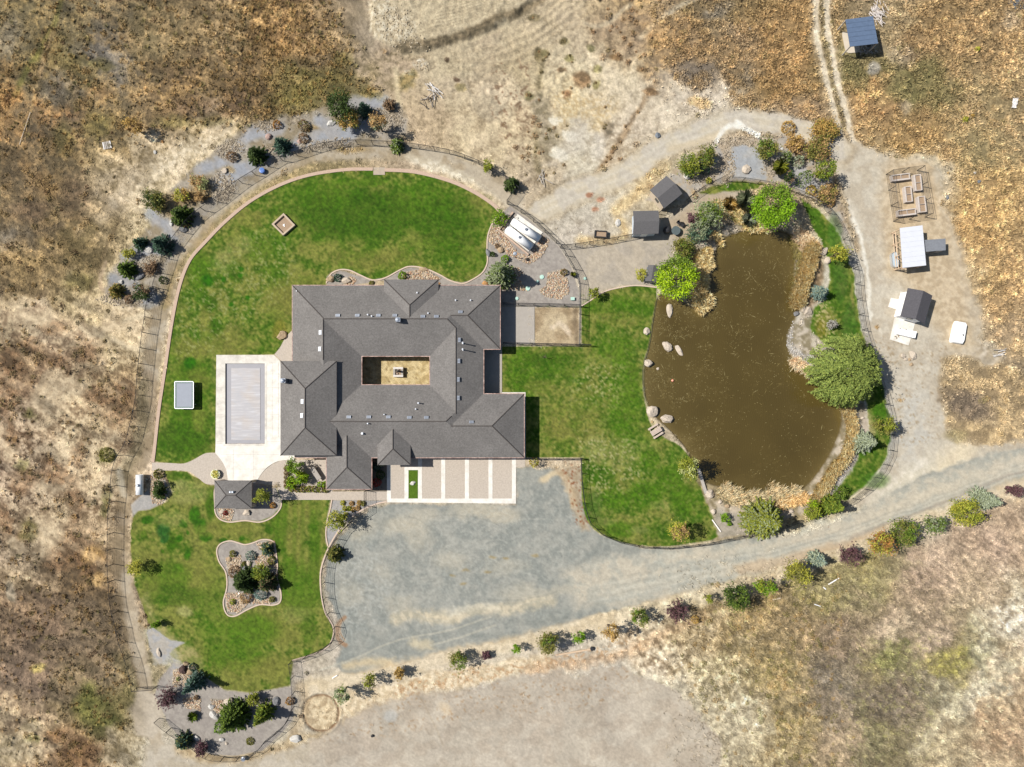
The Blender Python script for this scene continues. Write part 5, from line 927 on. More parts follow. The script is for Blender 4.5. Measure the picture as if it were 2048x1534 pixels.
kerb([(432, 971), (429, 985), (430, 1008), (431, 1025), (440, 1038), (460, 1044), (490, 1041), (520, 1044), (545, 1034), (561, 1016), (563, 1000)])
kerb([(434, 1100), (442, 1087), (460, 1081.5), (475, 1085), (490, 1089), (505, 1086), (525, 1079), (545, 1082), (551, 1098), (555, 1130), (554, 1155), (562, 1185), (560, 1204), (545, 1210), (520, 1209), (495, 1219), (470, 1232), (454, 1228), (447, 1205), (454, 1175), (452, 1145), (438, 1122)], closed=True)
kerb([(774, 1003), (755, 1007), (730, 1017), (706, 1032), (680, 1058), (660, 1090), (648, 1118), (641, 1148), (643, 1190), (651, 1225), (667, 1255), (662, 1284), (640, 1303), (585, 1321)], .2)
kerb([(664, 999), (660, 1020), (654, 1045), (652, 1070), (656, 1092)])
kerb([(1163, 612), (1182, 600), (1205, 585), (1230, 577), (1270, 571), (1314, 575)])
slab('concrete_pad', [(747, 335), (770, 335), (770, 350), (747, 350)], .08, solid('sandstone_pad', alb(206, 190, 168), .9, .08, 2))
# courtyard floor strip lies in the painted sand
# ================================================================ trees and shrubs
PAL = {  # leaf colours as seen sunlit (light, dark)
 'green': ((112, 132, 40), (62, 84, 28)), 'bright': ((120, 152, 24), (82, 118, 16)), 'lime': ((156, 178, 24), (96, 128, 18)), 'olive': ((134, 130, 58), (92, 92, 44)),
 'dark': ((74, 92, 36), (42, 58, 26)), 'blue': ((128, 148, 138), (82, 104, 96)), 'teal': ((76, 102, 80), (44, 68, 54)), 'sage': ((156, 164, 126), (110, 120, 88)),
 'silver': ((172, 180, 152), (124, 134, 110)), 'purple': ((112, 76, 80), (70, 46, 54)), 'yellow': ((180, 172, 62), (128, 134, 48)), 'gold': ((190, 156, 84), (146, 118, 64)),
 'orange': ((176, 118, 68), (130, 112, 50)), 'tan': ((190, 156, 100), (140, 112, 74)), 'brown': ((150, 122, 90), (104, 84, 64)), 'willow': ((146, 158, 76), (84, 104, 46)),
 'ygreen': ((150, 152, 50), (100, 114, 36)), 'grey': ((170, 168, 158), (130, 126, 118)), 'red': ((168, 60, 48), (110, 40, 34)), 'pale': ((190, 192, 130), (140, 146, 90))}
LK = 1.75
def pal(k, n, extra=None):
    a, b = (np.array(alb(*c, LK)) for c in PAL[k]); t = rng.random((n, 1)) ** .9
    c = a * t + b * (1 - t)
    if extra is not None:
        a2, b2 = (np.array(alb(*q, LK)) for q in PAL[extra]); s = rng.random((n, 1)); c2 = a2 * t + b2 * (1 - t); return c, c2
    return c
def unit(v): return v / (np.linalg.norm(v, axis=1, keepdims=True) + 1e-9)
def leafmesh(name, P_, size, colr, parent, lean=None, aspect=1.6, mat=None, upbias=.4):
    """each leaf clump a pointed four-cornered face set at its own angle"""
    n = len(P_); d = rng.normal(size=(n, 3)); d[:, 2] *= .6
    if lean is not None: d = d * .45 + lean
    d = unit(d); nn = rng.normal(size=(n, 3)); nn[:, 2] = np.abs(nn[:, 2]) + upbias; w_ = unit(np.cross(d, nn))
    s = size * (.6 + .8 * rng.random((n, 1)))
    V = np.stack([P_ - d * s * aspect * .5, P_ + w_ * s * .42, P_ + d * s * aspect * .5, P_ - w_ * s * .42], 1).reshape(-1, 3)
    F = np.arange(4 * n).reshape(n, 4)
    return npmesh(name, V, F, mat or M_LEAF, parent, np.repeat(colr, 4, 0))
def trunk(parent, h, r, limbs, col=None):
    mb = MB(); mb.tube([(0, 0, -.1), (r * .3, 0, h * .3), (0, r * .2, h * .6), (0, 0, h * .92)], r, 7, r1=r * .25)
    for q in limbs:
        z0 = min(q[2] * .55, h * .6); mb.tube([(0, 0, z0), (q[0] * .5, q[1] * .5, (z0 + q[2]) * .52), tuple(q)], r * .4, 5, r1=r * .1)
    return mb.build('trunk', col or M_BARK, parent)
def balls(n, rx, rz, zc, inner=.0):
    v = unit(rng.normal(size=(n, 3))); rr = (inner + (1 - inner) * rng.random((n, 1))) ** .45
    return v * rr * np.array([rx, rx, rz]) + np.array([0, 0, zc])
def plant(px, py, rp, h, kind, pal_, label, name=None, cat=None, pal2=None, group=None, dens=1.0):
    h *= 1.45 if group == G1 and px > 1200 else 1; h *= {'loose': 1.3, 'pine': 1.12, 'spruce': 1.12, 'twig': 1.15}.get(kind, 1); r = rp / PM * (H - h * .6) / H * {'loose': 1.22, 'pine': 1.15, 'spruce': 1.15, 'willow': 1.08}.get(kind, 1); zc = h * (.55 if kind in ('globe', 'loose', 'willow', 'twig') else .45)
    loc = (X(px, zc), Y(py, zc), 0); nm = name or ('shrub' if h < 1.6 else 'tree')
    cat = cat or ('shrub' if h < 1.6 else 'tree')
    o = empty(nm, loc, 0, label, cat, group)
    if kind == 'globe':
        K = 130; cen = unit(rng.normal(size=(K, 3))) * np.array([.8, .8, .8]) * r * (.9 + .25 * rng.random((K, 1))); cen[:, 2] *= .8; cen[:, 2] += h * .56
        n = int(900 * r * r * dens); kk = rng.integers(0, K, n); P_ = cen[kk] + rng.normal(size=(n, 3)) * r * .12; c = pal(pal_, n)
        if pal2: c, c2 = pal(pal_, n, pal2); m = (P_[:, 1] + rng.normal(size=n) * .5 > r * .4); c[m] = c2[m]
        P_[:, 2] = np.maximum(P_[:, 2], .5)
        out = P_ - np.array([0, 0, h * .5]); leafmesh('crown', P_, .15, 1.35 * c * (.7 + .6 * rng.random(K))[kk][:, None], o, lean=unit(out) * .35); trunk(o, h * .6, .2, cen[:5])
    elif kind == 'loose':
        K = max(12, int(8 + r * 14)); cen = balls(K, r * .8, h * .33, h * .6, .45)
        sz = .11 + .022 * r; n = int(720 * r * r * dens + 80); k = rng.integers(0, K, n); P_ = cen[k] + rng.normal(size=(n, 3)) * r * .17 * (.5 + rng.random(K)[k][:, None])
        P_[:, 2] = np.clip(P_[:, 2], .15, h); c = pal(pal_, n)
        if pal2: c, c2 = pal(pal_, n, pal2); m = rng.random(K)[k] < .4; c[m] = c2[m]
        c *= (.8 + .4 * rng.random(K))[k][:, None]
        leafmesh('crown', P_, sz, c, o); trunk(o, h * .75, .035 + .02 * h, cen[:min(K, 8)])
    elif kind in ('spruce', 'pine'):
        nb = int(9 + r * 5); pts = []; dirs = []
        lv = max(6, int(h * 3.2))
        for i in range(lv):
            t = i / lv; rr = r * (1 - t) ** .8 * (.85 + .3 * rng.random()); z = h * (.08 + .9 * t); m = max(4, int(nb * (1 - t) + 3)); a0 = rng.random() * 6.28
            for j in range(m):
                a = a0 + j * 2 * math.pi / m + rng.normal() * .13; L_b = rr * (.75 + .4 * rng.random()); st = max(3, int(L_b / .11))
                for q in range(st):
                    f = (q + .6) / st
                    for _ in range(2 if kind == 'spruce' else 3):
                        pts.append((math.cos(a) * L_b * f + rng.normal() * .05, math.sin(a) * L_b * f + rng.normal() * .05, z - .22 * L_b * f + rng.normal() * .04)); dirs.append((math.cos(a) + rng.normal() * .5, math.sin(a) + rng.normal() * .5, .15))
        P_ = np.array(pts); n = len(P_); c = pal(pal_, n)
        if pal2: c, c2 = pal(pal_, n, pal2); m = rng.random(n) < .3; c[m] = c2[m]
        leafmesh('crown', P_, .16, c, o, lean=np.array(dirs) * 1.2, aspect=2.0); mb = MB(); mb.tube([(0, 0, -.1), (0, 0, h * .97)], .05 + .018 * h, 7, r1=.015); mb.build('trunk', M_BARK, o)
    elif kind == 'willow':
        S = int(460 * dens); pts = []; dr = []
        hubs = balls(22, r * .6, h * .14, h * .78, .1)
        for i in range(S):
            hb = hubs[rng.integers(0, 22)]; a = math.atan2(hb[1], hb[0]) + rng.normal() * .8; L_s = r * (.35 + .5 * rng.random()); st = 26
            for q in range(st):
                f = q / st; x = hb[0] + math.cos(a) * L_s * (f ** .7); y = hb[1] + math.sin(a) * L_s * (f ** .7); z = hb[2] - (h * .62) * f ** 1.9
                if math.hypot(x, y) > r * (1.0 + .12 * rng.random()): break
                pts += [(x + rng.normal() * .09, y + rng.normal() * .09, z + rng.normal() * .08) for _ in range(5)]; dr += [(math.cos(a), math.sin(a), -.9 * f)] * 5
        hb_ = np.vstack([hubs + rng.normal(size=hubs.shape) * r * .16 for _ in range(60)] + [np.array([[0, 0, h * .85]]) + rng.normal(size=(500, 3)) * np.array([r * .3, r * .3, .4])]); pts += [tuple(q) for q in hb_]; dr += [tuple(q) for q in unit(rng.normal(size=hb_.shape))]; P_ = np.array(pts); c = pal(pal_, len(P_)); cl = .75 + .5 * fbm(P_[:, 0] + 50, P_[:, 1] + 50, 1.1, 2, 3)
        leafmesh('crown', P_, .125, c * cl[:, None], o, lean=np.array(dr) * .9, aspect=2.2); trunk(o, h * .75, .3, hubs[:8])
    elif kind == 'twig':   # a bare or thin crown: many fine branches, some leaf
        nb = int(16 + 22 * r); mb = MB(); tips = []
        for i in range(nb):
            v = unit(rng.normal(size=(1, 3)))[0]; v[2] = abs(v[2]) * .9 + .35; v /= np.linalg.norm(v); e_ = np.array([v[0] * r, v[1] * r, max(.3, v[2] * h)]) * (.7 + .3 * rng.random())
            m_ = e_ * .5 + rng.normal(size=3) * .08 * r; mb.tube([(0, 0, .05), tuple(m_), tuple(e_)], .03 + .01 * r, 4, r1=.008)
            for _ in range(4):
                q = m_ + (e_ - m_) * rng.random(); t = q + rng.normal(size=3) * .2 * r; t[2] = max(t[2], .1); mb.tube([tuple(q), tuple(t)], .014, 3, r1=.006); tips += [q * (1 - s) + t * s for s in rng.random(5)]
            tips += [m_ * (1 - s) + e_ * s for s in rng.random(6)]
        mb.build('branches', solid('twig_bark', (.3, .26, .22), .9, .3, 8) if pal_ == 'grey' else M_BARK, o)
        P_ = np.array(tips); P_ = P_[rng.random(len(P_)) < dens]
        if len(P_) and dens > .05: P_ = P_ + rng.normal(size=P_.shape) * .06; leafmesh('crown', P_, .13, pal(pal_, len(P_)), o)
    elif kind == 'tuft':
        n = int(70 + 160 * r); a = rng.random(n) * 6.28; L_ = r * (.7 + .5 * rng.random(n)); z = h * (.4 + .6 * rng.random(n)); c = pal(pal_, n)
        tip = np.stack([np.cos(a) * L_, np.sin(a) * L_, z], 1); mid = tip * np.array([.45, .45, 1.0]); base = tip * np.array([.08, .08, 0]); w_ = np.stack([-np.sin(a), np.cos(a), np.zeros(n)], 1) * .035
        V = np.stack([base - w_, base + w_, mid + w_, tip, mid - w_], 1).reshape(-1, 3); F5 = np.arange(5 * n).reshape(n, 5); npmesh('blades', V, F5, M_LEAF, o, np.repeat(c, 5, 0))
    elif kind == 'mound':
        n = int(420 * r * r * dens + 90); v = unit(rng.normal(size=(n, 3))); v[:, 2] = np.abs(v[:, 2]); lump = 1 + .25 * (vnoise(v[:, 0] * 3 + 9, v[:, 1] * 3 + px, 5) - .5)
        P_ = v * np.array([r, r, h]) * (.82 + .2 * rng.random((n, 1))) * lump[:, None]; c = pal(pal_, n)
        if pal2: c, c2 = pal(pal_, n, pal2); m = rng.random(n) < .35; c[m] = c2[m]
        leafmesh('foliage', P_, .13, c, o, lean=v * .5); mb = MB(); mb.tube([(0, 0, -.05), (0, 0, h * .6)], .05, 6, r1=.02); mb.build('stem', M_BARK, o)
    return o
G1, G2, G3 = 'young trees along the drive verge', 'plants in the gravel bed round the north lawn', 'plants round the pond'
G4, G5, G6 = 'shrubs in the island bed', 'plants in the gravel bed north of the pond', 'plants in the south-west gravel bed'
TREES = [
 (681, 213, 24, 4.2, 'loose', 'dark', 'dark olive tree at the top of the curved gravel bed, beside a pale boulder', G2, None), (697, 240, 20, 3.0, 'loose', 'olive', 'golden olive bushy tree just below the dark tree, casting a long shadow on gravel', G2, 'gold'),
 (727, 216, 14, 3.0, 'spruce', 'teal', 'small blue-green spruce beside the dark olive tree at the bed top', G2, None), (757, 246, 16, 4.0, 'loose', 'tan', 'tan half-bare tree with broad shadow, east end of curved gravel bed', G2, 'sage'),
 (777, 208, 16, 1.5, 'twig', 'brown', 'brown dried shrub at the bed corner, near the white log pile', G2, None), (606, 250, 12, 1.2, 'mound', 'brown', 'low brown shrub with green tip between two grey gravel patches', G2, 'olive'),
 (553, 248, 9, .9, 'mound', 'orange', 'rust coloured low shrub at upper edge of the gravel bed', G2, None), (606, 275, 10, 1.0, 'mound', 'brown', 'low russet shrub beside a round stone and the blue spruce shadow', G2, None),
 (560, 287, 16, 3.2, 'spruce', 'teal', 'blue-green spruce near a pinkish boulder, left of the russet shrub', G2, None), (510, 307, 20, 3.0, 'pine', 'dark', 'dark green dense pine leaning over the outer fence at top left', G2, None),
 (793, 288, 15, 2.2, 'pine', 'green', 'light green pine straddling the fence above the brick-edged lawn', G2, 'sage'), (463, 312, 11, 1.2, 'mound', 'brown', 'dark brown round shrub left of the dense green pine', G2, None),
 (975, 331, 11, 2.2, 'loose', 'ygreen', 'small yellow-green tree on the fence line north-east of the lawn', G2, None), (1024, 366, 15, 2.6, 'pine', 'dark', 'dark green pine beside the wire gate near the propane tanks', G2, None),
 (399, 366, 15, 1.5, 'loose', 'tan', 'sandy yellow loose shrub on the grey gravel, above the fence', G2, 'pale'), (362, 392, 13, 1.4, 'loose', 'yellow', 'bright yellow patchy shrub above a dark round pine', G2, 'gold'),
 (399, 393, 15, 1.6, 'twig', 'tan', 'bare brown twiggy shrub beside the yellow shrub and fence', G2, None), (308, 401, 20, 1.6, 'loose', 'olive', 'spreading olive shrub at outer edge of the gravel bed', G2, 'dark'),
 (358, 430, 22, 3.2, 'pine', 'dark', 'large dark green pine by the fence with small pale boulder beneath', G2, 'green'), (318, 487, 19, 3.4, 'spruce', 'teal', 'dark teal spruce beside the white striped boulder', G2, None),
 (277, 485, 14, 2.2, 'pine', 'teal', 'dull blue-green spreading conifer left of the teal spruce', G2, 'dark'), (258, 505, 11, 1.2, 'loose', 'yellow', 'pale yellow shrub at the bed rim below the spreading conifer', G2, None),
 (249, 537, 19, 2.6, 'pine', 'green', 'bright olive pine above the long grey boulder', G2, 'dark'), (300, 535, 18, 1.2, 'twig', 'brown', 'bare brown shrub cluster touching the fence, right of olive pine', G2, None),
 (325, 560, 8, 1.0, 'mound', 'dark', 'tiny dark green shrub on the fence line', G2, None), (229, 580, 15, 2.0, 'pine', 'olive', 'yellowish conifer at the lower tip of the gravel bed', G2, 'gold'), (283, 583, 16, 2.0, 'loose', 'dark', 'dark olive round shrub with reddish right side near bed end', G2, 'brown'),
 (257, 598, 9, .8, 'mound', 'brown', 'low brown shrub between the two conifers at the bed tip', G2, None), (212, 910, 16, 1.0, 'mound', 'olive', 'flat green weedy shrub outside the west fence', None, None),
 (316, 948, 10, .9, 'mound', 'olive', 'small olive shrub beside a boulder at the paved path end', None, None), (318, 968, 9, 1.4, 'loose', 'dark', 'dark shrub on cobbles right of the white tank', None, None), (316, 985, 15, 1.8, 'pine', 'dark', 'dark green spreading pine on cobbles below the tank', None, 'green'),
 (270, 1135, 13, 2.4, 'loose', 'yellow', 'bright yellow sapling at the west lawn edge', None, None), (311, 1250, 8, 2.2, 'twig', 'bright', 'bare thin sapling at the lower west lawn edge', None, None),
 (533, 1099, 15, 1.8, 'pine', 'teal', 'shaggy blue-green conifer by a boulder, top right of the island bed', G4, 'olive'), (500, 1112, 10, 1.0, 'mound', 'blue', 'pale blue dwarf spruce in the upper middle of the island bed', G4, 'silver'), (465, 1108, 7, .7, 'mound', 'olive', 'small olive shrub above the tan stone in the island bed', G4, None),
 (468, 1145, 13, 1.2, 'mound', 'brown', 'russet round shrub at the island bed waist, left side', G4, None), (486, 1165, 27, 4.2, 'pine', 'dark', 'big dark green pine across the island bed waist', G4, None), (522, 1144, 15, 2.0, 'loose', 'ygreen', 'yellow-green shrub in front of the big dark pine', G4, 'green'), (531, 1168, 19, 3.6, 'pine', 'dark', 'second dark pine with brown tips, casting shadow across the island kerb', G4, 'brown'),
 (520, 1189, 13, 1.1, 'mound', 'blue', 'blue dwarf spruce below the two dark pines', G4, None), (491, 1196, 12, 1.0, 'mound', 'tan', 'tan dome shrub with dark right side, lower island bed', G4, 'brown'), (465, 1204, 6, .6, 'mound', 'ygreen', 'tiny yellow-green shrub on the lower left cobbles of the island', G4, None), (543, 1121, 9, .8, 'mound', 'olive', 'small olive shrub on the right cobbles of the island', G4, None), (544, 1199, 6, .6, 'mound', 'olive', 'tiny olive shrub at the lower right kerb of the island', G4, None), (488, 1127, 4, .5, 'mound', 'olive', 'tiny tuft beside the pale block in the island bed', G4, None),
 (523, 994, 14, 3.9, 'loose', 'ygreen', 'yellow-green tree standing in the shade beside the gazebo', None, None), (545, 1011, 6, .6, 'mound', 'orange', 'small orange round shrub in the gazebo shadow', None, None), (450, 1026, 5, .5, 'mound', 'red', 'small red flowering shrub under the gazebo eave', None, None),
 (383, 1371, 17, 4.8, 'spruce', 'teal', 'tall blue-green spruce with a long pointed shadow on the south lawn', G6, 'blue'), (331, 1398, 27, 3.0, 'twig', 'purple', 'wide purple-leaved plum tree beside the gate shadow', G6, None), (461, 1440, 31, 5.0, 'pine', 'green', 'large green pine in the middle of the south-west bed', G6, 'dark'), (441, 1455, 15, 1.4, 'mound', 'bright', 'bright green low skirt shrub at the foot of the large pine', G6, 'dark'),
 (505, 1402, 16, 2.6, 'twig', 'ygreen', 'thin grey-green tree near the round boulder, upper south-west bed', G6, None), (522, 1434, 17, 4.8, 'spruce', 'green', 'slim yellow-green spruce right of the large pine', G6, 'ygreen'), (579, 1403, 9, 1.0, 'mound', 'orange', 'rust-red round shrub near the fence corner', G6, 'brown'), (386, 1433, 11, .8, 'tuft', 'green', 'bright green spiky plant in a sandy ring', G6, None), (364, 1486, 18, 2.4, 'pine', 'teal', 'green shaggy shrub straddling the lower fence', G6, 'olive'), (400, 1500, 17, 2.4, 'twig', 'purple', 'smaller purple plum at the bottom fence', G6, None), (385, 1335, 8, .7, 'mound', 'teal', 'low grey-green shrub above the brown boulder', G6, None), (356, 1358, 4, .4, 'mound', 'pale', 'tiny pale shrub left of the cobbles', G6, None), (500, 1483, 8, .4, 'mound', 'olive', 'flat olive weed in the bed bottom', G6, None), (392, 1396, 5, .5, 'mound', 'brown', 'tiny brown shrub near purple plum', G6, None),
 (672, 1042, 18, 3.6, 'loose', 'ygreen', 'yellow-green young tree beside the curved drive kerb', None, 'yellow'), (667, 1110, 17, 2.8, 'pine', 'olive', 'thin olive conifer outside the curved drive fence', None, 'dark'), (691, 1030, 5, .8, 'mound', 'yellow', 'small yellow shrub above the yellow-green young tree', None, None),
 (590, 931, 14, 2.4, 'loose', 'green', 'dark green shrub at the patio planter top', 'patio planter shrubs', 'bright'), (596, 953, 14, 1.8, 'loose', 'bright', 'bright green shrub in the middle of the patio planter', 'patio planter shrubs', 'lime'), (608, 957, 9, 1.4, 'loose', 'lime', 'lime shrub nearest the patio bench', 'patio planter shrubs', None), (583, 966, 11, 1.4, 'loose', 'lime', 'yellow-lime shrub at the lower left planter corner', 'patio planter shrubs', 'bright'),
 (1068, 925, 10, 2.4, 'mound', 'yellow', 'golden yellow rounded bush at the garage corner', None, 'orange'), (804, 551, 9, 1.0, 'mound', 'bright', 'bright green shrub on the cobbles against the north house wall', None, None), (675, 555, 8, .9, 'mound', 'teal', 'blue-green shrub between two boulders at the north house wall', None, None), (743, 566, 5, .4, 'mound', 'olive', 'tiny plant on gravel by the north eave', None, None),
 (1000, 437, 14, 2.2, 'loose', 'bright', 'bright green bush beside the white propane tanks', None, None), (1010, 517, 8, 1.0, 'mound', 'bright', 'small bright round shrub above the feathery tree', None, None), (1001, 545, 25, 6.2, 'pine', 'sage', 'feathery grey-green tree north-east of the house casting a jagged shadow', None, 'green'), (1128, 544, 7, .8, 'mound', 'brown', 'brown round shrub on gravel inside the east fence', None, 'olive'), (1187, 585, 10, 2.4, 'loose', 'ygreen', 'small lime tree where the kerb meets the east fence', None, None), (985, 508, 5, .8, 'mound', 'dark', 'small dark plant beside the stone post', None, None), (1146, 549, 6, .8, 'tuft', 'ygreen', 'yellowish plant at the east fence', None, None), (995, 492, 5, .4, 'mound', 'brown', 'flat brown shrub beside the pale round boulder', None, None),
 (1282, 549, 10, 1.6, 'loose', 'yellow', 'small yellow shrub left of the little grey shed', G3, None), (1353, 556, 42, 7.5, 'globe', 'lime', 'round lime-yellow globe willow on the west pond bank', G3, 'green'), (1546, 412, 42, 8.2, 'globe', 'bright', 'round bright green globe willow on the north pond bank', G3, 'green'), (1362, 497, 19, 2.6, 'loose', 'olive', 'dark olive dense shrub just above the lime globe willow', G3, 'green'), (1415, 430, 24, 3.4, 'loose', 'sage', 'grey-green tree north-west of the pond beside the purple shrub', G3, 'green'), (1398, 463, 20, 3.0, 'loose', 'sage', 'mixed grey and green shrub overhanging the pond inlet', G3, 'teal'), (1388, 437, 12, 1.6, 'loose', 'purple', 'purple-leaved shrub at the court edge', G3, None),
 (1490, 402, 20, 2.4, 'tuft', 'sage', 'silver-green feathery shrub left of the bright globe willow', G3, None), (1497, 440, 14, 1.6, 'tuft', 'silver', 'small silver-grey grass clump below the silver-green shrub', G3, None), (1460, 408, 14, 1.4, 'tuft', 'gold', 'golden dry grass clump between grey-green tree and silver shrub', G3, None), (1385, 478, 11, 1.0, 'mound', 'green', 'low green plant under the mixed shrub', G3, 'sage'),
 (1675, 507, 15, 3.6, 'loose', 'yellow', 'yellow-green tree on the narrow lawn by the east fence', G3, 'ygreen'), (1643, 584, 16, 3.0, 'spruce', 'blue', 'pale blue spruce on the narrow lawn east of the pond', G3, 'silver'), (1668, 648, 12, 2.2, 'twig', 'grey', 'leafless white-barked sapling on the narrow lawn', G3, None), (1698, 740, 66, 8.5, 'willow', 'willow', 'huge weeping willow leaning over the east pond bank', G3, None), (1767, 851, 17, 4.2, 'loose', 'olive', 'olive tree on the east fence below the weeping willow', G3, 'ygreen'), (1734, 884, 23, 4.4, 'spruce', 'silver', 'silver-grey spruce on the south-east lawn strip', G3, 'sage'),
 (1668, 1012, 20, 5.0, 'pine', 'green', 'loose green pine at the south-east corner of the pond fence', G3, 'ygreen'), (1623, 1020, 17, 2.2, 'loose', 'ygreen', 'yellow-green low tree left of the loose green pine', G3, 'lime'), (1536, 1042, 38, 7.2, 'pine', 'ygreen', 'large feathery yellow-green tree on the south pond bank', G3, 'sage'), (1376, 935, 18, 5.0, 'loose', 'ygreen', 'pale yellow tree by the weathered plank at the pond', G3, 'pale'), (1355, 1063, 17, 4.4, 'loose', 'tan', 'tan and yellow turning tree at the east lawn bottom', G3, 'yellow'), (1450, 1036, 8, 1.4, 'loose', 'bright', 'small green shrub near the leaning bare trunk', G3, None), (1459, 1048, 4, .6, 'mound', 'bright', 'tiny green plant in the south bank gravel', G3, None), (1680, 985, 12, 1.8, 'loose', 'green', 'dark green shrub above the loose green pine', G3, None),
 (1378, 328, 20, 2.6, 'loose', 'ygreen', 'yellow-green broad shrub above the rotated shed', G5, 'green'), (1413, 314, 19, 2.6, 'loose', 'green', 'green broad shrub right of the yellow-green one above the shed', G5, 'olive'), (1411, 336, 11, 1.6, 'mound', 'teal', 'bluish juniper below the two broad shrubs', G5, None), (1418, 361, 6, .7, 'mound', 'yellow', 'small yellow shrub below a grey boulder', G5, None), (1533, 300, 19, 2.8, 'loose', 'green', 'green tree with spiky shadow at the north bed centre', G5, 'olive'), (1571, 314, 11, 1.4, 'loose', 'sage', 'grey-green low shrub right of the spiky-shadow tree', G5, 'green'), (1558, 336, 15, 2.4, 'tuft', 'ygreen', 'yellow-green fan-shaped clump in the north bed', G5, None), (1578, 355, 10, 2.0, 'loose', 'dark', 'dark small tree below the fan-shaped clump', G5, 'brown'), (1598, 322, 13, 1.5, 'mound', 'sage', 'sage round bush in the north bed', G5, 'silver'), (1612, 354, 14, 4.0, 'mound', 'green', 'dense green rounded tree in the north bed', G5, 'dark'), (1623, 380, 10, 1.0, 'mound', 'gold', 'golden bush just below the dense green rounded tree', G5, 'yellow'), (1649, 340, 17, 4.0, 'loose', 'ygreen', 'light green tree at the gravel yard edge with lacy shadow', G5, 'green'), (1635, 300, 22, 1.6, 'loose', 'olive', 'wide olive shrub at the bed top right corner', G5, 'tan'), (1652, 387, 18, 1.2, 'loose', 'tan', 'dry tan shrub near the cream boulder', G5, 'olive'), (1590, 288, 17, 1.2, 'loose', 'tan', 'tan-green shrub on the upper bed rim', G5, 'gold'), (1606, 306, 14, 1.0, 'mound', 'brown', 'pinkish brown low shrub beside the wide olive shrub', G5, None), (1662, 405, 9, .8, 'mound', 'tan', 'small orange-tan shrub by the fence near cream boulder', G5, None),
 (1578, 254, 15, 1.2, 'mound', 'gold', 'golden dry bush alone on the north gravel track', None, 'tan'), (1650, 262, 22, 1.2, 'loose', 'gold', 'rust and gold bush between the north track and the ruts', None, 'olive'),
 (2036, 982, 17, 3.0, 'twig', 'purple', 'purple plum tree at the right edge of the picture by the road', G1, None), (1976, 1001, 22, 3.4, 'spruce', 'silver', 'silver-green spruce of the verge nearest the right edge', G1, 'sage'), (1929, 1024, 24, 3.0, 'loose', 'yellow', 'yellow-green broad tree left of the silver-green verge spruce', G1, 'ygreen'), (1868, 1046, 17, 2.4, 'loose', 'sage', 'soft green small tree left of the broad yellow tree', G1, 'green'), (1808, 1066, 22, 3.0, 'loose', 'green', 'dense olive-green round tree beside the orange-tinged one', G1, 'olive'), (1760, 1087, 21, 3.2, 'loose', 'orange', 'tree turning orange and green on the verge', G1, 'yellow'), (1706, 1112, 27, 3.2, 'twig', 'purple', 'broad purple plum tree left of the orange-tinged tree', G1, None), (1638, 1121, 16, 2.6, 'spruce', 'silver', 'small silvery spruce left of the broad purple plum', G1, 'blue'), (1591, 1147, 22, 3.4, 'loose', 'yellow', 'yellow and orange tree left of the small silvery spruce', G1, 'olive'), (1530, 1171, 16, 2.8, 'loose', 'bright', 'fresh green tree between yellow tree and dark round tree', G1, 'ygreen'), (1471, 1193, 23, 3.2, 'loose', 'dark', 'large dark green round tree on the verge', G1, 'green'), (1416, 1197, 8, 1.8, 'loose', 'ygreen', 'tiny staked tree with oval shadow left of the dark round tree', G1, None), (1357, 1225, 28, 2.2, 'twig', 'purple', 'half-bare purple plum sprawling on the verge', G1, None), (1280, 1234, 15, 2.6, 'loose', 'green', 'compact green tree left of the half-bare plum', G1, 'olive'), (1222, 1264, 14, 3.2, 'loose', 'gold', 'golden tan tree with lacy shadow on the verge', G1, 'tan'), (1157, 1272, 11, 2.4, 'loose', 'bright', 'small fresh green tree right of the broad olive one', G1, None), (1096, 1285, 19, 3.2, 'loose', 'olive', 'broad olive tree above the fallen log', G1, 'green'), (1031, 1297, 8, 2.2, 'loose', 'bright', 'tiny bright green tree with cross-shaped shadow', G1, None), (972, 1312, 10, 1.8, 'twig', 'purple', 'small dark purple twiggy tree on the verge', G1, None), (918, 1321, 16, 2.8, 'loose', 'olive', 'olive-green tree with pointed shadow, south of the parking court', G1, 'green'), (799, 1349, 14, 3.2, 'twig', 'gold', 'thin golden tree between two green ones', G1, None), (739, 1360, 12, 2.6, 'loose', 'olive', 'narrow yellow-olive tree left of the thin golden one', G1, 'ygreen'), (685, 1388, 14, 3.6, 'loose', 'sage', 'pale green tree nearest the circular ditch', G1, 'green'), (1391, 1240, 8, .8, 'mound', 'gold', 'small orange shrub below the half-bare plum', G1, None),
 (1955, 98, 5, .7, 'mound', 'yellow', 'yellow flowering bush by itself, upper right field', 'yellow bushes of the north-east field', None), (1931, 238, 6, .8, 'mound', 'yellow', 'larger yellow flowering bush of the close pair', 'yellow bushes of the north-east field', None), (1945, 232, 4, .6, 'mound', 'gold', 'smaller golden bush of the close pair', 'yellow bushes of the north-east field', None),
 (268, 254, 15, 3.0, 'loose', 'tan', 'orange dried tree with grey branches in the north-west field', None, 'gold'),
]
TREES += [(px, py, 5, .4, 'mound', p, f'{w1} ornamental grass clump in the forecourt bed', 'ornamental grasses by the forecourt', None) for px, py, p, w1 in
          [(685, 1006, 'yellow', 'largest yellow-green'), (703, 1007, 'tan', 'tan, alone, second of the upper row'), (718, 1006, 'gold', 'gold, third of the upper row'), (726, 1007, 'olive', 'olive, rightmost of the upper row'), (689, 1017, 'yellow', 'yellow, first of the lower row'), (698, 1017, 'ygreen', 'green-yellow, second of the lower row'), (706, 1019, 'gold', 'gold, third of the lower row'), (715, 1016, 'tan', 'tan, rightmost of the lower row')]]
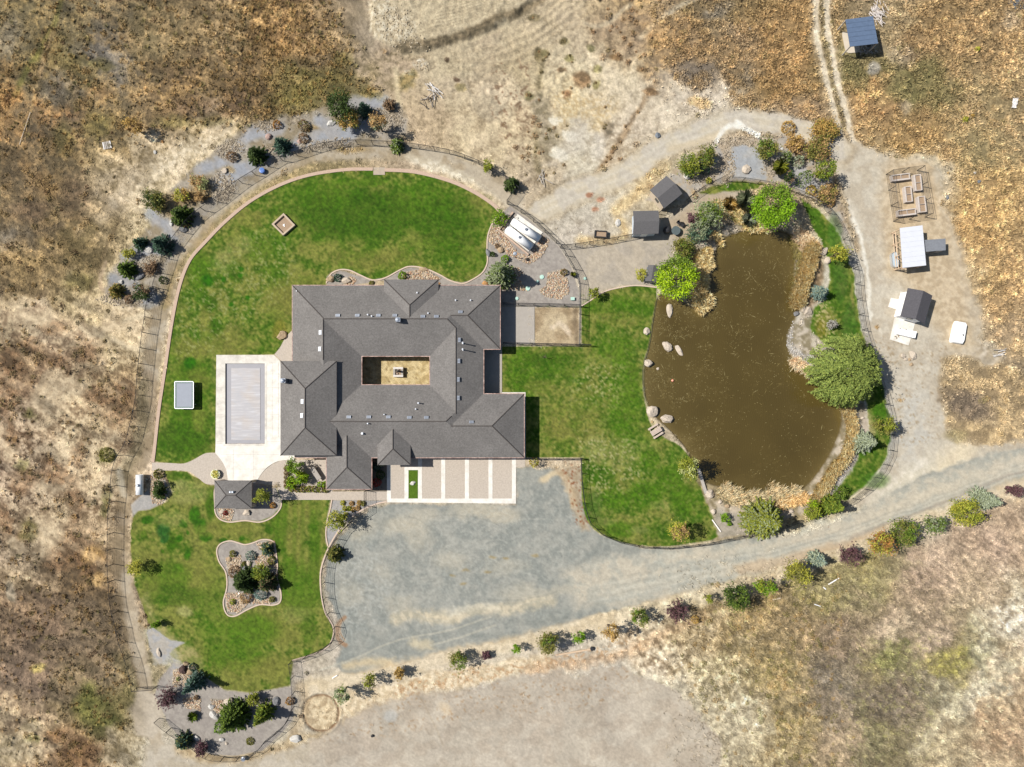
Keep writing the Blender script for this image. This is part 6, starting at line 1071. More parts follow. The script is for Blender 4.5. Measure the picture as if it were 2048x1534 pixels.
hw = ['first', 'second', 'third', 'fourth', 'fifth', 'sixth', 'seventh', 'eighth', 'ninth', 'tenth']
TREES += [(573, 936 + k * 9, 6, .9, 'mound', 'brown', f'{hw[k]} russet hedge shrub from the top of the patio planter edge', 'hedge shrubs round the patio planter', 'olive') for k in range(5)]
TREES += [(582 + k * 11.5, 977 + (k > 0) * 1.5, 7, .9, 'mound', 'ygreen', f'{hw[k]} yellow-green hedge shrub from the left along the paved path', 'hedge shrubs round the patio planter', 'brown') for k in range(7)]
TREES += [(640 + k * 9, 969, 6, 1.0, 'mound', 'bright', f'{hw[k]} bright shrub of the row against the entry wall', 'hedge shrubs round the patio planter', 'lime') for k in range(2)]
for t in TREES: plant(t[0], t[1], t[2], t[3], t[4], t[5], t[6], group=t[7], pal2=t[8], dens=.45 if t[4] == 'twig' and t[5] == 'grey' else .9)
# leafy things in the shaded entry bed
for px, py, p, lb in [(752, 935, 'teal', 'blue-green plant in the shaded entry bed'), (760, 950, 'dark', 'dark plant in the middle of the shaded entry bed'), (753, 965, 'red', 'dark red shrub at the foot of the shaded entry bed'), (762, 925, 'sage', 'grey-leaved plant at the top of the shaded entry bed')]: plant(px, py, 9, .9, 'mound', p, lb, group='plants in the entry bed')
# ================================================================ dry grass and weeds of the fields (beyond counting)
def tufts(name, n, dens, hgt, rad, wid, blades, cmul, lean=(0, 0), cjit=.25, label=None, cat=None, tint=None, tw=1.0):
    pr = dens[:-1, :-1].ravel().clip(0); pr = pr / pr.sum(); k = rng.choice(len(pr), n, p=pr); i, j = k // (NX - 1), k % (NX - 1)
    bx = (gx[j] + rng.random(n) * ST - 1024) / PM; by = (NPY - gy[i] - rng.random(n) * ST) / PM; bz = ZH[i, j]
    c = ALB[i, j] * cmul * (1 + cjit * rng.normal(size=(n, 1)))
    if tint is not None:
        tint = [tuple(.08 * sum(q) / 3 + .92 * v for v in q) for q in tint]; tt = np.array([alb(*q, 1.1 * tw) for q in tint]); w_ = rng.random((n, 1)) * .7 if tw == 1 else .75 + .25 * rng.random((n, 1)); c = c * (1 - w_) + tt[rng.integers(0, len(tt), n)] * w_
    sc = (.5 + rng.random(n)); B = blades
    a = rng.random((n, B)) * 6.28; L_ = rad * sc[:, None] * (.5 + .8 * rng.random((n, B))); z = hgt * sc[:, None] * (.5 + .6 * rng.random((n, B)))
    dx, dy = np.cos(a) * L_ + lean[0] * z, np.sin(a) * L_ + lean[1] * z
    w_ = wid * (.6 + .8 * rng.random((n, B)))
    base = np.stack([bx[:, None] + np.cos(a) * .02, by[:, None] + np.sin(a) * .02, np.repeat(bz[:, None] - .02, B, 1)], 2)
    tip = np.stack([bx[:, None] + dx, by[:, None] + dy, bz[:, None] + z], 2); sd = np.stack([-np.sin(a) * w_, np.cos(a) * w_, 0 * w_], 2)
    mid = base * .45 + tip * .55; mid[..., 2] += z * .15
    V = np.stack([base - sd * .5, mid - sd, tip, mid + sd], 2).reshape(-1, 3); F = np.arange(len(V)).reshape(-1, 4)
    o = npmesh(name, V, F, M_DRY, None, np.clip(np.repeat(c, 4 * B, 0), .004, .9)); tag(o, label, cat, None, 'stuff'); return o
D0 = np.clip(DEN - .07, 0, 1) * (CLS != 5) * (CLS != 1)
patch = ss(.35, .65, N2 * .5 + N3 * .5); SEW = ss(1300, 1450, GX) * ss(1090, 1180, GY)
tufts('field_grass', 90000, D0 * (.35 + patch), .11, .26, .022, 5, 1.5, label='dry tan and golden grass covering the fields around the estate', cat='grass', cjit=.22)
wst = ss(760, 560, GX) * D0 * (.2 + (1 - patch))
tufts('meadow_grass', 26000, SEW * (.25 + D0), .2, .34, .024, 5, 1.35, lean=(.5, -.4), cjit=.3, tint=[(196, 176, 132), (150, 130, 92), (214, 196, 160)], label='lodged dry meadow grass over the south-east field', cat='grass')
tufts('sagebrush', 1800, wst, .14, .2, .03, 8, 1.2, cjit=.25, label='low grey and brown brush scattered over the west field', cat='brush')
tufts('gold_grass', 26000, D0 * (ss(1280, 1400, GX) * ss(900, 700, GY)) * patch, .35, .28, .04, 6, 1.6, lean=(-.35, -.2), label='golden lodged grass on the north-east field', cat='grass')
tufts('weeds', 500, ((CLS == 2) | (CLS == 0)) * ss(.0, .1, D0) * ss(.5, .2, D0), .1, .16, .03, 7, 1.2, tint=[(150, 120, 70), (120, 110, 60), (160, 110, 80)], label='sparse small weeds on bare soil and gravel', cat='weeds')
tus = D0 * ss(800, 700, GX) * ss(330, 250, GY) * (.3 + ss(300, 560, GX)) + D0 * ss(300, 200, GX) * ss(600, 700, GY) * .35
tufts('tussock_grass', 2600, tus, .3, .3, .03, 26, 1.7, cjit=.12, tint=[(222, 176, 104), (200, 164, 100), (160, 150, 84)], label='straw-coloured bunch grass tussocks over the north-west field', cat='grass')
def clumps(n, dens, rad, hgt, cols, label, m=60):
    pr = dens[:-1, :-1].ravel().clip(0); pr = pr / pr.sum(); k = rng.choice(len(pr), n, p=pr); i, j = k // (NX - 1), k % (NX - 1)
    c0 = np.stack([(gx[j] - 1024) / PM, (NPY - gy[i]) / PM, ZH[i, j]], 1); rr = rad * (.4 + 1.1 * rng.random((n, 1, 1)) ** 1.6); v = rng.normal(size=(n, m, 3)); v /= np.linalg.norm(v, axis=2, keepdims=True); v[..., 2] = np.abs(v[..., 2])
    P_ = (c0[:, None] + v * rr * np.array([1, 1, hgt / rad]) * (.4 + .6 * rng.random((n, m, 1)))).reshape(-1, 3); cb = np.array([alb(*c, 1.5) for c in cols])[rng.integers(0, len(cols), n)]; cb = cb * .6 + ALB[i, j] * .45
    d = rng.normal(size=(n * m, 3)); d = unit(d); nn = rng.normal(size=(n * m, 3)); nn[:, 2] = np.abs(nn[:, 2]) + .5; w_ = unit(np.cross(d, nn)); s_ = .11 * (.6 + .8 * rng.random((n * m, 1)))
    V = np.stack([P_ - d * s_, P_ + w_ * s_ * .5, P_ + d * s_, P_ - w_ * s_ * .5], 1).reshape(-1, 3); cc_ = np.repeat(cb, m, 0) * (.75 + .5 * rng.random((n * m, 1)))
    tag(npmesh('low_brush', V, np.arange(4 * n * m).reshape(-1, 4), M_DRY, None, np.clip(np.repeat(cc_, 4, 0), .003, .9)), label, 'brush', None, 'stuff')
ptc = ss(.5, .62, N2 * .6 + N3 * .4)
clumps(800, D0 ** 2 * ss(760, 600, GX) * ptc, .5, .25, [(140, 122, 80), (166, 138, 92), (114, 108, 78), (176, 146, 96), (126, 100, 76)], 'dry olive and tan brush clumps on the west field')
clumps(420, D0 * SEW * ss(1720, 1600, GX) * (.15 + ptc), .42, .3, [(150, 140, 84), (176, 146, 92), (130, 124, 70)], 'olive and tan brush clumps between the verge trees and the south field')
clumps(700, D0 * ss(1250, 1350, GX) * ss(900, 700, GY) * ptc, .45, .3, [(204, 174, 122), (186, 156, 106), (150, 138, 88), (214, 188, 140)], 'golden weed clumps on the north-east field')
clumps(120, D0 * ss(1000, 1060, GX) * ss(1320, 1250, GX) * ss(400, 300, GY), .4, .3, [(160, 130, 90), (140, 124, 80), (176, 140, 100)], 'scattered brown brush on the sandy north ground')
# reeds on the pond rim
def reeds(regs, n, hgt, cols, lean, label, rad=.3):
    dm = np.zeros((NY, NX))
    for (pts, wd_) in regs:
        q = line(pts, wd_, 4, 4, 3); dm[q[0]] = np.maximum(dm[q[0]], q[1])
    old = ALB.copy(); tufts('reeds', n, dm, hgt * .75, rad * 1.35, .028, 9, .9, lean=(lean[0] * 1.5, lean[1] * 1.5), tint=cols, tw=2.3, label=label, cat='reeds')
GOLD = [(228, 202, 146), (218, 188, 124), (204, 176, 120), (232, 212, 168), (176, 154, 104)]
reeds([([(1690, 800), (1702, 850), (1696, 895), (1672, 930), (1645, 970)], 20), ([(1640, 975), (1628, 995)], 12)], 2600, 1.5, GOLD, (-.28, -.12), 'band of golden cattails along the south-east pond shore', .25)
reeds([([(1625, 500), (1612, 540), (1602, 575), (1595, 600)], 26)], 2200, 1.5, GOLD, (-.3, -.1), 'thick golden cattails on the east pond shore near the blue spruce', .25)
reeds([([(1600, 470), (1625, 490)], 20), ([(1590, 720), (1615, 740)], 14)], 500, .9, [(232, 206, 170), (214, 180, 140)], (-.4, -.2), 'flattened pale reeds on the east pond shore', .35)
reeds([([(1395, 590), (1402, 615), (1415, 600)], 20), ([(1412, 500), (1418, 530)], 14), ([(1400, 515), (1405, 560), (1400, 590)], 18)], 1100, 1.2, GOLD, (-.1, -.15), 'straw-coloured reeds on the west pond shore beside the lime willow', .28)
reeds([([(1435, 415), (1470, 425), (1500, 450)], 26), ([(1430, 470), (1440, 485)], 10), ([(1505, 455), (1540, 462)], 8)], 700, .9, GOLD + [(150, 150, 80)], (-.1, -.1), 'dry reeds on the north-west pond shore', .28)
reeds([([(1440, 985), (1480, 1000), (1510, 995), (1560, 1000)], 22), ([(1450, 975), (1470, 985)], 12), ([(1535, 975), (1570, 985), (1590, 980)], 12)], 1000, 1.0, [(184, 172, 138), (204, 184, 140), (156, 148, 112), (206, 176, 128)], (.1, .2), 'brown and grey reeds tangled along the south pond shore', .35)
reeds([([(1560, 1003), (1590, 1000), (1610, 998)], 18)], 350, 1.0, [(226, 190, 130), (210, 172, 112)], (-.1, .1), 'orange reed clump behind the large feathery tree', .3)
reeds([([(1600, 520), (1590, 560), (1580, 600)], 14), ([(1582, 480), (1595, 510)], 12)], 260, .5, [(120, 110, 60), (140, 126, 70)], (0, 0), 'olive water weeds standing in the shallows', .3)
# floating scraps on the pond
xx, yy = [], []
wd, m = poly(POND, 2); prb = (m > .8) * (.25 + 1.4 * ss(1500, 1290, GX[wd] + (GY[wd] - 700) * .15) + .5 * ss(900, 500, GY[wd])) * ss(.3, .6, N2[wd])
prb = prb.ravel() / prb.sum(); k = rng.choice(len(prb), 4000, p=prb); px_ = GX[wd].ravel()[k] + rng.random(4000) * 2; py_ = GY[wd].ravel()[k] + rng.random(4000) * 2
n = 4000; a = rng.random(n) * 6.28; L_ = .05 + .1 * rng.random(n) ** 2 + (rng.random(n) < .06) * .35; w_ = .03 + .03 * rng.random(n)
cx, cy = (px_ - 1024) / PM, (NPY - py_) / PM; u_ = np.stack([np.cos(a), np.sin(a)], 1); v_ = np.stack([-np.sin(a), np.cos(a)], 1); c0 = np.stack([cx, cy], 1)
q = np.stack([c0 - u_ * L_[:, None], c0 + v_ * w_[:, None], c0 + u_ * L_[:, None], c0 - v_ * w_[:, None]], 1); V = np.concatenate([q, np.full((n, 4, 1), -.112)], 2).reshape(-1, 3)
cl = np.array([alb(118, 102, 58), alb(136, 120, 72), alb(106, 90, 48), alb(156, 142, 96)])[rng.integers(0, 4, n)]
tag(npmesh('floating_leaves', V, np.arange(4 * n).reshape(n, 4)[:, ::-1], M_STONE, None, np.repeat(cl, 4, 0)), 'straw-coloured leaves and algae scraps floating on the pond', 'leaves', None, 'stuff')
# ================================================================ stones
ico = bmesh.new(); bmesh.ops.create_icosphere(ico, subdivisions=1, radius=1); IV = np.array([v.co[:] for v in ico.verts]); IF = np.array([[v.index for v in f.verts] for f in ico.faces]); ico.free()
def cobbles(name, regs, n, size, cols, label):
    dm = np.zeros((NY, NX))
    for q in regs: dm[q[0]] = np.maximum(dm[q[0]], q[1])
    pr = dm.ravel() / dm.sum(); k = rng.choice(len(pr), n, p=pr); i, j = k // NX, k % NX
    c0 = np.stack([(gx[j] + rng.random(n) * ST - 1024) / PM, (NPY - gy[i] - rng.random(n) * ST) / PM, ZH[i, j] + .01], 1)
    s = size * (.55 + .9 * rng.random((n, 1, 1))) * (np.array([1, 1, .6]) * (.75 + .5 * rng.random((n, 1, 3)))); a = rng.random(n) * 6.28; ca, sa = np.cos(a)[:, None], np.sin(a)[:, None]
    V = IV[None] * s; V = np.stack([V[..., 0] * ca - V[..., 1] * sa, V[..., 0] * sa + V[..., 1] * ca, V[..., 2]], 2) + c0[:, None]
    F = (IF[None] + (np.arange(n) * len(IV))[:, None, None]).reshape(-1, 3); cc_ = np.array([alb(*c) for c in cols])[rng.integers(0, len(cols), n)] * (.8 + .4 * rng.random((n, 1)))
    tag(npmesh(name, V.reshape(-1, 3), F, M_STONE, None, np.clip(np.repeat(cc_, len(IV), 0), 0, .9), smoothf=True), label, 'stones', None, 'stuff')
STC = [(222, 200, 168), (236, 220, 196), (196, 168, 134), (206, 160, 128), (176, 166, 156), (240, 214, 178)]
cobbles('river_stones', [poly(p, 1) for p, _ in COBB], 7500, .1, STC, 'rounded tan river stones in the garden beds')
cobbles('river_stones', [blob(x, y, rx, ry, 0, .4, 6, 4) for x, y, rx, ry in [(620, 290, 26, 12), (530, 250, 20, 12), (445, 375, 20, 26), (240, 600, 40, 12), (460, 300, 26, 18), (300, 530, 26, 20), (680, 290, 30, 12), (780, 230, 26, 30), (1455, 330, 14, 34), (1470, 285, 50, 8), (1540, 335, 14, 16), (1395, 350, 30, 18)]], 3600, .09, [(200, 184, 158), (176, 160, 136), (150, 138, 122), (222, 206, 180)], 'grey-brown stones banded through the outer gravel beds')
cobbles('rubble', [poly([(740, 10), (765, 60), (790, 95), (850, 92), (820, 50), (790, 20)], 20, 16), blob(842, 130, 14, 12)], 420, .09, [(226, 210, 180), (206, 188, 156), (186, 168, 138)], 'pale broken rock rubble on the excavated bench')
cobbles('rubble', [line([(1580, 640), (1577, 680), (1590, 705), (1625, 722)], 14, 3), line([(1700, 790), (1714, 850), (1700, 930), (1640, 1000)], 8, 3)], 900, .08, [(214, 210, 204), (188, 178, 164), (230, 220, 204)], 'grey cobble edging the pond east shore')
BOULD = [(563, 671, 10, 8, 45, 'tan', 'tan oval boulder at lawn edge near the house west wall'), (660, 557, 8, 7, 30, 'tan', 'squarish tan boulder left of the blue-green shrub on the north wall'), (693, 561, 10, 6, 0, 'cream', 'cream flat boulder right of the blue-green shrub on the north wall'), (848, 538, 9, 4, 0, 'tan', 'long flat tan boulder on the lawn kerb north of the house'), (872, 567, 8, 3, 0, 'orange', 'orange stone by the north eave'), (970, 566, 6, 5, 0, 'orange', 'orange stone at the foot of the feathery tree'), (985, 560, 3, 9, 10, 'cream', 'upright pale slab beside the feathery tree'), (1001, 500, 6, 6, 0, 'tan', 'round beige boulder below the cobbles by propane tanks'), (976, 505, 4, 8, 15, 'grey', 'grey stone post at the lawn kerb'),
 (1340, 620, 6, 13, 5, 'cream', 'tall pointed pale rock standing in water below the lime willow'), (1335, 693, 11, 8, -35, 'cream', 'six-sided pale rock in the west pond'), (1359, 701, 5, 12, 30, 'cream', 'narrow wedge rock right of the six-sided one in the pond'), (1297, 726, 8, 8, 0, 'cream', 'rounded pale rock on the west shore'), (1294, 663, 6, 8, 0, 'cream', 'white stone on the west shore grass edge'), (1305, 822, 11, 11, 0, 'cream', 'broad pale rock on the shore above the picnic table'), (1334, 838, 12, 8, 0, 'cream', 'pale rock in shallows right of the picnic table'), (1316, 737, 3, 3, 0, 'cream', 'tiny white rock in the west pond shallows'),
 (1606, 616, 7, 9, 20, 'cream', 'pale slab rock on the east shore below the blue spruce'), (1616, 622, 8, 9, 30, 'cream', 'second pale slab rock on the east shore, further right'), (1593, 627, 5, 5, 0, 'grey', 'grey rounded rock at the east waterline'), (1648, 503, 6, 10, -35, 'cream', 'pale block by the yellow-green tree on the narrow lawn'), (1655, 520, 6, 7, 0, 'cream', 'pale flat rock below the pale block on the narrow lawn'), (1634, 699, 5, 4, 0, 'cream', 'small pale rock left of the weeping willow'), (1725, 836, 4, 3, 20, 'cream', 'small cream rock on pink gravel east of the cattails'),
 (1493, 338, 8, 8, 0, 'cream', 'cream boulder alone on the grey gravel north of the pond'), (1375, 352, 7, 6, 0, 'white', 'white-grey boulder beneath the broad shrubs'), (1646, 403, 5, 8, 0, 'cream', 'cream upright boulder at the east end of the north bed'), (1564, 297, 4, 3, 0, 'white', 'small white rock beside the spiky-shadow tree'),
 (1825, 711, 7, 9, 15, 'cream', 'largest rock of the cluster below the playhouse pad'), (1806, 712, 5, 5, 0, 'cream', 'left rock of the cluster below the playhouse pad'), (1812, 718, 4, 3, 0, 'cream', 'small middle rock of the cluster below the playhouse pad'), (1823, 729, 4, 3, 0, 'tan', 'lowest small rock of the cluster below the playhouse pad'), (1819, 719, 3, 3, 0, 'tan', 'tiny rock against the largest one of the cluster'),
 (662, 246, 9, 5, 10, 'white', 'white long boulder on grey gravel left of the golden olive tree'), (537, 273, 6, 6, 0, 'pink', 'pinkish boulder left of the blue-green spruce'), (598, 282, 5, 4, 0, 'pink', 'small pink stone below the russet shrub'), (297, 499, 9, 7, 25, 'white', 'white striped boulder under the teal spruce'), (279, 553, 10, 5, 30, 'grey', 'long grey boulder under the bright olive pine'), (242, 564, 5, 4, 0, 'white', 'small white boulder above the yellowish conifer'), (342, 446, 4, 6, 0, 'white', 'small whitish boulder under the dark pine by the fence'), (373, 452, 7, 4, 30, 'orange', 'orange-pink boulder by the west fence'), (450, 341, 6, 5, 30, 'cream', 'small cream boulder in the dry shrubs of the gravel bed'), (366, 458, 8, 6, 0, 'grey', 'flat grey boulder beside the orange-pink one'),
 (445, 1023, 6, 5, 0, 'cream', 'pale boulder behind the red shrub at the gazebo'), (493, 1026, 8, 6, 0, 'cream', 'pale angular boulder south of the gazebo'), (458, 1118, 4, 5, 0, 'tan', 'tan stone left in the island bed'), (497, 1127, 4, 6, 0, 'cream', 'pale block standing in the island bed middle'), (489, 1137, 6, 5, 0, 'grey', 'smooth blue-grey boulder in the island bed'), (541, 1087, 5, 6, 0, 'tan', 'tan boulder at the top right kerb of the island'), (487, 1204, 8, 4, 10, 'tan', 'flat tan rock under the tan dome shrub'), (550, 1122, 4, 5, 0, 'grey', 'round grey stone on the right of the island'),
 (365, 1339, 8, 9, 0, 'brown', 'dark brown boulder on pale cobbles by the south-west lawn'), (371, 1328, 6, 5, 0, 'tan', 'tan stone above the dark brown boulder'), (379, 1344, 8, 5, 40, 'tan', 'tan long stone right of the dark brown boulder'), (457, 1405, 9, 9, 0, 'cream', 'cream round boulder above the large pine'), (422, 1414, 6, 5, 0, 'white', 'white round stone left of the cobbles'), (428, 1431, 11, 6, -30, 'white', 'white pointed long boulder at the left of the large pine'), (552, 1403, 7, 8, 0, 'grey', 'grey round boulder near the rust-red shrub'), (393, 1476, 7, 4, -40, 'white', 'slim white stone near the lower fence'), (591, 1478, 11, 7, 10, 'white', 'white smooth boulder outside the fence by the gravel lot'), (317, 1305, 4, 9, 15, 'cream', 'upright cream boulder by the west track'), (443, 1480, 5, 4, 0, 'white', 'small white rock at the foot of the large pine'), (310, 950, 4, 7, 0, 'tan', 'tan boulder at the paved path end'), (453, 1487, 3, 3, 0, 'cream', 'tiny cream stone at the bottom of the bed'),
 (1420, 988, 9, 8, 0, 'cream', 'cream flat boulder at the foot of the weathered plank'), (1427, 1024, 5, 6, 0, 'cream', 'cream boulder left of the bare trunk'), (1455, 1012, 5, 4, 0, 'tan', 'tan small boulder in the south bank scrub'), (1441, 1004, 5, 4, 0, 'cream', 'pale stone half buried in the south bank'), (1583, 1022, 6, 4, 0, 'cream', 'pale boulder between the feathery tree and the yellow-green tree'), (1236, 445, 5, 7, -10, 'white', 'white stone in the dry grass left of the grey shed'), (1072, 927, 3, 3, 0, 'grey', 'small grey stone at the yellow bush'), (826, 966, 6, 4, 15, 'white', 'white and grey rock on the small grass strip of the forecourt'), (1316, 270, 5, 5, 0, 'slate', 'blue-grey flat rock alone on the sandy north ground'), (325, 283, 3, 3, 0, 'orange', 'orange rock in the north-west field'), (310, 304, 3, 4, 0, 'white', 'white rock in the north-west field'), (1498, 58, 3, 3, 0, 'white', 'white rock in the north-east grass'), (1950, 345, 3, 3, 0, 'white', 'white rock in the golden grass above the purple one'), (1958, 363, 4, 3, 0, 'slate', 'purple-grey rock in the golden grass'), (1895, 394, 3, 5, 10, 'slate', 'slate rock at the yard edge beside the raised beds')]
BC = {'tan': (206, 180, 146), 'cream': (232, 216, 194), 'orange': (220, 168, 110), 'grey': (152, 152, 152), 'white': (236, 232, 222), 'pink': (216, 184, 170), 'brown': (104, 84, 78), 'slate': (140, 148, 156)}
for bi, (px, py, rx, ry, rt, cn, lb) in enumerate(BOULD):
    bm = bmesh.new(); bmesh.ops.create_icosphere(bm, subdivisions=3, radius=1); rs = np.random.default_rng(bi)
    cuts = [(unit(rs.normal(size=(1, 3)))[0], .62 + .3 * rs.random()) for _ in range(9)]
    ax, ay = rx / PM, ry / PM; az = min(ax, ay) * (.75 if ry > 3 else .6); cr_, sr_ = math.cos(R(rt)), math.sin(R(rt))
    for v in bm.verts:
        p = np.array(v.co)
        for nrm, dd_ in cuts:
            e_ = p @ nrm - dd_
            if e_ > 0: p = p - nrm * e_
        p = p * 1.12 * (1 + .04 * rs.normal()); x, y = p[0] * ax, p[1] * ay; v.co = (x * cr_ - y * sr_, x * sr_ + y * cr_, p[2] * az + az * .35)
    me = bpy.data.meshes.new('boulder'); bm.to_mesh(me); bm.free(); o = link('boulder', me, None)
    a = me.attributes.new('Col', 'FLOAT_COLOR', 'POINT'); base = np.array(alb(*BC[cn], .95)); nv = len(me.vertices); cc_ = np.ones((nv, 4), np.float32); cc_[:, :3] = base * (.88 + .24 * rs.random((nv, 1))); a.data.foreach_set('color', cc_.ravel())
    me.materials.append(M_STONE); zz = -.2 if (1300 < px < 1365 and 600 < py < 745) else 0; o.location = (X(px, az * .6), Y(py, az * .6), zz); tag(o, lb, 'boulder', None)
# ================================================================ fences
def fence(pts, h, label, sp=2.2, wire=True, name='wire_fence', group='wire fences of the estate', sm=0, gate=False):
    p = smooth(pts, False, 3) if sm else pts; w_ = [(X(a), Y(b)) for a, b in p]
    o = empty(name, (w_[0][0], w_[0][1], 0), 0, label, 'gate' if gate else 'fence', group); ox, oy = w_[0]
    w_ = [(a - ox, b - oy) for a, b in w_]; ln = [0]
    for i in range(len(w_) - 1): ln.append(ln[-1] + math.dist(w_[i], w_[i + 1]))
    def at(s):
        s = min(max(s, 0), ln[-1])
        for i in range(len(w_) - 1):
            if s <= ln[i + 1] + 1e-9: t = (s - ln[i]) / (ln[i + 1] - ln[i] + 1e-9); return (w_[i][0] * (1 - t) + w_[i + 1][0] * t, w_[i][1] * (1 - t) + w_[i + 1][1] * t)
        return w_[-1]
    n = max(1, min(98, round(ln[-1] / sp)))
    pm = MB(); pm.tube([(0, 0, -.1), (0, 0, h + .05)], .045, 6); pmesh = None
    for k in range(n + 1):
        q = at(ln[-1] * k / n)
        if pmesh is None: po = pm.build('post', M_DARK, o); pmesh = po.data
        else: po = bpy.data.objects.new('post', pmesh); C.objects.link(po); po.parent = o
        po.location = (q[0], q[1], 0)
    rm = MB(); rm.tube([(a, b, h) for a, b in w_], .032, 4); rm.build('top_rail', M_DARK, o)
    if wire:
        wm = MB(); m = max(2, int(ln[-1] / .16)); V, F = [], []
        for z in (.1, .4, .7, 1.0, 1.3, 1.6):
            if z < h - .1: wm.tube([(a, b, z) for a, b in w_], .012, 3, caps=False)
        for k in range(m + 1):
            q = at(ln[-1] * k / m); q2 = at(ln[-1] * k / m + .016); wm.add([(q[0], q[1], .05), (q2[0], q2[1], .05), (q2[0], q2[1], h), (q[0], q[1], h)], [(0, 1, 2, 3)])
        wm.build('wire', M_BLACKWIRE, o)
    return o
fence([(286, 759), (283, 800), (272, 850), (262, 885), (245, 915), (236, 945), (233, 990), (229, 1030), (228, 1120), (230, 1165), (234, 1208), (244, 1249), (250, 1279), (261, 1309), (270, 1342), (276, 1374)], 1.75, 'wire fence running down the west side beside the dirt track to the gate', sm=1)
fence([(286, 759), (295, 674), (300, 646), (304, 614), (312, 589), (320, 564), (332, 528), (342, 500), (378, 452), (400, 430), (434, 406), (479, 371), (513, 350), (552, 325), (572, 320), (624, 302), (667, 292), (724, 289), (762, 291), (812, 294), (894, 307), (937, 321), (969, 335), (1012, 360)], 1.75, 'wire fence curving round the north lawn outside the gravel track', sm=1)
fence([(1012, 360), (1037, 382)], 1.8, 'wire gate frame north of the propane tanks, upper leaf', name='wire_gate', group='wire gates', gate=True, sp=3)
fence([(1014, 408), (1031, 384)], 1.8, 'wire gate frame north of the propane tanks, swung lower leaf', name='wire_gate', group='wire gates', gate=True, sp=2)
fence([(1016, 409), (1060, 438), (1083, 459), (1105, 480), (1121, 496), (1140, 527), (1155, 556), (1159, 582), (1159, 605), (1158, 690)], 1.75, 'wire fence east of the propane tanks down to the dog run', sm=1)
fence([(1121, 496), (1160, 492), (1210, 484), (1262, 474)], 1.75, 'wire fence from the tank corner to the grey shed')
fence([(1006, 609), (1159, 612)], 1.6, 'north wire fence of the dog run'); fence([(1006, 687), (1180, 691)], 1.6, 'south wire fence of the dog run')
fence([(276, 1374), (316, 1371)], 1.75, 'closed wire gate across the dirt track beside the purple plum', name='wire_gate', group='wire gates', gate=True)
fence([(319, 1436), (345, 1457), (368, 1471), (386, 1482), (412, 1503), (432, 1511), (469, 1513), (497, 1509), (518, 1497), (532, 1480), (566, 1452), (578, 1436), (589, 1411), (590, 1374), (587, 1346), (584, 1321)], 1.6, 'wire fence round the bottom of the south-west gravel bed', sm=1)
fence([(584, 1321), (613, 1311), (644, 1297), (668, 1279), (674, 1260), (669, 1245), (656, 1216), (650, 1184), (649, 1150), (652, 1128), (664, 1095), (682, 1065), (706, 1041), (733, 1022), (733, 981)], 1.7, 'wire fence following the curved kerb beside the parking court', sm=0)
fence([(1372, 402), (1385, 391), (1405, 378), (1440, 361), (1478, 362), (1528, 370), (1575, 381), (1601, 391), (1623, 403), (1645, 415), (1664, 436), (1687, 480), (1695, 507), (1704, 531), (1709, 550), (1713, 595), (1718, 628), (1723, 657), (1736, 700), (1764, 790), (1775, 834), (1779, 872), (1775, 911), (1760, 942), (1731, 977), (1696, 1003), (1650, 1025)], 1.6, 'wire fence round the north and east sides of the pond', sm=0)
fence([(1600, 1040), (1560, 1055), (1506, 1067), (1418, 1086), (1340, 1095), (1287, 1093), (1240, 1083), (1205, 1068), (1180, 1045), (1169, 1010), (1163, 960), (1161, 916)], 1.4, 'wire fence between the east lawn and the drive', sm=0)
fence([(1161, 917), (1052, 917)], 1.6, 'short wire fence from the garage corner to the east lawn')
fence([(1772, 349), (1834, 340), (1851, 434), (1786, 443), (1772, 349)], 1.95, 'dark wire enclosure round five raised planter beds', sp=2.3, name='garden_enclosure', group=None)
# ================================================================ helpers for placed things
def frame_of(pts, z): return [P(a, b, z) for a, b in pts]
def thing(name, px, py, label, cat, group=None, rz=0): return empty(name, P(px, py), rz, label, cat, group)
def loc(o, mb, name, mat, parent=None):
    """builds a world-space MB as a child of an unrotated Empty o"""
    ch = mb.build(name, mat, o); ch.location = (-o.location[0], -o.location[1], 0)
    if parent: ch.parent = parent; ch.location = (0, 0, 0)
    return ch
def quadslab(mb, c, th, m=0):
    """a slab under four world corners"""
    v = list(c) + [(x, y, z - th) for x, y, z in c]; mb.add(v, [(3, 2, 1, 0)[::-1], (4, 5, 6, 7)[::-1], (0, 1, 5, 4), (1, 2, 6, 5), (2, 3, 7, 6), (3, 0, 4, 7)], m)
def fixn(o): bm = bmesh.new(); bm.from_mesh(o.data); bmesh.ops.recalc_face_normals(bm, faces=bm.faces); bm.to_mesh(o.data); bm.free(); return o
def lerp(a, b, t): return tuple(a[i] * (1 - t) + b[i] * t for i in range(3))
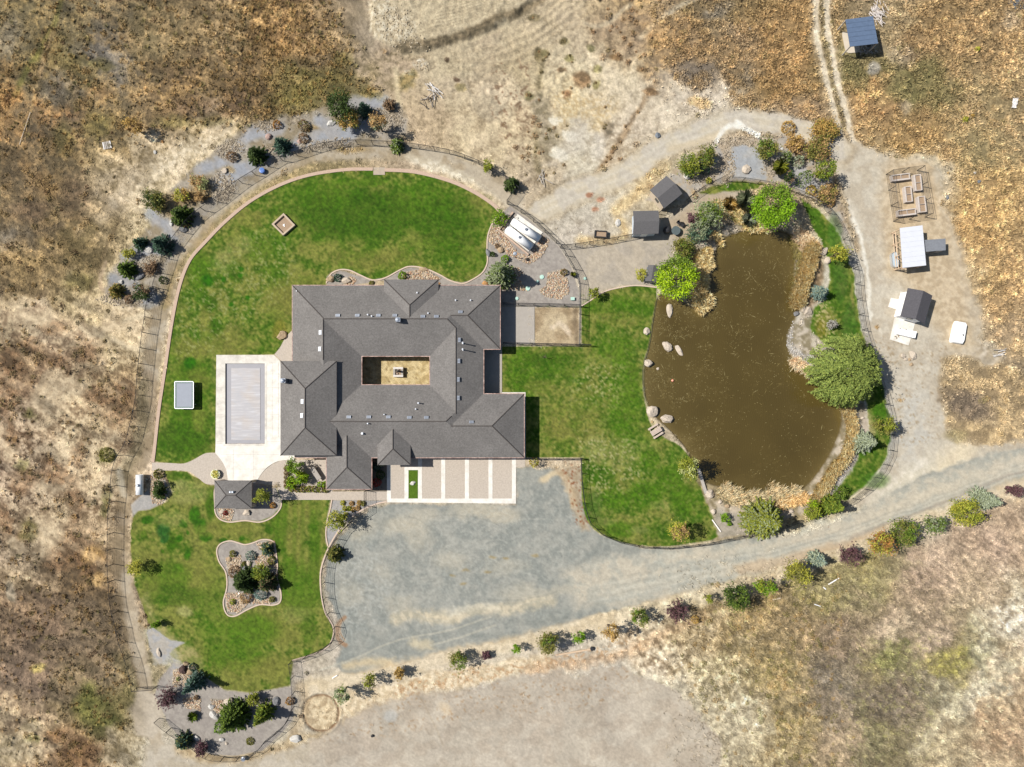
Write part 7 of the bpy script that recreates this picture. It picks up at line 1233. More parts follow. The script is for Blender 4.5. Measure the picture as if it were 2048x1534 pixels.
def shed(name, label, cat, cor, ze, zr, ridge, roofm, wallm, inset=.25, group=None, door=None):
    """cor: four eave corners in photograph pixels, in order; ridge runs from the middle of side 0-1 to the middle of side 2-3 (or mono slope if ridge is None)"""
    cx = sum(c[0] for c in cor) / 4; cy = sum(c[1] for c in cor) / 4; o = thing(name, cx, cy, label, cat, group); c = frame_of(cor, ze)
    mb = MB()
    if ridge:
        r0 = lerp(c[0], c[1], .5); r1 = lerp(c[2], c[3], .5); r0 = (r0[0], r0[1], zr); r1 = (r1[0], r1[1], zr)
        quadslab(mb, [c[0], r0, r1, c[3]], .08); quadslab(mb, [r0, c[1], c[2], r1], .08)
    else:
        cc_ = [c[0], c[1], (c[2][0], c[2][1], zr), (c[3][0], c[3][1], zr)]; quadslab(mb, cc_, .08)
    rf = fixn(loc(o, mb, 'roof', roofm))
    if wallm:
        m = np.mean([q[:2] for q in c], 0); k = []
        for q in c: d = np.array(q[:2]) - m; l = np.linalg.norm(d); d = d * (1 - inset * 1.4 / l); k.append(tuple(m + d))
        mb = MB(); zt = ze - .06 if ridge else min(ze, zr) - .09; mb.prism(k, 0, zt)
        if ridge:
            a0, a1 = lerp((*k[0], zt), (*k[1], zt), .5), lerp((*k[2], zt), (*k[3], zt), .5); zq = zt + (zr - ze) * .86
            mb.add([(*k[0], zt), (*k[1], zt), (a0[0], a0[1], zq), (*k[2], zt), (*k[3], zt), (a1[0], a1[1], zq)], [(0, 1, 2), (3, 4, 5)])
        wl = loc(o, mb, 'wall', wallm)
        a, b = np.array(k[3]), np.array(k[0]); e = b - a; L_ = np.linalg.norm(e); e /= L_; nrm = np.array([e[1], -e[0]]); mid = (a + b) / 2
        if (mid - m) @ nrm < 0: nrm = -nrm
        ang = math.atan2(e[1], e[0]); mb = MB(); mb.box(mid[0] + nrm[0] * .03, mid[1] + nrm[1] * .03, zt * .45, min(.9, L_ * .4), .06, zt * .86, ang); dr = loc(o, mb, 'door', M_WHITE if door is None else door)
        a, b = np.array(k[2]), np.array(k[3]); e = b - a; nrm = np.array([e[1], -e[0]]); nrm /= np.linalg.norm(nrm); mid = (a + b) / 2
        if (mid - m) @ nrm < 0: nrm = -nrm
        mb = MB(); mb.box(mid[0] + nrm[0] * .03, mid[1] + nrm[1] * .03, zt * .62, .7, .06, zt * .3, math.atan2(e[1], e[0])); loc(o, mb, 'window', M_GLASS)
    return o
M_GREYROOF = solid('grey_shingles', alb(116, 114, 114, 1.0), .9, .16, 6, bump=.3); M_DKROOF = solid('dark_shingles', alb(100, 98, 102, 1.0), .9, .22, 7, bump=.3)
M_SIDING = solid('pale_blue_siding', (.42, .47, .52), .7, .06, 3); M_TANS = solid('tan_siding', (.5, .42, .32), .8, .1, 4); M_DSID = solid('slate_siding', (.12, .14, .17), .7, .1, 4)
shed('garden_shed', 'square grey-roofed shed turned at an angle, above the other sheds', 'shed', [(1333, 351.5), (1365, 387), (1328, 417), (1299.5, 380)], 2.4, 2.9, True, M_GREYROOF, M_TANS, group='sheds west of the pond')
shed('garden_shed', 'grey-roofed shed with pale blue walls, squared to the court', 'shed', [(1266, 469), (1266, 422), (1317, 421), (1317, 467)], 2.3, 2.9, True, M_GREYROOF, M_SIDING, group='sheds west of the pond')
shed('chicken_coop', 'small dark grey coop against the lime globe willow', 'coop', [(1296.5, 530), (1317, 531.5), (1312, 565), (1290.7, 562)], 1.5, 1.75, True, M_GREYROOF, M_DSID, .08)
shed('playhouse', 'white-walled playhouse with dark gable roof beside white concrete pads', 'playhouse', [(1816, 576), (1865, 591), (1849, 647), (1801, 632.6)], 2.3, 3.1, True, M_DKROOF, solid('white_siding', (.8, .8, .8), .6, .03, 3), .3)
# white metal animal shelter with annex
M_WMETAL = solid('white_metal_roof', alb(240, 243, 249, 1.1), .45, .03, 1.2); M_GPLY = solid('grey_plywood_roof', alb(150, 154, 160), .8, .12, 3)
o = shed('animal_shelter', 'open white metal-roofed shelter on posts beside the water trough', 'shelter', [(1800, 456), (1845, 450.5), (1854, 530), (1807, 535)], 2.6, 2.4, None, M_WMETAL, None)
c = frame_of([(1800, 456), (1845, 450.5), (1854, 530), (1807, 535)], 2.5)
cm_ = np.mean(c, 0)
ins = [tuple(np.array(q[:2]) * .95 + cm_[:2] * .05) for q in c]
for t, (i, j) in [(0, (0, 3)), (.33, (0, 3)), (.66, (0, 3)), (1, (0, 3)), (0, (1, 2)), (.5, (1, 2)), (1, (1, 2))]:
    q = np.array(ins[i]) * (1 - t) + np.array(ins[j]) * t; mb = MB(); mb.box(q[0], q[1], 1.2, .12, .12, 2.36); loc(o, mb, 'post', M_WOODT)
for z in (.5, 1.1): mb = MB(); mb.tube([(*ins[0], z), (*ins[3], z)], .06, 4); loc(o, mb, 'rail', M_WOODT)
for z in (.5, 1.1): mb = MB(); mb.tube([(*ins[3], z), (*lerp((*ins[3], 0), (*ins[2], 0), .35)[:2], z)], .06, 4); loc(o, mb, 'rail', M_WOODT)
for k in range(3):
    a, b = np.array(ins[0]), np.array(ins[3]); q = a + (b - a) * (k / 3); q2 = a + (b - a) * ((k + .5) / 3); mb = MB(); mb.tube([(q[0], q[1], .3), (q2[0], q2[1], 2.3)], .05, 4); loc(o, mb, 'brace', M_WOODT)
mb = MB(); rw = [ins[1], ins[2]]; mb.add([(*ins[1], 0), (*ins[2], 0), (*ins[2], 2.3), (*ins[1], 2.3)], [(0, 1, 2, 3)]); loc(o, mb, 'wall', M_WOODG)
for k in range(1, 8):
    a, b = lerp(c[0], c[3], k / 8), lerp(c[1], c[2], k / 8); mb = MB(); za, zb = 2.6 - .2 * 0, 2.6
    fa = lambda q, t: (q[0], q[1], 2.6 + (2.4 - 2.6) * t + .012)
    mb.tube([fa(a, k / 8), fa(b, k / 8)], .012, 4); loc(o, mb, 'seam', M_WMETAL)
shed('annex_shed', 'low grey flat-roofed annex attached right of the white shelter', 'shed', [(1849, 480), (1891, 477), (1893, 500), (1852, 503)], 2.0, 1.85, None, M_GPLY, M_WOODG, .1)
def stadium(cx, cy, w_, l_, n=8, rz=0):
    r = w_ / 2; s = l_ / 2 - r; p = [(r * math.cos(t), s + r * math.sin(t)) for t in np.linspace(0, math.pi, n)] + [(r * math.cos(t), -s + r * math.sin(t)) for t in np.linspace(math.pi, 2 * math.pi, n)]
    c_, s_ = math.cos(rz), math.sin(rz); return [(cx + a * c_ - b * s_, cy + a * s_ + b * c_) for a, b in p]
o = thing('water_trough', 1791, 519, 'oval galvanised water trough left of the white shelter', 'trough'); c = P(1791, 519, .6); rz = R(6)
out, inn = stadium(c[0], c[1], 1.0, 2.2, 8, rz), stadium(c[0], c[1], .92, 2.12, 8, rz); n = len(out); mb = MB()
v = [(*q, 0) for q in out] + [(*q, .6) for q in out] + [(*q, .6) for q in inn] + [(*q, .2) for q in inn]; f = []
for i in range(n):
    j = (i + 1) % n; f += [(i, j, n + j, n + i), (n + i, n + j, 2 * n + j, 2 * n + i), (2 * n + i, 2 * n + j, 3 * n + j, 3 * n + i)]
f.append(tuple(3 * n + i for i in range(n))); mb.add(v, f); fixn(loc(o, mb, 'tank', M_STEEL))
mb = MB(); mb.prism(inn, .45, .5); loc(o, mb, 'trough_water', solid('trough_water', (.34, .4, .44), .15, .05, 2))
# steel shade shelter in the north-east field
M_BLUER = solid('blue_grey_metal', alb(112, 132, 160), .5, .1, 2.5); cor = [(1691, 39), (1746, 32), (1757, 86), (1701, 92.5)]
o = shed('shade_shelter', 'blue-grey flat metal roof on four tall posts in the north-east field', 'shelter', cor, 2.9, 2.8, None, M_BLUER, None); c = frame_of(cor, 2.8); cm_ = np.mean(c, 0)
for q in c: q = np.array(q[:2]) * .96 + cm_[:2] * .04; mb = MB(); mb.box(q[0], q[1], 1.38, .14, .14, 2.78); loc(o, mb, 'post', M_WOODG)
for k in range(1, 6):
    a, b = lerp(c[0], c[3], k / 6), lerp(c[1], c[2], k / 6); mb = MB(); z = 2.9 - .1 * k / 6 + .01; mb.tube([(a[0], a[1], z), (b[0], b[1], z)], .025, 4); loc(o, mb, 'seam', M_BLUER)
slab('sand_pad', smooth([(1684, 66), (1692, 65), (1700, 72), (1717, 78), (1718, 102), (1706, 106), (1693, 105), (1688, 90)], True, 3), .1, solid('white_sand', alb(240, 226, 202), .95, .06, 3))
o = thing('hay_pile', 1735, 100, 'dark tangled heap in the shade under the blue-grey roof', 'pile'); mb = MB()
for _ in range(70):
    a = rnd.random() * 6.3; q = np.array([X(1732) + rnd.uniform(-1.2, 1.2), Y(98) + rnd.uniform(-.7, .7), rnd.uniform(.05, .5)]); mb.tube([tuple(q), tuple(q + np.array([math.cos(a) * .5, math.sin(a) * .5, rnd.uniform(-.1, .1)]))], .04, 4)
loc(o, mb, 'sticks', M_WOODG)
o = thing('branch_pile', 1753, 26, 'heap of cut grey branches above the blue-grey roof', 'pile'); mb = MB()
for _ in range(60):
    a = rnd.gauss(-1.0, .5); q = np.array([X(1753) + rnd.gauss(0, .5), Y(26) + rnd.gauss(0, .7), rnd.uniform(.05, .4)]); L_ = rnd.uniform(.3, .8); mb.tube([tuple(q - np.array([math.cos(a), math.sin(a), 0]) * L_), tuple(q + np.array([math.cos(a), math.sin(a), .1]) * L_)], .035, 5)
loc(o, mb, 'branches', solid('bleached_wood', (.55, .5, .46), .8, .2, 6))
# raised beds
M_BED = solid('weathered_cedar', alb(232, 220, 208), .8, .1, 4); M_SOIL = solid('planter_soil', alb(190, 164, 136), .95, .2, 8, bump=.3)
def raised_bed(px, py, w_, l_, rz, label):
    o = empty('raised_bed', P(px, py), R(rz), label, 'planter', 'raised planter beds in the enclosure'); w_ /= PM; l_ /= PM; h = .65; t = .1
    for sx, sy, bw, bl in ((0, l_ / 2 - t / 2, w_, t), (0, -l_ / 2 + t / 2, w_, t)): mb = MB(); mb.box(sx, sy, h / 2, bw, bl, h); mb.build('end_board', M_BED, o)
    for s in (-1, 1):
        mb = MB(); mb.box(s * (w_ / 2 - t / 2), 0, h / 2, t, l_ - 2 * t, h); mb.build('side_board', M_BED, o)
        mb = MB(); mb.box(s * (w_ / 2 - .06), 0, h + .02, .22 if s < 0 else .14, l_, .036); mb.build('cap_board', M_BED, o)
    mb = MB(); mb.box(0, 0, .25, w_ - 2 * t, l_ - 2 * t, .5); mb.build('soil', M_SOIL, o); mb = MB(); mb.box(0, 0, h, w_ - 2 * t, .05, .1); mb.build('divider', M_BED, o)
for a in [(1797, 357, 12, 36, 97, 'raised bed lying along the upper fence of the enclosure'), (1831, 368, 14, 32, 6, 'upright raised bed in the upper right of the enclosure'), (1812, 391, 14, 31, 6, 'raised bed standing alone in the enclosure middle'), (1839, 411, 15, 32, 6, 'upright raised bed in the lower right of the enclosure'), (1809, 427, 12, 36, 97, 'raised bed lying along the lower fence of the enclosure')]: raised_bed(*a)
# playhouse pads
slab('concrete_pad', [(1781.7, 595.6), (1800, 600), (1796, 620), (1776, 614)], .08, M_CONCW)
slab('concrete_pad', [(1801, 583), (1846, 596), (1830, 645), (1821, 678), (1816.6, 691), (1779.4, 679)], .07, M_CONCW)
o = thing('storage_bench', 1814, 666, 'white storage bench on the pad below the playhouse', 'bench'); c = frame_of([(1798, 657), (1833, 663), (1830, 676), (1796, 668)], .9); mb = MB(); mb.prism([q[:2] for q in c], .07, .8); loc(o, mb, 'body', M_WHITE)
mb = MB(); q0 = np.mean(c, 0); mb.prism([tuple(np.array(q[:2]) * 1.0 + (np.array(q[:2]) - q0[:2]) * .04) for q in c], .81, .88); loc(o, mb, 'lid', M_WHITE)
for px, py in ((1800, 657), (1812, 659), (1822, 668)): mb = MB(); q = P(px, py, .9); mb.lathe(q[0], q[1], [(.06, .88), (.06, .96)], 8); loc(o, mb, 'knob', M_DARK)
o = thing('camper_shell', 1920, 664, 'white pickup camper shell lying on the yard gravel', 'camper shell'); c = frame_of([(1914, 641), (1936, 645), (1929, 688), (1904, 684)], .8); mb = MB(); q0 = np.mean(c, 0)
def ringp(s, z, cut=.12):
    out = []
    for i in range(4):
        a, b, d = np.array(c[i][:2]), np.array(c[(i + 1) % 4][:2]), np.array(c[i - 1][:2]); out += [tuple(q0[:2] + ((a * (1 - cut) + d * cut) - q0[:2]) * s) + (z,), tuple(q0[:2] + ((a * (1 - cut * .6) + b * cut * .6) - q0[:2]) * s) + (z,)]
    return out
rs_ = [ringp(1.0, 0), ringp(1.0, .35), ringp(.97, .65), ringp(.86, .85), ringp(.6, .9)]; v = sum(rs_, []); n = 8; f = [(k * n + i, k * n + (i + 1) % n, (k + 1) * n + (i + 1) % n, (k + 1) * n + i) for k in range(4) for i in range(n)] + [tuple(4 * n + i for i in range(n))]; mb.add(v, f); fixn(loc(o, mb, 'body', M_WHITE))
mb = MB(); q = P(1926, 670, .88); mb.box(q[0], q[1], .9, .14, .36, .05, R(6)); loc(o, mb, 'vent', M_DARK)
# propane tanks
M_TANK = solid('tank_enamel', (.82, .82, .8), .3, .02, 2)
slab('concrete_pad', [(1035, 428), (1085.5, 465), (1057.6, 503), (1007.8, 466.5)], .12, M_CONCW)
def tank(p0, p1, r, label, dome=None, group=None):
    a, b = P(*p0, r), P(*p1, r); o = empty('propane_tank', ((a[0] + b[0]) / 2, (a[1] + b[1]) / 2, 0), 0, label, 'tank', group); z = r + .25; d = np.array([b[0] - a[0], b[1] - a[1], 0]); L_ = np.linalg.norm(d); u = d / L_; s = np.cross(u, (0, 0, 1)); n = 20; prof = []
    for k in range(7): t = k / 6 * math.pi / 2; prof.append((-L_ / 2 + r * .6 * (1 - math.sin(t)), r * max(math.cos(math.pi / 2 - t), .02)))
    prof = prof + [(-q[0], q[1]) for q in prof[::-1]]; v = []; f = []
    for (tt, rr) in prof:
        for j in range(n): th = 2 * math.pi * j / n; q = u * tt + s * rr * math.cos(th) + np.array([0, 0, z + rr * math.sin(th)]); v.append(tuple(q))
    m = len(prof); f = [(i * n + j, i * n + (j + 1) % n, (i + 1) * n + (j + 1) % n, (i + 1) * n + j) for i in range(m - 1) for j in range(n)] + [tuple(range(n)), tuple((m - 1) * n + j for j in range(n))]
    mb = MB(); mb.add(v, f); fixn(mb.build('tank_body', M_TANK, o, smoothf=True)); k = .05
    mb = MB(); mb.lathe(u[0] * k, u[1] * k, [(.2, z + r * .9), (.2, z + r + .12), (.14, z + r + .17)], 12); mb.build('valve_dome', M_VENT, o)
    for t in (-.3, .3): mb = MB(); q = u * L_ * t; mb.box(q[0], q[1], .3, .15, r * 1.4, .6, math.atan2(u[1], u[0])); mb.build('saddle', M_CONC, o)
tank((1024, 444), (1079, 479), .56, 'white propane tank nearest the fence on the concrete pad', group='white propane tanks on the pad'); tank((1014, 458), (1063, 496), .56, 'white propane tank nearest the lawn on the concrete pad', group='white propane tanks on the pad')
tank((281, 949), (281, 989), .5, 'lone white propane tank by the west fence near the cobbles')
def wallrun(name, pts, wd_, h, mat, label, cat):
    o = kerb(pts, wd_, mat, h, sm=1, name=name); del o['kind']; tag(o, label, cat); return o
wallrun('retaining_wall', [(1026, 425), (998, 461), (1057, 510)], .25, .3, M_BRICK, 'low brick retaining wall round two sides of the tank pad', 'wall')
# trampoline
o = thing('trampoline', 368.5, 790, 'rectangular trampoline with grey mat and white rim on the north lawn', 'trampoline'); zt = .95; c = [P(349.5, 763, zt), P(387, 763, zt), P(387, 817, zt), P(349.5, 817, zt)]; x0, y1 = c[0][:2]; x1, y0 = c[2][:2]
mb = MB(); mb.tube([(x0 + .1, y0, zt), (x1 - .1, y0, zt), (x1, y0 + .1, zt), (x1, y1 - .1, zt), (x1 - .1, y1, zt), (x0 + .1, y1, zt), (x0, y1 - .1, zt), (x0, y0 + .1, zt), (x0 + .1, y0, zt)], .05, 6); loc(o, mb, 'frame', M_STEEL)
mb = MB(); mb.box((x0 + x1) / 2, (y0 + y1) / 2, zt - .03, x1 - x0 - .5, y1 - y0 - .5, .02); loc(o, mb, 'mat', solid('grey_mat', alb(176, 182, 192), .7, .04, 2))
mb = MB(); t = .3
for a in ((x0 + .04, y0 + .04, x1 - .04, y0 + .24), (x0 + .04, y1 - .24, x1 - .04, y1 - .04), (x0 + .04, y0 + .24, x0 + .24, y1 - .24), (x1 - .24, y0 + .24, x1 - .04, y1 - .24)): mb.box((a[0] + a[2]) / 2, (a[1] + a[3]) / 2, zt - .015, a[2] - a[0], a[3] - a[1], .02)
loc(o, mb, 'spring_pad', solid('dark_net', (.16, .2, .19), .8, .2, 10))
for a, b in ((x0, y0 + .6), (x1, y0 + .6), (x0, y1 - .6), (x1, y1 - .6)): mb = MB(); mb.tube([(a, b, zt), (a, b, .04), ], .04, 6); loc(o, mb, 'leg', M_STEEL)
# sandbox
o = thing('sandbox', 566.5, 449, 'square timber sandbox turned like a diamond on the north lawn', 'sandbox'); c = frame_of([(543, 448), (567, 426), (590, 450), (566, 471)], .4); q0 = np.mean(c, 0)
for i in range(4):
    a, b = np.array(c[i][:2]), np.array(c[(i + 1) % 4][:2]); e = (b - a) / np.linalg.norm(b - a); nr = np.array([-e[1], e[0]]); m = (a + b) / 2; nr = nr if (q0[:2] - m) @ nr > 0 else -nr; m = m + nr * .12; mb = MB(); mb.box(m[0], m[1], .2, np.linalg.norm(b - a) - .24 * (i % 2) - .0, .24, .4 + .004 * (i % 2), math.atan2(e[1], e[0])); loc(o, mb, 'timber', solid('pale_timber', alb(222, 200, 172), .85, .12, 6))
mb = MB(); mb.prism([tuple(q0[:2] + (np.array(q[:2]) - q0[:2]) * .86) for q in c], 0, .12); loc(o, mb, 'sand', M_SOIL)
mb = MB(); mb.box(q0[0], q0[1], .16, .3, .12, .08, .7); mb.box(q0[0] + .05, q0[1] - .12, .15, .12, .3, .06, .2); ob = mb.build('toy', M_WHITE); tag(ob, 'small white toy lying in the sandbox', 'toy')
# gazebo
o = thing('gazebo', 466, 989, 'open gazebo with square grey hip roof by the pool deck', 'gazebo'); g, c, rd = hiproof('roof', 429, 961, 503.5, 1017, 2.5, .45, M_SHINGLE, o, off=(0, 0)); g.location = (-o.location[0], -o.location[1], 0)
mb = MB(); caps(mb, [(c[0], rd[0]), (c[3], rd[0]), (c[1], rd[1]), (c[2], rd[1]), (rd[0], rd[1])], .06); loc(o, mb, 'ridge_cap', M_RIDGE)
for a in c: mb = MB(); k = .9; mb.box(a[0] * .0 + o.location[0] + (a[0] - o.location[0]) * k, o.location[1] + (a[1] - o.location[1]) * k, 1.16, .3, .3, 2.3); loc(o, mb, 'post', M_STUCCO)
mb = MB(); q = P(463, 984, 3.4); mb.lathe(q[0] - .15, q[1], [(.12, 3.0), (.12, 3.5), (.18, 3.52), (.1, 3.6)], 10); mb.lathe(q[0] + .15, q[1], [(.12, 3.0), (.12, 3.45), (.18, 3.47), (.1, 3.55)], 10); loc(o, mb, 'roof_vent', M_STEEL)
o = thing('flower_planter', 433, 948, 'round planter of yellow flowers by the gazebo on the paved circle', 'planter'); mb = MB(); q = P(433, 948); mb.lathe(q[0], q[1], [(.4, 0), (.62, .4), (.68, .42), (.68, .46), (.5, .46)], 20); loc(o, mb, 'pot', solid('cream_pot', (.6, .62, .5), .7, .1, 4))
P_ = balls(240, .62, .18, .55); fl = leafmesh('flowers', P_, .13, np.array([alb(240, 214, 90), alb(232, 226, 150), alb(190, 196, 90)])[rng.integers(0, 3, 240)] * 1.3, o, upbias=1.5)
# patio table
o = empty('stone_table', P(634, 946), R(-57), 'long pale concrete table on the patio beside the planter', 'table'); mb = MB(); mb.box(0, 0, .72, 1.95, .68, .1); mb.build('table_top', M_PAD, o)
for s in (-1, 1): mb = MB(); mb.box(s * .65, 0, .33, .2, .5, .66); mb.build('leg', M_PAD, o)
# courtyard fire pit
M_PALEW0 = solid('pit_stone', (.5, .47, .43), .85, .15, 5)
o = thing('fire_pit', 798, 745, 'square stone fire pit with white coping in the sandy courtyard', 'fire pit'); q = P(797.5, 744.5)
for k, (dx, dy, a, b) in enumerate(((0, .56, 1.4, .28), (0, -.56, 1.4, .28), (-.56, 0, .28, .84), (.56, 0, .28, .84))): mb = MB(); mb.box(q[0] + dx, q[1] + dy, .3, a, b, .6); loc(o, mb, 'rim', M_PALEW0 if k < 2 else M_PAD)
mb = MB(); mb.box(q[0], q[1], .18, .84, .84, .36); loc(o, mb, 'bed', M_SOIL)
for k in range(7): mb = MB(); a = rnd.random() * 6.3; s = rnd.uniform(.08, .17); mb.lathe(q[0] + math.cos(a) * .26, q[1] + math.sin(a) * .26, [(s * .8, .3), (s, .4), (s * .7, .52), (s * .2, .56)], 7); loc(o, mb, 'rock', M_BRICK if k % 2 else M_PAD)
o = thing('garden_statue', 799, 742, 'slim figure-shaped stone ornament standing in the fire pit', 'ornament'); mb = MB(); q = P(799, 743); mb.lathe(q[0], q[1], [(.16, .36), (.14, .6), (.2, .9), (.12, 1.15), (.16, 1.3), (.05, 1.45)], 10); loc(o, mb, 'body', M_DARK)
# picnic table
o = empty('picnic_table', P(1310, 862), R(32), 'weathered pale picnic table on the lawn at the pond shore', 'picnic table')
M_PT = solid('pale_pink_wood', alb(228, 208, 190), .8, .1, 6)
for k in range(4): mb = MB(); mb.box(0, -.27 + k * .18, .74, 1.6, .165, .04); mb.build('top_board', M_PT, o)
for s in (-1, 1): mb = MB(); mb.box(0, s * .72, .44, 1.6, .26, .04); mb.build('bench', M_PT, o)
for s in (-1, 1):
    for t in (-1, 1): mb = MB(); mb.tube([(s * .6, t * .2, .72), (s * .6, t * .65, 0)], .05, 4); mb.build('leg', M_PT, o)
    mb = MB(); mb.box(s * .6, 0, .4, .06, 1.5, .08); mb.build('cross_beam', M_PT, o)
def stick(name, label, cat, a, b, r, mat, z=.12, n=8, end=None):
    o = thing(name, (a[0] + b[0]) / 2, (a[1] + b[1]) / 2, label, cat); mb = MB(); mb.tube([P(*a, 0)[:2] + (z,), P(*b, 0)[:2] + (z,)], r, n); loc(o, mb, 'shaft', mat); return o
o = thing('weathered_plank', 1404, 962, 'long weathered grey beam lying on the pond bank by the pale yellow tree', 'beam'); mb = MB(); a, b = P(1396, 937), P(1411, 986); mb.box((a[0] + b[0]) / 2, (a[1] + b[1]) / 2, .22, .42, math.dist(a, b), .2, math.atan2(b[1] - a[1], b[0] - a[0]) - math.pi / 2); loc(o, mb, 'beam', M_WOODG)
for t in (.15, .85): mb = MB(); q = lerp(a, b, t); mb.box(q[0], q[1], .06, .5, .25, .12, .3); loc(o, mb, 'support', M_BARK)
o = stick('fallen_pole', 'long tan pole on sand below the broad olive tree', 'pole', (1111, 1310), (1181, 1298), .14, M_WOODT); mb = MB(); q = P(1184, 1296.5); mb.lathe(q[0], q[1], [(.28, 0), (.3, .3), (.25, .34)], 10); ob = mb.build('black_bucket', M_DARK); tag(ob, 'black bucket at the end of the long tan pole', 'bucket')
for a, b, r, m, lb in [((1656, 1168.5), (1677, 1156), .08, M_WHITE, 'white board lying in grass below the silvery verge spruce'), ((1646, 1174), (1651, 1178), .08, M_WHITE, 'short white block left of the white board'), ((1628, 1208), (1640, 1212), .06, M_WHITE, 'white stick lying in the brown south-east grass'), ((665, 1356), (675, 1350), .06, M_WHITE, 'white pipe on the ground near the circular ditch'), ((1424, 1039), (1441, 1063), .09, solid('bleached_trunk', (.7, .66, .6), .8, .1, 5), 'leaning bleached bare trunk by the east lawn tip'), ((1545, 1199), (1560, 1196), .09, M_TANS, 'cream log under the fresh green verge tree'), ((40, 290), (62, 225), .05, M_TANS, 'thin straw-coloured pole lying in the west field')]: stick('pole', lb, 'pole', a, b, r, m)
for s in (-1, 1): pass
M_PALEW = solid('pale_wood', (.55, .53, .5), .8, .1, 5)
# scrap piles
def scrap(px, py, n, r, label, mats, L_=(.5, 1.3), ang=None):
    o = thing('scrap_pile', px, py, label, 'scrap pile')
    for k in range(n):
        a = rnd.random() * 3.14 if ang is None else rnd.gauss(ang, .35); l = rnd.uniform(*L_); z = .1 + k * .035; qx, qy = rnd.uniform(-r, r), rnd.uniform(-r, r)
        mb = MB(); mb.tube([(qx - math.cos(a) * l, qy - math.sin(a) * l, z), (qx + math.cos(a) * l, qy + math.sin(a) * l, z + .1)], .05, 5); mb.build('pole', mats[k % len(mats)], o)
    return o
scrap(868, 181, 9, .45, 'crossed white poles piled on the sandy rise north of the lawn', [M_PALEW, M_PALEW, M_WOODG], (.6, 1.3), -1.0)
scrap(858, 203, 9, .7, 'dark burnt frame and boards below the crossed white poles', [M_DARK, M_WOODG, M_BARK], (.4, .9)); scrap(1998, 705, 8, .5, 'white poles and rubbish at the yard edge near the right side', [M_PALEW, M_WOODG], (.3, .8), 0); scrap(1085, 355, 5, .5, 'pale bare sticks north of the wire gate', [M_WOODG, M_WOODG], (.5, 1.4), -1.2)
o = thing('wooden_pallet', 215, 291, 'weathered grey pallet lying in the north-west field', 'pallet', rz=R(12))
for k in range(5): mb = MB(); mb.box(-.5 + k * .25, 0, .14, .17, 1.05, .03); mb.build('slat', M_PALEW if k in (0, 4) else M_WOODG, o)
for k in (-1, 0, 1): mb = MB(); mb.box(0, k * .42, .06, 1.15, .1, .12); mb.build('runner', M_WOODG, o)
o = thing('crumpled_tarp', 2028, 207, 'crumpled white sheet in the golden field at the right', 'tarp'); n = 8; V = [((i / 7 - .5) * .7 + (j / 7 - .5) * .3, (j / 7 - .5) * 1.4, .08 + rnd.random() * .22) for i in range(n) for j in range(n)]; mb = MB(); mb.add(V, [(i * n + j, (i + 1) * n + j, (i + 1) * n + j + 1, i * n + j + 1) for i in range(n - 1) for j in range(n - 1)]); mb.build('sheet', M_PALEW, o)
slab('asphalt_pad', [(2012, -40), (2120, -40), (2120, 18), (2032, 19), (2016, 8)], .04, solid('asphalt', (.09, .1, .11), .9, .1, 4))
# small yard things
for px, py, r, lb in [(1084, 554, .3, 'largest pale green septic lid, right of the tree shadow'), (1075, 563, .19, 'small pale green septic lid inside the tree shadow'), (1056, 577, .31, 'pale green septic lid at the lower edge of the tree shadow'), (1034, 597, .24, 'pale green septic lid at the house corner shadow'), (1170, 557, .2, 'pale green utility lid outside the east fence')]:
    o = thing('septic_lid', px, py, lb, 'lid', 'pale green septic lids'); q = P(px, py); mb = MB(); mb.lathe(q[0], q[1], [(r, -.05), (r, .1), (r * .92, .13), (.02, .15)], 18); loc(o, mb, 'lid', M_GREENL); mb = MB(); mb.lathe(q[0], q[1], [(r * 1.08, -.05), (r * 1.08, .06)], 18); loc(o, mb, 'riser', M_GREENL)
o = thing('utility_box', 1145, 598, 'small square pale green utility box by the dog run fence', 'utility box'); q = P(1145, 598); mb = MB(); mb.box(q[0], q[1], .15, .5, .38, .3); mb.box(q[0], q[1], .32, .56, .44, .04); loc(o, mb, 'box', M_GREENL)
o = thing('lamp_post', 1028, 508, 'dark lamp post with pale round head beside the tank cobbles', 'lamp'); b = P(1030, 507, 2.4); mb = MB(); mb.tube([(b[0], b[1], 0), (b[0], b[1], 2.2)], .05, 8); loc(o, mb, 'pole', M_DARK); mb = MB(); mb.lathe(b[0], b[1], [(.1, 2.2), (.26, 2.25), (.26, 2.38), (.12, 2.48)], 16); loc(o, mb, 'lamp_head', M_STEEL)
o = thing('patio_table', 1352, 461, 'round dark glass-topped table in the court by the purple shrub', 'table'); q = P(1352, 461, .7); mb = MB(); mb.lathe(q[0], q[1], [(.62, .68), (.64, .7), (.62, .72)], 24); loc(o, mb, 'table_top', solid('smoked_glass', (.08, .1, .1), .2, .1, 3)); mb = MB(); mb.lathe(q[0], q[1], [(.3, 0), (.05, .05), (.04, .68)], 12); loc(o, mb, 'pedestal', M_DARK)
for px, py, rz, lb in [(1356, 447, .5, 'black metal chair above the round table'), (1363, 452, -.6, 'black metal chair right of the round table')]:
    o = empty('patio_chair', P(px, py), rz, lb, 'chair', 'black chairs at the round table'); mb = MB(); mb.box(0, 0, .44, .46, .46, .04); mb.build('seat', M_DARK, o); mb = MB(); mb.box(0, .23, .7, .46, .04, .5); mb.build('backrest', M_DARK, o)
    for a in (-1, 1):
        for b in (-1, 1): mb = MB(); mb.box(a * .2, b * .2, .21, .035, .035, .42); mb.build('leg', M_DARK, o)
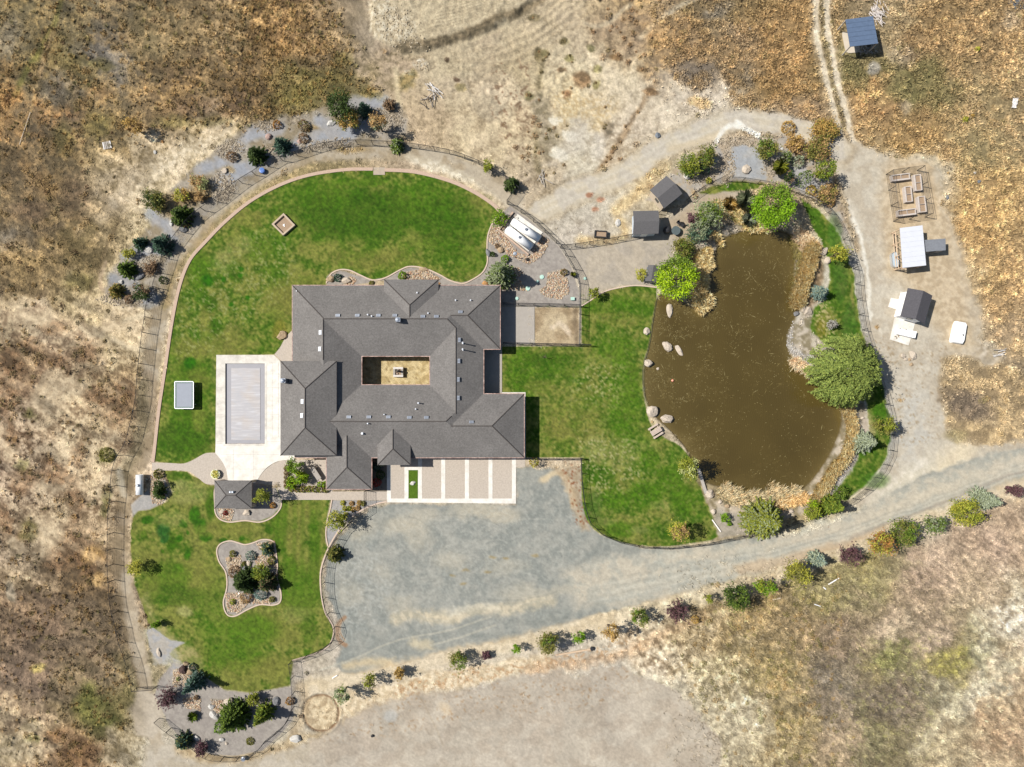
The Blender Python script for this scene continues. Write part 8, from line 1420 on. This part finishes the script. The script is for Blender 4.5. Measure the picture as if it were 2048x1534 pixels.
o = thing('covered_grill', 1333, 462, 'black covered round grill in the shade right of the blue-walled shed', 'grill'); q = P(1332, 462); mb = MB(); mb.lathe(q[0], q[1], [(.45, 0), (.5, .6), (.4, .95), (.15, 1.05)], 16); loc(o, mb, 'cover', M_DARK)
o = thing('black_planter', 1201, 470, 'black rectangular planter frame on dry ground left of the sheds', 'planter', rz=R(-4))
for a in ((0, .42, 1.8, .14), (0, -.42, 1.8, .14), (-.83, 0, .14, .7), (.83, 0, .14, .7)): mb = MB(); mb.box(a[0], a[1], .3, a[2], a[3], .6); mb.build('side', M_DARK, o)
mb = MB(); mb.box(0, 0, .2, 1.5, .68, .4); mb.build('soil', M_SOIL, o)
o = fence([(1316, 428), (1330, 423)], 1.3, 'short wooden gate between the two sheds', sp=1.0, name='wooden_gate', group=None, gate=True)
mb = MB(); q = P(1345, 761); mb.lathe(q[0], q[1], [(.02, -.16), (.14, -.08), (.17, .0), (.13, .1), (.02, .15)], 12); ob = mb.build('buoy', solid('orange_plastic', (.8, .3, .2), .4, .05, 2)); tag(ob, 'small orange-red float on the west side of the pond', 'float')
for px, py, r, m, nm, lb, cat in [(526, 343, .4, solid('blue_plastic', (.1, .2, .5), .4, .1, 2), 'plastic_barrel', 'dark blue barrel lying by the fence below the dense green pine', 'barrel'), (489, 1515, .33, M_STEEL, 'metal_bucket', 'round metal bucket outside the bottom fence', 'bucket'), (745, 1471, .2, M_DARK, 'valve_cover', 'small black valve cover on the bottom gravel lot', 'cover')]:
    o = thing(nm, px, py, lb, cat); q = P(px, py); mb = MB(); mb.lathe(q[0], q[1], [(r * .9, 0), (r, .2), (r * .95, .55 if r > .3 else .15), (r * .5, .58 if r > .3 else .2)], 14); loc(o, mb, 'body', m); mb = MB(); mb.lathe(q[0], q[1], [(r * 1.03, .3 if r > .3 else .08), (r * 1.03, .34 if r > .3 else .11)], 14); loc(o, mb, 'band', M_DARK)
o = thing('boulder_marker', 684, 1021, 'dark oval slab lying flat in the ornamental grass bed', 'slab'); mb = MB(); q = P(684, 1021); mb.prism([(q[0] + .45 * math.cos(t) * math.cos(.6) - .28 * math.sin(t) * math.sin(.6), q[1] + .45 * math.cos(t) * math.sin(.6) + .28 * math.sin(t) * math.cos(.6)) for t in np.linspace(0, 6.28, 15)[:-1]], 0, .08); loc(o, mb, 'slab', M_VENT)
o = thing('bird_statue', 1098, 717, 'small dark sapling stump on the east lawn', 'stump'); mb = MB(); q = P(1088, 715); mb.tube([(q[0], q[1], 0), (q[0] + .05, q[1], 1.0)], .05, 6, r1=.02)
for k in range(14): a = rnd.random() * 6.3; mb.tube([(q[0], q[1], .5 + k * .06), (q[0] + math.cos(a) * .4, q[1] + math.sin(a) * .4, .8 + k * .08)], .02, 4, r1=.008)
o.name = 'bare_sapling'; tag(o, 'small bare sapling with dark shadow on the east lawn', 'sapling'); loc(o, mb, 'trunk', M_BARK)
